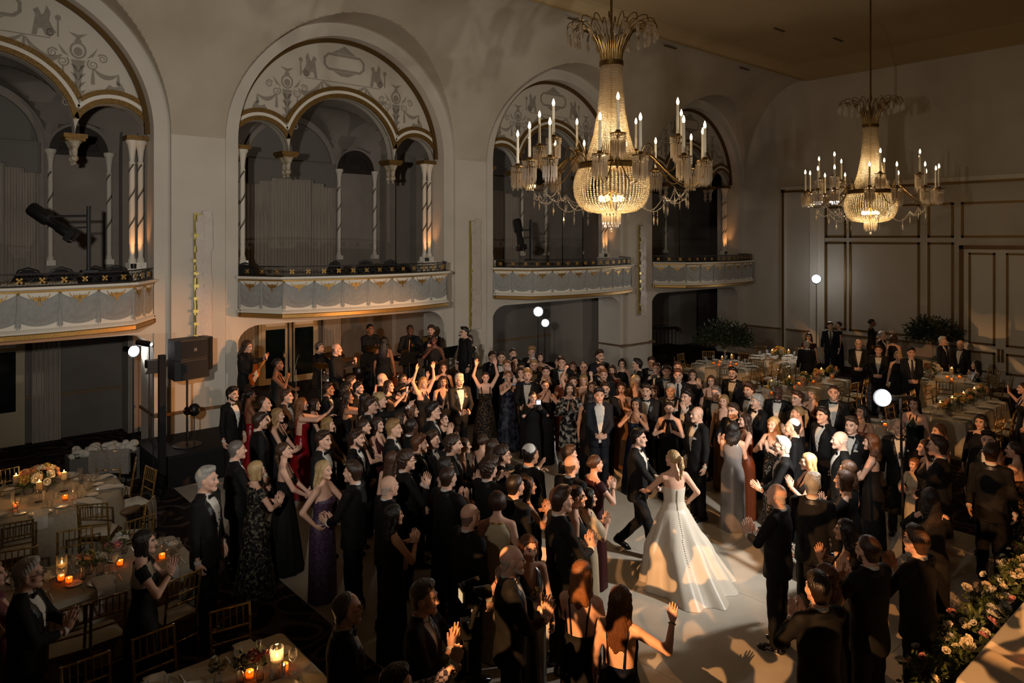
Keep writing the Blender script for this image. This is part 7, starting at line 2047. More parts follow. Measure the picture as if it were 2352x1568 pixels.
def body_mesh(sex, pose, yaw=0, pitch=0, expr='smile', legs='stand'):
    key = (sex, pose, yaw, pitch, expr, legs)
    if key in BODY: return BODY[key]
    m = sex == 'm'; A = arms_of(sex, pose)
    ex = max(max(abs(p[2].x), abs(p[3].x)) for p in A)+.1; ey = max(max(p[2].y, p[3].y) for p in A)+.1
    f = Field((-ex, -.22, 0), (ex, max(ey, .24), 2.06 if max(p[3].z for p in A) > 1.6 else 1.62), .021 if m else .0155)
    T = TORSO_M if m else TORSO_F; off = -.02 if m else 0
    f.loft(T, .0, off)
    for s in (-1, 1):
        S_ = [p for p in A if p[0] == s][0]
        f.cone((s*.03, -.022, 1.475), tuple(S_[1]+Vector((-s*.01, 0, .008))), .045, .040, .03)
        if not m:
            f.ell((s*.064, .066, 1.262), (.05, .042, .05), .03)
        k = -.012 if m else 0
        f.cone(S_[1], S_[2], .047+k, .037+k, .03); f.cone(S_[2], S_[3], .038+k, .0255, .02)
        if legs == 'stride':
            K_, A_ = (((s*.085, .16, .50), (s*.09, .24, .09)) if s > 0 else ((s*.085, .02, .47), (s*.09, -.28, .17)))
            f.cone((s*.08, 0, .88), K_, .07, .045, .03); f.cone(K_, A_, .045, .034, .02)
        elif legs == 'stand':
            f.cone((s*.08, 0, .88), (s*.08, .0, .48), .078+k, .050+k, .03); f.cone((s*.085, 0, .48), (s*.085, -.02, .09), .052+k, .034, .02)
            f.cone((s*.085, -.03, .05), (s*.095, .11, .03), .035, .03, .02)
        else:
            f.cone((s*.09, 0, .9), (s*.10, .40, .86), .085, .055, .03); f.cone((s*.10, .40, .86), (s*.10, .38, .42), .052, .034, .02); f.cone((s*.1, .36, .42), (s*.1, .50, .40), .035, .03, .02)
    f.cone((0, -.028, 1.42), (0, -.012, 1.56), .056 if m else .047, .054 if m else .045, .03)
    V, Q = f.net(); V = smoothn(V, Q, 2, .4)
    S_ = Soup(); S_.add(V, Q, 0)
    H = np.array(head_matrix(sex, yaw, pitch)); hd = head(sex, expr); base = 0
    HV = np.concatenate(hd.V); HV = HV@H[:3, :3].T+H[:3, 3]
    o = S_.n; S_.V.append(HV); S_.n += len(HV)
    for F_, M_ in zip(hd.F, hd.M): S_.F.append(F_+o); S_.M.append(M_)
    for (s, sh, E, W, d, n, kind) in A:
        z = d; y = (n-z*n.dot(z)).normalized(); x = y.cross(z)
        B = np.array([[x.x, y.x, z.x], [x.y, y.y, z.y], [x.z, y.z, z.z]]); hv, hq = hand(kind)
        hv = hv.copy(); sc_ = 1.0 if m else .9; hv *= sc_
        # thumb of a right hand palm forward points to the left (-x); mirror for the left hand
        if s < 0: hv[:, 0] *= -1; hq = hq[:, ::-1]
        S_.add(hv@B.T+np.array(W), hq, 0)
    me = S_.mesh('body', [SKIN['a'], LIPS, EYEW, IRIS, TEETH, MOUTH, HAIRC['dbr']])
    BODY[key] = me
    return me
# ---- men's clothes
CL = {}
def jacket_mesh(pose, opened=False):
    k = ('j', pose, opened)
    if k in CL: return CL[k]
    A = arms_of('m', pose); ex = max(max(abs(p[2].x), abs(p[3].x)) for p in A)+.12; ey = max(max(p[2].y, p[3].y) for p in A)+.1
    f = Field((-ex, -.24, .70), (ex, max(ey, .24), 2.0 if max(p[3].z for p in A) > 1.6 else 1.64), .0135)
    f.loft([(.78, .188, .145, 0, -.005), (.9, .182, .142, 0, -.005), (1.06, .168, .135, 0, 0), (1.2, .182, .142, 0, 0), (1.31, .192, .143, 0, -.005), (1.39, .178, .118, 0, -.012), (1.45, .125, .088, 0, -.02), (1.50, .075, .07, 0, -.024)], 0,
           fold=lambda th, z: .004*np.sin(5*th+z*20)*(z < 1.1))
    for (s, S_, E, W, d, n, kd) in A:
        f.cone((s*.06, -.022, 1.465), tuple(S_+Vector((s*.004, 0, .008))), .052, .050, .035)
        f.cone(S_, E, .060, .049, .03); f.cone(E, E+(W-E)*.95, .050, .039, .02)
        f.cone(E+(W-E)*.95, W+(W-E)*.4, .06, .06, .0, True)
    f.ell((0, -.015, 1.53), (.066, .066, .075), .0, True)
    vb = 1.04
    def vee(F, X, Y, Z):
        hw = np.clip((Z-vb)/(1.47-vb), 0, 1)*(.080 if not opened else .07)+(0 if not opened else .022)
        lo = Z > (vb if not opened else .70)
        cut = np.minimum(hw-np.abs(X), Y-.03); cut = np.where(lo, cut, -1)
        low = np.minimum(np.clip((.86-Z), 0, 1)*.28-np.abs(X), Y-.05)
        return np.maximum(F, np.maximum(cut, low))
    f.func(vee)
    V, Q = f.net(); V = smoothn(V, Q, 1, .4)
    c = V[Q].mean(1); hw = np.clip((c[:, 2]-vb)/(1.47-vb), 0, 1)*.080
    M = ((c[:, 1] > .02) & (c[:, 2] > vb+.02) & (np.abs(c[:, 0]) < hw+.012+.05*np.clip((c[:, 2]-vb)/.25, 0, 1)*np.clip((1.48-c[:, 2])/.08, 0, 1))).astype(int)
    M[(c[:, 2] > 1.45) & (np.abs(c[:, 0]) < .09)] = 1
    me = Soup().add(V, Q, M).mesh('jacket', [SUIT['tux'], SATIN]); CL[k] = me
    return me
def trousers_mesh(legs):
    k = ('t', legs)
    if k in CL: return CL[k]
    f = Field((-.26, -.36, .03), (.26, .62, 1.1), .0155)
    f.loft([(.86, .165, .12, 0, -.008), (.95, .165, .122, 0, -.006), (1.08, .155, .115, 0, 0)], 0)
    L = {'stand': (((.09, .01, .48), (.095, -.01, .06)), ((.09, .0, .48), (.10, -.02, .06))), 'stride': (((.085, .16, .50), (.09, .24, .06)), ((.085, .02, .47), (.09, -.28, .14))), 'sit': (((.10, .42, .86), (.10, .40, .44)), ((.10, .42, .86), (.10, .40, .44)))}[legs]
    for s, (K, A) in zip((1, -1), L):
        K = (s*K[0], K[1], K[2]); A = (s*A[0], A[1], A[2])
        f.cone((s*.078, -.005, .90), K, .094, .074, .03); f.cone(K, A, .074, .062, .02)
    f.func(lambda F, X, Y, Z: F-.003*np.sin(40*Z+14*X))
    V, Q = f.net(); V = smoothn(V, Q, 1, .4); me = Soup().add(V, Q).mesh('trousers', [SUIT['tux']]); CL[k] = me
    return me
SHOEP = {'stand': ((.095, -.01, 0, 0), (-.10, -.02, 0, 0)), 'stride': ((.09, .25, 0, 0), (-.09, -.30, .07, -.5)), 'sit': ((.10, .42, .40, 0), (-.10, .42, .40, 0))}
f = Field((-.07, -.12, -.01), (.07, .22, .13), .009)
f.cone((0, -.055, .04), (0, .10, .035), .040, .040, 0); f.ell((0, .12, .025), (.045, .075, .034), .02); f.cone((0, -.05, .04), (0, -.045, .10), .042, .045, .02); f.half((0, 0, -1), 0)
V_, Q_ = f.net(); SHOE = Soup().add(V_, Q_).mesh('shoe', [PATENT])
def shirt_mesh(pose, tie):
    k = ('s', pose, tie)
    if k in CL: return CL[k]
    t = MB(); K = np.array([(.86, .160, .128, 0, 0), (1.0, .150, .122, 0, 0), (1.08, .150, .124, 0, 0), (1.2, .168, .131, 0, 0), (1.31, .178, .132, 0, -.004), (1.38, .16, .113, 0, -.010), (1.43, .115, .088, 0, -.016), (1.465, .078, .074, 0, -.018)])
    rows = []
    for z in np.linspace(.86, 1.465, 17):
        rx, ry, cy = (np.interp(z, K[:, 0], K[:, i]) for i in (1, 2, 4))
        rows.append([(rx*math.cos(a), cy+ry*math.sin(a)+.0015*math.sin(60*rx*math.cos(a)), z) for a in np.linspace(-.35, pi+.35, 25)])
    t.grid(rows)
    for r0, z0, r1, z1 in ((.072, 1.455, .066, 1.51), (.066, 1.51, .060, 1.505)):
        t.grid([[(r0*math.cos(a), -.018+r0*math.sin(a)*1.0, z0-.012*math.sin(a)) for a in np.linspace(-pi*1.45, pi*.45, 25)], [(r1*math.cos(a), -.018+r1*math.sin(a), z1-.022*math.sin(a)) for a in np.linspace(-pi*1.45, pi*.45, 25)]])
    for (s, S_, E, W, d, n, kd) in arms_of('m', pose):
        u = (W-E).normalized(); t.tube([E+(W-E)*.90, W-u*.0, W+u*.006], [.036, .035, .03], 10)
    for k2 in range(3): t.sphere((0, .134, 1.16+.07*k2), .006, 6, 4, 1)
    me = t.mesh('shirt', [SHIRT, BLACK], 50); CL[k] = me
    return me
t = MB()
for s in (-1, 1): t.add([(s*.008, .074, 1.478), (s*.008, .074, 1.462), (s*.055, .066, 1.448), (s*.060, .062, 1.47), (s*.055, .066, 1.494), (s*.008, .062, 1.478), (s*.008, .062, 1.462), (s*.055, .052, 1.448), (s*.060, .050, 1.47), (s*.055, .052, 1.494)],
      [(0, 1, 2, 3, 4), (9, 8, 7, 6, 5), (0, 4, 9, 5), (1, 0, 5, 6), (2, 1, 6, 7), (3, 2, 7, 8), (4, 3, 8, 9)])
t.box(-.011, .011, .058, .08, 1.459, 1.481); BOW = t.mesh('bow_tie', SATIN)
t = MB(); rows = []
for z, w, y in ((1.48, .016, .068), (1.455, .02, .085), (1.44, .014, .095), (1.38, .022, .119), (1.30, .03, .139), (1.18, .036, .142), (1.05, .04, .138)): rows.append([(-w, y-.006, z), (0, y, z), (w, y-.006, z)])
t.grid(rows); NECKTIE = t.mesh('necktie', mat('dark_tie', '17161a', .5))
t = MB(); t.add([(-.145, .115, 1.29), (-.09, .142, 1.285), (-.09, .147, 1.305), (-.115, .145, 1.325), (-.14, .125, 1.305)], [(0, 1, 2, 3, 4)]); t.add([(-.145, .119, 1.285), (-.09, .147, 1.28), (-.09, .152, 1.30), (-.11, .149, 1.315)], [(0, 1, 2, 3)]); SQUARE = t.mesh('pocket_square', SHIRT)
# ---- women's clothes: radial lofts
def dress_mesh(top, skirt, pose=None, sleeve=None):
    k = ('d', top, skirt, pose if sleeve else None, sleeve)
    if k in CL: return CL[k]
    n = 56; T = np.array(TORSO_F); t = MB(); rows = []
    hem = {'column': (.02, .20, .18), 'aline': (.02, .28, .27), 'ball': (.02, .46, .44), 'knee': (.50, .22, .20), 'tier': (.06, .30, .29), 'jump': (.05, .2, .16)}[skirt]
    tops = {'strapless': lambda th: 1.315-.02*abs(math.sin(th-pi/2)) if math.sin(th) > 0 else 1.27, 'vneck': lambda th: (1.24+.20*min(1, abs(math.cos(th))*1.5)) if math.sin(th) > 0 else (1.30+.12*min(1, abs(math.cos(th))*1.6)),
            'high': lambda th: 1.445, 'square': lambda th: 1.31 if math.sin(th) > 0 else 1.28, 'back': lambda th: 1.32 if math.sin(th) > 0 else 1.12, 'halter': lambda th: (1.30+.13*max(0, 1-abs(math.cos(th))*2.6)) if math.sin(th) > 0 else 1.16}[top]
    zs = list(np.linspace(0, 1, 17))
    for i in range(34):
        row = []
        for j in range(n):
            th = 2*pi*j/n; zt_ = tops(th)
            if i < 14: z = zt_+(.94-zt_)*i/13
            else: z = .94+(hem[0]-.94)*((i-13)/20)
            if z >= .90:
                rx, ry, cy = (np.interp(z, T[:, 0], T[:, q_]) for q_ in (1, 2, 4)); rx += .017; ry += .017
                if z < .98: w = (.98-z)/.08*.25; rx = rx*(1+.03*w); ry = ry*(1+.03*w)
            else:
                f_ = (.90-z)/(.90-hem[0]); e = f_**(1.0 if skirt in ('aline', 'ball', 'tier') else 1.6)
                if skirt == 'column': e = f_*f_*.9
                rx = .192+(hem[1]-.192)*e; ry = .142+(hem[2]-.142)*(e if skirt != 'column' else f_**.8); cy = -.012
                if skirt == 'tier': rx += .012*((f_*3) % 1); ry += .012*((f_*3) % 1)
            r = 1.0; nf = {'column': 7, 'aline': 11, 'ball': 13, 'knee': 10, 'tier': 22, 'jump': 6}[skirt]
            if z < .95: r += (.035 if skirt != 'column' else .03)*min(1, (.95-z)/.5)*math.sin(nf*th+1.3*math.sin(2*th))
            else: r += .006*math.sin(40*z+3*th)
            x, y = rx*r*math.cos(th), cy+ry*r*math.sin(th)
            if 1.18 < z < 1.34:
                for s in (-1, 1): g = math.exp(-((x-s*.066)/.05)**2)*math.exp(-((z-1.262)/.05)**2)*(1 if math.sin(th) > 0 else 0); y += .034*g
            row.append((x, y, z))
        rows.append(row)
    t.grid(rows, closed_u=True)
    if top in ('vneck', 'square', 'back', 'halter'):
        for s in (-1, 1):
            if top == 'square' or top == 'back': t.tube([(s*.085, .10, 1.30), (s*.096, .052, 1.40), (s*.10, -.015, 1.486), (s*.098, -.068, 1.41), (s*.08, -.092, 1.28), (s*.07, -.104, 1.13)], .008 if top == 'back' else .013, 6)
            if top == 'halter': t.tube([(s*.05, .095, 1.36), (s*.055, .06, 1.43), (s*.04, -.04, 1.49), (0, -.075, 1.485)], .010, 6)
    if sleeve:
        for (s, S_, E, W, d, nn, kd) in arms_of('f', pose):
            a = S_+Vector((-s*.05, 0, .0)); P = [a, S_, S_.lerp(E, .5), E]; r = [.06, .062, .055, .05]
            if sleeve == 'long': P += [E.lerp(W, .5), E.lerp(W, .92)]; r += [.045, .036]
            if sleeve == 'puff': P = [a, S_, S_.lerp(E, .35), S_.lerp(E, .75), S_.lerp(E, .95)]; r = [.06, .075, .10, .095, .05]
            if sleeve == 'cap': P = [a, S_, S_.lerp(E, .35)]; r = [.06, .062, .058]
            if sleeve == 'full': P += [E.lerp(W, .5), E.lerp(W, .85), E.lerp(W, .95)]; r = [.06, .068, .075, .08, .085, .075, .035]
            t.tube(P, r, 12)
    me = t.mesh('dress', DRESSM['blk'], 75); CL[k] = me
    return me
# ---- hair, in head space
HAIR = {}
def hair_mesh(style):
    if style in HAIR: return HAIR[style]
    long_ = style in ('long', 'wavy', 'vlong')
    f = Field((-.16, -.24, -.48 if style == 'vlong' else (-.38 if long_ else (-.30 if 'pony' in style else -.20))), (.16, .14, .19), .0072 if not long_ else .0085)
    o = {'short': .012, 'side': .017, 'curly': .022, 'mop': .026, 'thin': .008, 'bald': .004, 'buzz': .009, 'long': .014, 'vlong': .014, 'wavy': .020, 'bob': .018, 'crop': .018, 'pony': .010, 'lowpony': .010, 'bun': .010}[style]
    f.ell((0, -.019, .029), (.0785, .0985, .0895), 0)
    if style in ('short', 'side', 'curly', 'mop', 'thin', 'bald', 'buzz'): f.cone((0, -.03, -.02), (0, -.040, -.10), .0625, .0615, .02)
    if style in ('side', 'short'): f.ell((.012, .015, .105), (.058, .055, .026 if style == 'side' else .018), .03); f.cone((-.035, .035, .098), (.04, .045, .108), .014, .02 if style == 'side' else .014, .02)
    if style == 'mop': f.ell((0, .03, .10), (.075, .065, .04), .03)
    zl = [-.16, -.06, -.02, .02, .05, .08, .13]
    yl = {'thin': [-.1, -.06, -.025, -.02, -.01, .01, .03], 'bald': [-.1, -.06, -.02, -.03, -.06, -.2, -.2]}.get(style, [-.06, -.035, -.008, .010, .034, .070, .115])
    if style in ('long', 'vlong', 'wavy', 'bob', 'crop'): yl = [.0, .005, .012, .022, .040, .085, .13]
    if style in ('curly', 'mop'): yl = [-.06, -.035, -.005, .014, .045, .09, .13]
    def cut(F, X, Y, Z):
        lim = np.interp(Z.ravel(), zl, yl).reshape(Z.shape)
        part = .012*np.exp(-(X/.02)**2) if style in ('long', 'vlong', 'wavy') else 0
        E = Y-lim+part*(Z > .05)+.006*np.sin(90*X)*(Z > .04)
        low = {'short': -.088, 'side': -.09, 'curly': -.092, 'mop': -.096, 'thin': -.088, 'bald': -.082, 'buzz': -.08}.get(style)
        if low is not None: E = np.maximum(E, low-Z+.8*np.maximum(Y+.06, 0))
        if style == 'bald': E = np.maximum(E, Z-.022+.25*np.maximum(-Y-.06, 0))
        F = np.maximum(F-o*np.sqrt(np.clip(-E/.06, 0, 1)), E)
        return F
    f.func(cut)
    if long_:
        L = {'long': -.30, 'wavy': -.30, 'vlong': -.44}[style]; w = .0 if style != 'wavy' else .012
        f.loft([(L, .07+w, .022, 0, -.112), (L*.6, .092+w, .032+w, 0, -.105), (-.08, .092+w, .042+w, 0, -.082), (.03, .082, .05, 0, -.06)], .02)
        for s in (-1, 1):
            f.cone((s*.074, .012, .045), (s*.086, -.012, -.06), .026, .026+w, .02); f.cone((s*.086, -.012, -.06), (s*.088, -.05, -.17), .026+w, .030+w, .02); f.cone((s*.088, -.05, -.17), (s*.075, -.085, L*.85), .030+w, .018, .02)
    if style in ('bob', 'crop'):
        zb = -.12 if style == 'bob' else -.055
        f.loft([(zb, .086, .05, 0, -.055), (-.02, .094, .075, 0, -.04), (.03, .09, .08, 0, -.03)], .02)
        for s in (-1, 1): f.cone((s*.078, .012, .04), (s*.082, .004, zb+.01), .024, .024, .015)
    if style == 'pony': f.cone((0, -.105, .05), (0, -.15, .03), .022, .028, .01); f.cone((0, -.15, .03), (0, -.165, -.08), .03, .034, .02); f.cone((0, -.165, -.08), (.01, -.14, -.26), .034, .012, .02)
    if style == 'lowpony': f.cone((0, -.10, -.03), (0, -.125, -.06), .026, .028, .01); f.cone((0, -.125, -.06), (0, -.13, -.26), .028, .012, .02)
    if style == 'bun': f.ell((0, -.115, .015), (.042, .035, .04), .01)
    amp = {'curly': .006, 'mop': .006, 'wavy': .005, 'buzz': .001, 'bald': .001, 'thin': .0015}.get(style, .0036 if style in ('long', 'vlong', 'bob', 'crop', 'pony', 'lowpony', 'bun') else .003)
    def groove(F, X, Y, Z):
        a = np.arctan2(X, Y+.02+0*X)
        if style in ('curly', 'mop'): return F-amp*(np.sin(150*X+60*Z)*np.sin(140*Y+40*Z)+.6*np.sin(120*Z+90*X))
        if long_: F = np.maximum(F, {'long': -.30, 'wavy': -.29, 'vlong': -.44}[style]+.02+.016*np.sin(70*X+9*Y)+5*X*X-Z)
        return F-amp*np.sin(34*a+6*np.sin(14*Z+2*a))-(.004*np.sin(38*Z+3*a) if style == 'wavy' else 0)
    f.func(groove)
    # keep the face and the neck clear
    f.ell((0, .085, -.045), (.058, .075, .085), .01, True)
    V, Q = f.net(); me = Soup().add(V, Q).mesh('hair', [HAIRC['dbr']]); HAIR[style] = me
    return me
f = Field((-.1, -.04, -.15), (.1, .12, 0), .0075)
for s in (-1, 1): f.cone((s*.060, -.0, -.03), (s*.050, .02, -.075), .020, .021, .01); f.cone((s*.050, .02, -.075), (0, .07, -.105), .021, .025, .015)
f.cone((-.022, .082, -.050), (.022, .082, -.050), .012, .012, .01); f.ell((0, .098, -.066), (.019, .03, .009), .004, True); f.ell((0, .03, -.03), (.05, .055, .05), 0, True)
V_, Q_ = f.net(); BEARD = Soup().add(V_, Q_).mesh('beard', [HAIRC['dbr']])
t = MB()
for s in (-1, 1):
    t.tube([(s*.033+.024*math.cos(2*pi*k/12), .108, .0+.018*math.sin(2*pi*k/12)) for k in range(12)], .0025, 5, closed=True); t.tube([(s*.057, .106, .004), (s*.078, .06, .006), (s*.083, -.01, .0)], .0025, 5)
t.tube([(-.009, .109, .003), (.009, .109, .003)], .0025, 5); SPECS = t.mesh('glasses', mat('dark_frame', '15110f', .3))
t = MB(); t.lathe([(.086, -.004), (.085, .006), (.074, .034), (.055, .054), (.03, .066), (0, .071)], 24); KIP = {c: t.mesh('skullcap', mat('skullcap_'+c, h, .7, bump=.15, bscale=80)) for c, h in (('w', 'd8d4cc'), ('c', 'b8a88c'))}
t = MB(); t.sphere((0, .0, 0), .017, 8, 5); t.add([(-.01, -.002, -.01), (.012, -.002, -.03), (.002, .004, -.035)], [(0, 1, 2)], 1); BOUT = t.mesh('boutonniere', [mat('petal_cream'), LEAF])
t = MB(); t.sphere((0, 0, 0), .0055, 6, 4); EARR = t.mesh('earring', SILV)
t = MB(); t.tube([(.031*math.cos(2*pi*k/14), .031*math.sin(2*pi*k/14), 0) for k in range(14)], .004, 5, closed=True); BRAC = t.mesh('bracelet', BRASS)
t = MB(); t.box(-.037, .037, -.004, .004, -.075, .075); t.box(.008, .03, -.0065, -.004, .045, .068, 1); PHONE = t.mesh('phone_case', [mat('phone_case_pale', 'c8a89a', .35), BLACK])
t = MB(); t.box(-.034, .034, .004, .0055, -.07, .07); PHONES = t.mesh('phone_screen', mat('phone_screen', '202428', .1, emit='8090a0', estr=.5))
def setmat(o, i, m):
    sl = o.material_slots[i]; sl.link = 'OBJECT'; sl.material = m
PEOPLE = []
def face_dir(x, y, phi):
    fv = Vector((x, y, 0)).normalized(); rv = Vector((fv.y, -fv.x, 0))
    return -fv*math.cos(R(phi))+rv*math.sin(R(phi))
def person(px, py, phi, sex, pose, hair, hc, outfit, skin, label, H=None, yaw=0, pitch=0, expr='smile', ex='', z0=0.0, legs='stand', at=None, group='wedding guests', cat='person'):
    H = H or (1.79 if sex == 'm' else 1.70)
    s = H/1.75*(1.0 if hair in ('bald', 'buzz', 'thin') else .99)
    if at is None: g = on_z(px, py, H+z0); x, y = g.x, g.y
    else: x, y = at
    d = face_dir(x, y, phi); rz = math.atan2(d.y, d.x)-pi/2
    o = thing('person', label, cat, (x, y, z0), rz, group); o.scale = (s, s, s)
    b_ = obj('body', body_mesh(sex, pose, yaw, pitch, expr, legs), o)
    setmat(b_, 0, SKIN[skin]); setmat(b_, 1, LIPS if sex == 'f' else LIPM); setmat(b_, 6, HAIRC[hc])
    HM = head_matrix(sex, yaw, pitch)
    def onhead(nm, me, M=None):
        q_ = obj(nm, me, o); q_.matrix_local = HM @ (M or Matrix()); return q_
    h = onhead('hair', hair_mesh(hair)); setmat(h, 0, FRINGE.get(hc, HAIRC[hc]) if hair == 'bald' else HAIRC[hc])
    if 'B' in ex: q_ = onhead('beard', BEARD); setmat(q_, 0, HAIRC[hc])
    if 'G' in ex: onhead('glasses', SPECS)
    if 'K' in ex or 'k' in ex: onhead('skullcap', KIP['w' if 'K' in ex else 'c'], Matrix.Translation((0, -.035, .062)) @ Matrix.Rotation(R(24), 4, 'X'))
    if 'E' in ex:
        for e in (-1, 1): onhead('earring', EARR, Matrix.Translation((e*.081, -.002, -.048)))
    if sex == 'm':
        suit = {'tux': 'tux', 'suit': 'grey', 'open': 'navy', 'brown': 'brown', 'blk': 'tux', 'navytie': 'navy'}[outfit]
        j = obj('jacket', jacket_mesh(pose, outfit == 'open'), o); setmat(j, 0, SUIT[suit]); setmat(j, 1, SATIN if outfit == 'tux' else SUIT[suit])
        tl = 'sit' if legs == 'sit' else legs
        tr_ = obj('trousers', trousers_mesh(tl), o); setmat(tr_, 0, SUIT[suit])
        sh_ = obj('shirt', shirt_mesh(pose, outfit), o)
        if outfit == 'blk': setmat(sh_, 0, SUIT['tux'])
        for (sx, sy, sz, rx) in SHOEP[tl]: obj('shoe', SHOE, o, (sx, sy, sz), (rx, 0, -.15 if sx > 0 else .15))
        if outfit in ('tux', 'brown'): obj('bow_tie', BOW, o)
        if outfit in ('suit', 'navytie'): obj('necktie', NECKTIE, o)
        if 'S' in ex: obj('pocket_square', SQUARE, o)
        if 'F' in ex: obj('boutonniere', BOUT, o, (-.105, .114, 1.32))
    else:
        top, skirt, col, slv = (list(outfit)+[None])[:4]
        dr_ = obj('dress', dress_mesh(top, skirt, pose, slv), o); setmat(dr_, 0, DRESSM[col])
        if skirt in ('knee',):
            for sx in (-1, 1): obj('shoe', SHOE, o, (sx*.088, .0, 0), None)
        if 'W' in ex:
            for (s_, S_, E, W, dd, nn, kd) in arms_of('f', pose)[:1]:
                q_ = obj('bracelet', BRAC, o, W.lerp(E, .12)); q_.rotation_euler = (W-E).to_track_quat('Z', 'Y').to_euler()
    PEOPLE.append((px, py, x, y, H, label, o))
    return o
def world_of(o, p):
    """point p of a person's own space in world space"""
    s = o.scale[0]; a = o.rotation_euler[2]
    return Vector((o.location.x+s*(p[0]*math.cos(a)-p[1]*math.sin(a)), o.location.y+s*(p[0]*math.sin(a)+p[1]*math.cos(a)), o.location.z+s*p[2]))
def phone_at(o, p, label, tilt=0.0):
    w = world_of(o, p); q_ = thing('phone', label, 'phone', w, o.rotation_euler[2], 'phones held up'); obj('phone_case', PHONE, q_, None, (tilt, 0, 0)); obj('phone_screen', PHONES, q_, (0, -.0, 0), (tilt, 0, pi))
    return q_
# ================================================================ the people themselves
for s in SPEC:
    k = {q_: s[q_] for q_ in s if q_ not in ('d', 'd0', 'r', 'fix', 'xy')}
    s['o'] = person(**k)
def who(frag): return next(s['o'] for s in SPEC if frag in s['label'])
# ================================================================ things people wear or hold
B = who('bride with'); 
for ch in list(B.children):
    if ch.name.startswith('dress'): bpy.data.objects.remove(ch)
def bride_dress():
    n = 96; T = np.array(TORSO_F); rows = []
    for i in range(60):
        row = []
        for j in range(n):
            th = 2*pi*j/n; zt_ = 1.315-.02*abs(math.sin(th-pi/2)) if math.sin(th) > 0 else 1.262+.02*abs(math.cos(th))
            z = zt_+(.99-zt_)*i/17 if i < 18 else .99+(.012-.99)*((i-17)/42)
            if z >= .99:
                rx, ry, cy = (np.interp(z, T[:, 0], T[:, q_]) for q_ in (1, 2, 4)); rx += .016; ry += .016; cx = 0
            else:
                f_ = (.99-z)/.98; e = f_**.85
                rx = .175+(.56-.175)*e; ry = .125+(.50-.125)*e; cx = .10*f_**2; cy = -.008-.10*f_**2
                if math.sin(th) < 0: ry *= 1+.55*f_**2*(-math.sin(th))
                if math.cos(th) > 0: rx *= 1+.22*f_**1.5*math.cos(th)
                am = .085*min(1, f_*2.2); ph = 9*th+1.5*math.sin(2*th+1)+.9*f_
                s_ = math.sin(ph); k = 1+am*(s_ if s_ > 0 else s_*1.4)+.02*f_*math.sin(23*th+5*f_)
                rx *= k; ry *= k
                if .35 < f_ < .62: rx *= 1+.05*math.sin(pi*(f_-.35)/.27)
            x, y = cx+rx*math.cos(th), cy+ry*math.sin(th)
            if 1.18 < z < 1.34:
                for s in (-1, 1): y += .034*math.exp(-((x-s*.066)/.05)**2)*math.exp(-((z-1.262)/.05)**2)*(1 if math.sin(th) > 0 else 0)
            row.append((x, y, z))
        rows.append(row)
    t = MB(); t.grid(rows, closed_u=True); return t.mesh('wedding_gown', DRESSM['wht'], 80), rows
gme, grows = bride_dress(); gown = obj('wedding_gown', gme, B)
bt = MB(); bt.sphere((0, 0, 0), (.0075, .006, .0075), 6, 4); bt_me = bt.mesh('covered_button', mat('button_satin', '8e8474', .4))
for i in range(1, 44):
    p = min(grows[i], key=lambda q_: abs(math.atan2(q_[1]+.01, q_[0])+pi/2)); obj('covered_button', bt_me, gown, (p[0], p[1]-.004, p[2]))
# cream beaded shoulders, gold collar
o = who('beaded cream shoulders'); t = MB(); rows = []
for z in np.linspace(1.24, 1.45, 9):
    rx, ry, cy = (np.interp(z, np.array(TORSO_F)[:, 0], np.array(TORSO_F)[:, q_]) for q_ in (1, 2, 4)); rows.append([((rx+.022)*math.cos(a), cy+(ry+.022)*math.sin(a), z) for a in np.linspace(0, 2*pi, 41)[:-1]])
t.grid(rows, closed_u=True); t.build('beaded_yoke', cloth('cream_beads', 'a8967c', '6a5a48', .35, 120, nc=.6, spec=.8), o)
o = who('ivory top'); t = MB(); t.tube([(.072*math.cos(a), -.02+.066*math.sin(a), 1.452) for a in np.linspace(0, 2*pi, 25)[:-1]], .012, 6, closed=True); t.bar((0, -.104, 1.26), (0, -.09, 1.44), .022, .008); t.build('gold_trim', GOLDL, o)
# checked shirt of the cameraman
o = who('cameraman')
def check_mat():
    m_ = bpy.data.materials.new('checked_cotton'); m_.use_nodes = True; nt = m_.node_tree; b_ = nt.nodes['Principled BSDF']; tc = nt.nodes.new('ShaderNodeTexCoord'); ck = nt.nodes.new('ShaderNodeTexChecker'); ck.inputs['Scale'].default_value = 34; ck.inputs[1].default_value = (*lin('2a2236'), 1); ck.inputs[2].default_value = (*lin('9a8e98'), 1)
    nt.links.new(tc.outputs['Object'], ck.inputs[0]); nt.links.new(ck.outputs[0], b_.inputs['Base Color']); b_.inputs['Roughness'].default_value = .85; return m_
CHK = check_mat()
for ch in o.children:
    if ch.name.startswith('jacket'): setmat(ch, 0, CHK); setmat(ch, 1, CHK); ch.name = 'checked_shirt'
    if ch.name.startswith('necktie'): nt_ = ch
bpy.data.objects.remove(nt_)
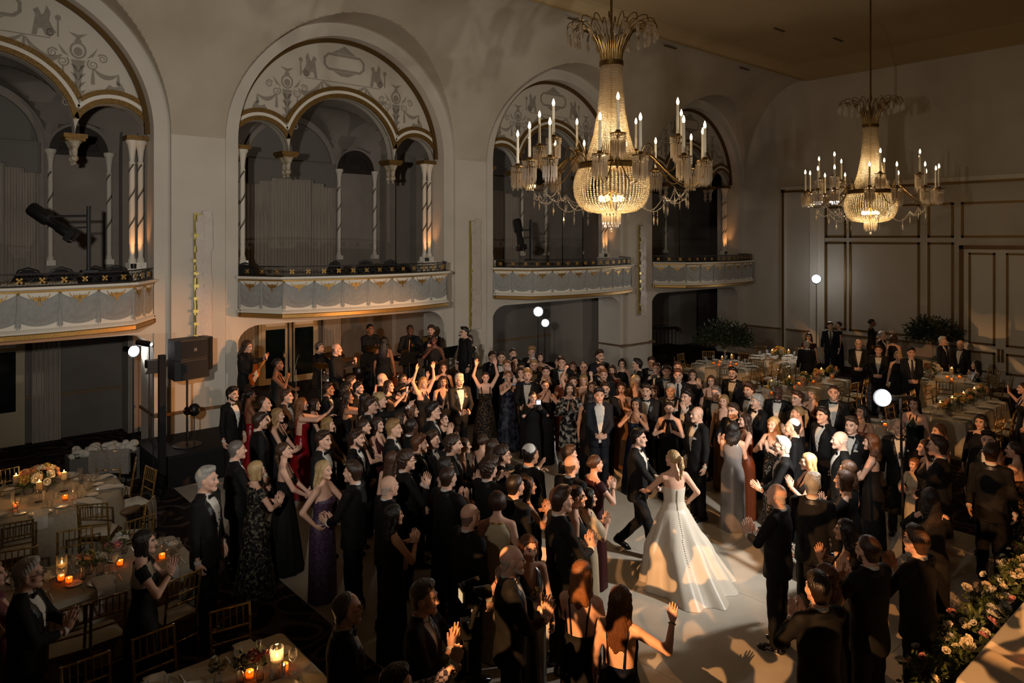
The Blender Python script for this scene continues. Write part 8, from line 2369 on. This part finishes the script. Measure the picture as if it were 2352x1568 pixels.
# camera on a gimbal, aimed at the couple
gp = on_z(1095, 1420, 1.45)
cw = world_of(o, (.05, .47, 1.96))
G = thing('camera_gimbal', 'black video camera on a hand-held gimbal with lit screen', 'camera', cw, o.rotation_euler[2]+.3)
t = MB(); t.tube([(0, 0, -.22), (0, 0, .10)], .018, 8); t.box(-.03, .03, -.03, .03, .0, .12); t.build('grip', BLACK, G)
t = MB(); t.tube([(0, 0, .10), (.10, 0, .12), (.12, .02, .22), (.12, .06, .30)], .016, 8); t.bar((-.08, .04, .20), (.12, .04, .20), .03, .03); t.build('gimbal_arm', BLACK, G)
t = MB(); t.box(-.075, .075, -.03, .05, .225, .325); t.box(-.03, .03, -.02, .04, .325, .355); t.tube([(0, .05, .275), (0, .17, .275)], .04, 14); t.tube([(.0, .0, .35), (.0, .09, .37)], .018, 8); cb = t.build('camera_body', BLACK, G)
t = MB(); t.box(-.05, .03, -.034, -.03, .245, .305); t.build('camera_screen', mat('lit_screen', '806a50', .3, emit='c8a878', estr=1.2), cb)
def text_mesh(s, size, m_, name, parent, loc, rot):
    c = bpy.data.curves.new(name, 'FONT'); c.body = s; c.size = size; c.extrude = .0006; c.align_x = 'CENTER'; c.align_y = 'CENTER'
    q_ = bpy.data.objects.new(name, c); C.objects.link(q_); dg = bpy.context.evaluated_depsgraph_get(); me = bpy.data.meshes.new_from_object(q_.evaluated_get(dg)); bpy.data.objects.remove(q_)
    me.materials.clear(); me.materials.append(m_); return obj(name, me, parent, loc, rot)
text_mesh('RONIN', .035, mat('logo_white', 'c8c8c8', .5), 'gimbal_lettering', G, (.03, .022, .20), (R(90), 0, 0))
# photographer's camera with lit flash
o = who('photographer in black'); cw = world_of(o, (.01, .34, 1.50))
G = thing('photo_camera', 'black camera with white flash diffuser held by the photographer', 'camera', cw, o.rotation_euler[2])
t = MB(); t.box(-.07, .07, -.03, .03, -.045, .045); t.tube([(0, .03, 0), (0, .13, 0)], .035, 14); t.build('camera_body', BLACK, G); t = MB(); t.box(-.035, .035, -.02, .03, .06, .14); t.build('flash_unit', BLACK, G); t = MB(); t.box(-.04, .04, .03, .07, .065, .135); t.build('diffuser', mat('diffuser_white', 'd8d8d8', .6, emit='ffffff', estr=.6), G)
o = who('tousled dark hair'); cw = world_of(o, (.01, .34, 1.49)); G = thing('photo_camera', 'black camera held up by the tousled-haired man', 'camera', cw, o.rotation_euler[2]); t = MB(); t.box(-.07, .07, -.03, .03, -.045, .045); t.build('camera_body', BLACK, G); t = MB(); t.tube([(0, .03, 0), (0, .12, 0)], .033, 14); t.build('lens', BLACK, G)
o = who('small camera'); cw = world_of(o, (.01, .33, 1.52)); G = thing('photo_camera', 'small dark camera between the raised hands in the back row', 'camera', cw, o.rotation_euler[2]); t = MB(); t.box(-.05, .05, -.02, .02, -.03, .03); t.build('camera_body', BLACK, G); t = MB(); t.tube([(0, .02, 0), (0, .05, 0)], .022, 12); t.build('lens', BLACK, G)
phone_at(who('pale phone'), (0, .41, 1.58), 'pale phone held by the smiling brunette', -.15); phone_at(who('pink phone'), (0, .41, 1.58), 'pink phone held by the woman with long dark hair', -.15)
phone_at(who('wild fair hair'), (0, .41, 1.60), 'phone held up by the young man with wild fair hair', -.1); phone_at(who('ginger-haired man'), (0, .41, 1.60), 'phone held up by the ginger-haired man', -.1); phone_at(who('ginger woman'), (0, .41, 1.59), 'phone held up by the ginger woman in navy', -.1)
w_ = world_of(who('holding a glass'), (.19, .52, 1.50)); tag(obj('drinking_glass', WATER, None, w_), 'glass in the hand of the tanned woman in black', 'glass')
# microphones and instruments in hand
o = who('microphone at left'); w_ = world_of(o, (.03, .24, 1.53)); t = MB(); t.sphere((0, 0, .03), .026, 10, 6); t.tube([(0, 0, .02), (.03, .03, -.12)], .013, 8); tag(t.build('microphone', BLACK, None, w_), 'black microphone at the mouth of the left singer', 'microphone')
guitar('electric', who('long-haired guitarist'), 'sunburst electric guitar with white pickguard'); guitar('acoustic', who('bald singer'), 'amber acoustic guitar of the bald singer')
o = who('saxophonist'); w_ = world_of(o, (.06, .30, 1.2)); S_ = thing('saxophone', 'brass saxophone glinting amber on stage', 'saxophone', w_, o.rotation_euler[2])
t = MB(); t.tube([(0, -.08, .28), (0, .0, .25), (.02, .02, .1), (.03, .04, -.15), (.05, .06, -.28), (.09, .10, -.30), (.12, .12, -.22), (.14, .14, -.05), (.15, .16, .0)], [.008, .012, .018, .03, .04, .045, .05, .065, .09], 10); t.build('bell', BRASS, S_); t = MB(); t.tube([(.03, .07, .15), (.05, .09, -.2)], .006, 5); t.build('keys', GOLDL, S_)
o = who('bearded horn player'); w_ = world_of(o, (0, .30, 1.5)); S_ = thing('trumpet', 'small brass trumpet of the bearded horn player', 'trumpet', w_, o.rotation_euler[2]); t = MB(); t.tube([(0, -.1, .02), (0, .25, 0), (0, .33, 0)], [.008, .012, .06], 10); t.build('bell', BRASS, S_); t = MB(); t.tube([(.0, .0, -.06), (0, .16, -.06)], .01, 6); t.tube([(0, .05, .04), (0, .05, -.1)], .012, 6); t.build('valves', BRASS, S_)
t = MB(); t.tube([(-.085, -.01, .0), (-.09, -.015, .06), (-.05, -.02, .125), (.05, -.02, .125), (.09, -.015, .06), (.085, -.01, .0)], .008, 6); t.sphere((-.09, -.01, 0), (.02, .035, .04), 10, 6); t.sphere((.09, -.01, 0), (.02, .035, .04), 10, 6)
o = who('drummer in black'); q_ = t.build('headphones', BLACK, o); q_.matrix_local = head_matrix('m', 0, 0)
o = who('drummer in black'); S_ = thing('drum_stool', 'round drum stool under the drummer', 'stool', (o.location.x, o.location.y, SZ)); t = MB(); t.lathe([(0, .36), (.16, .36), (.17, .40), (.15, .43), (0, .43)], 18); t.build('seat', BLACK, S_); t = MB(); t.tube([(0, 0, 0), (0, 0, .36)], .02, 8); t.build('post', BLACK, S_)
o = who('seated dark-haired'); chair((o.location.x, o.location.y, 0), o.rotation_euler[2], 'gold slat-back chair carrying the seated dark-haired woman')
# thick-soled shoes of the big bald man
SOLE = mat('white_sole', 'b8b0a4', .7); o = who('thick-soled'); t = MB(); t.lathe([(0, -.0), (.055, 0), (.056, .035), (0, .035)], 16, sy=2.2)
for (sx, sy, sz, rx) in SHOEP['stand']: obj('shoe_sole', t.mesh('shoe_sole', SOLE), o, (sx, sy+.035, -.012), (0, 0, -.15 if sx > 0 else .15))
text_mesh('HOKA', .04, mat('logo_white'), 'shoe_lettering', o, (-.155, .0, .055), (R(90), 0, R(-90)))
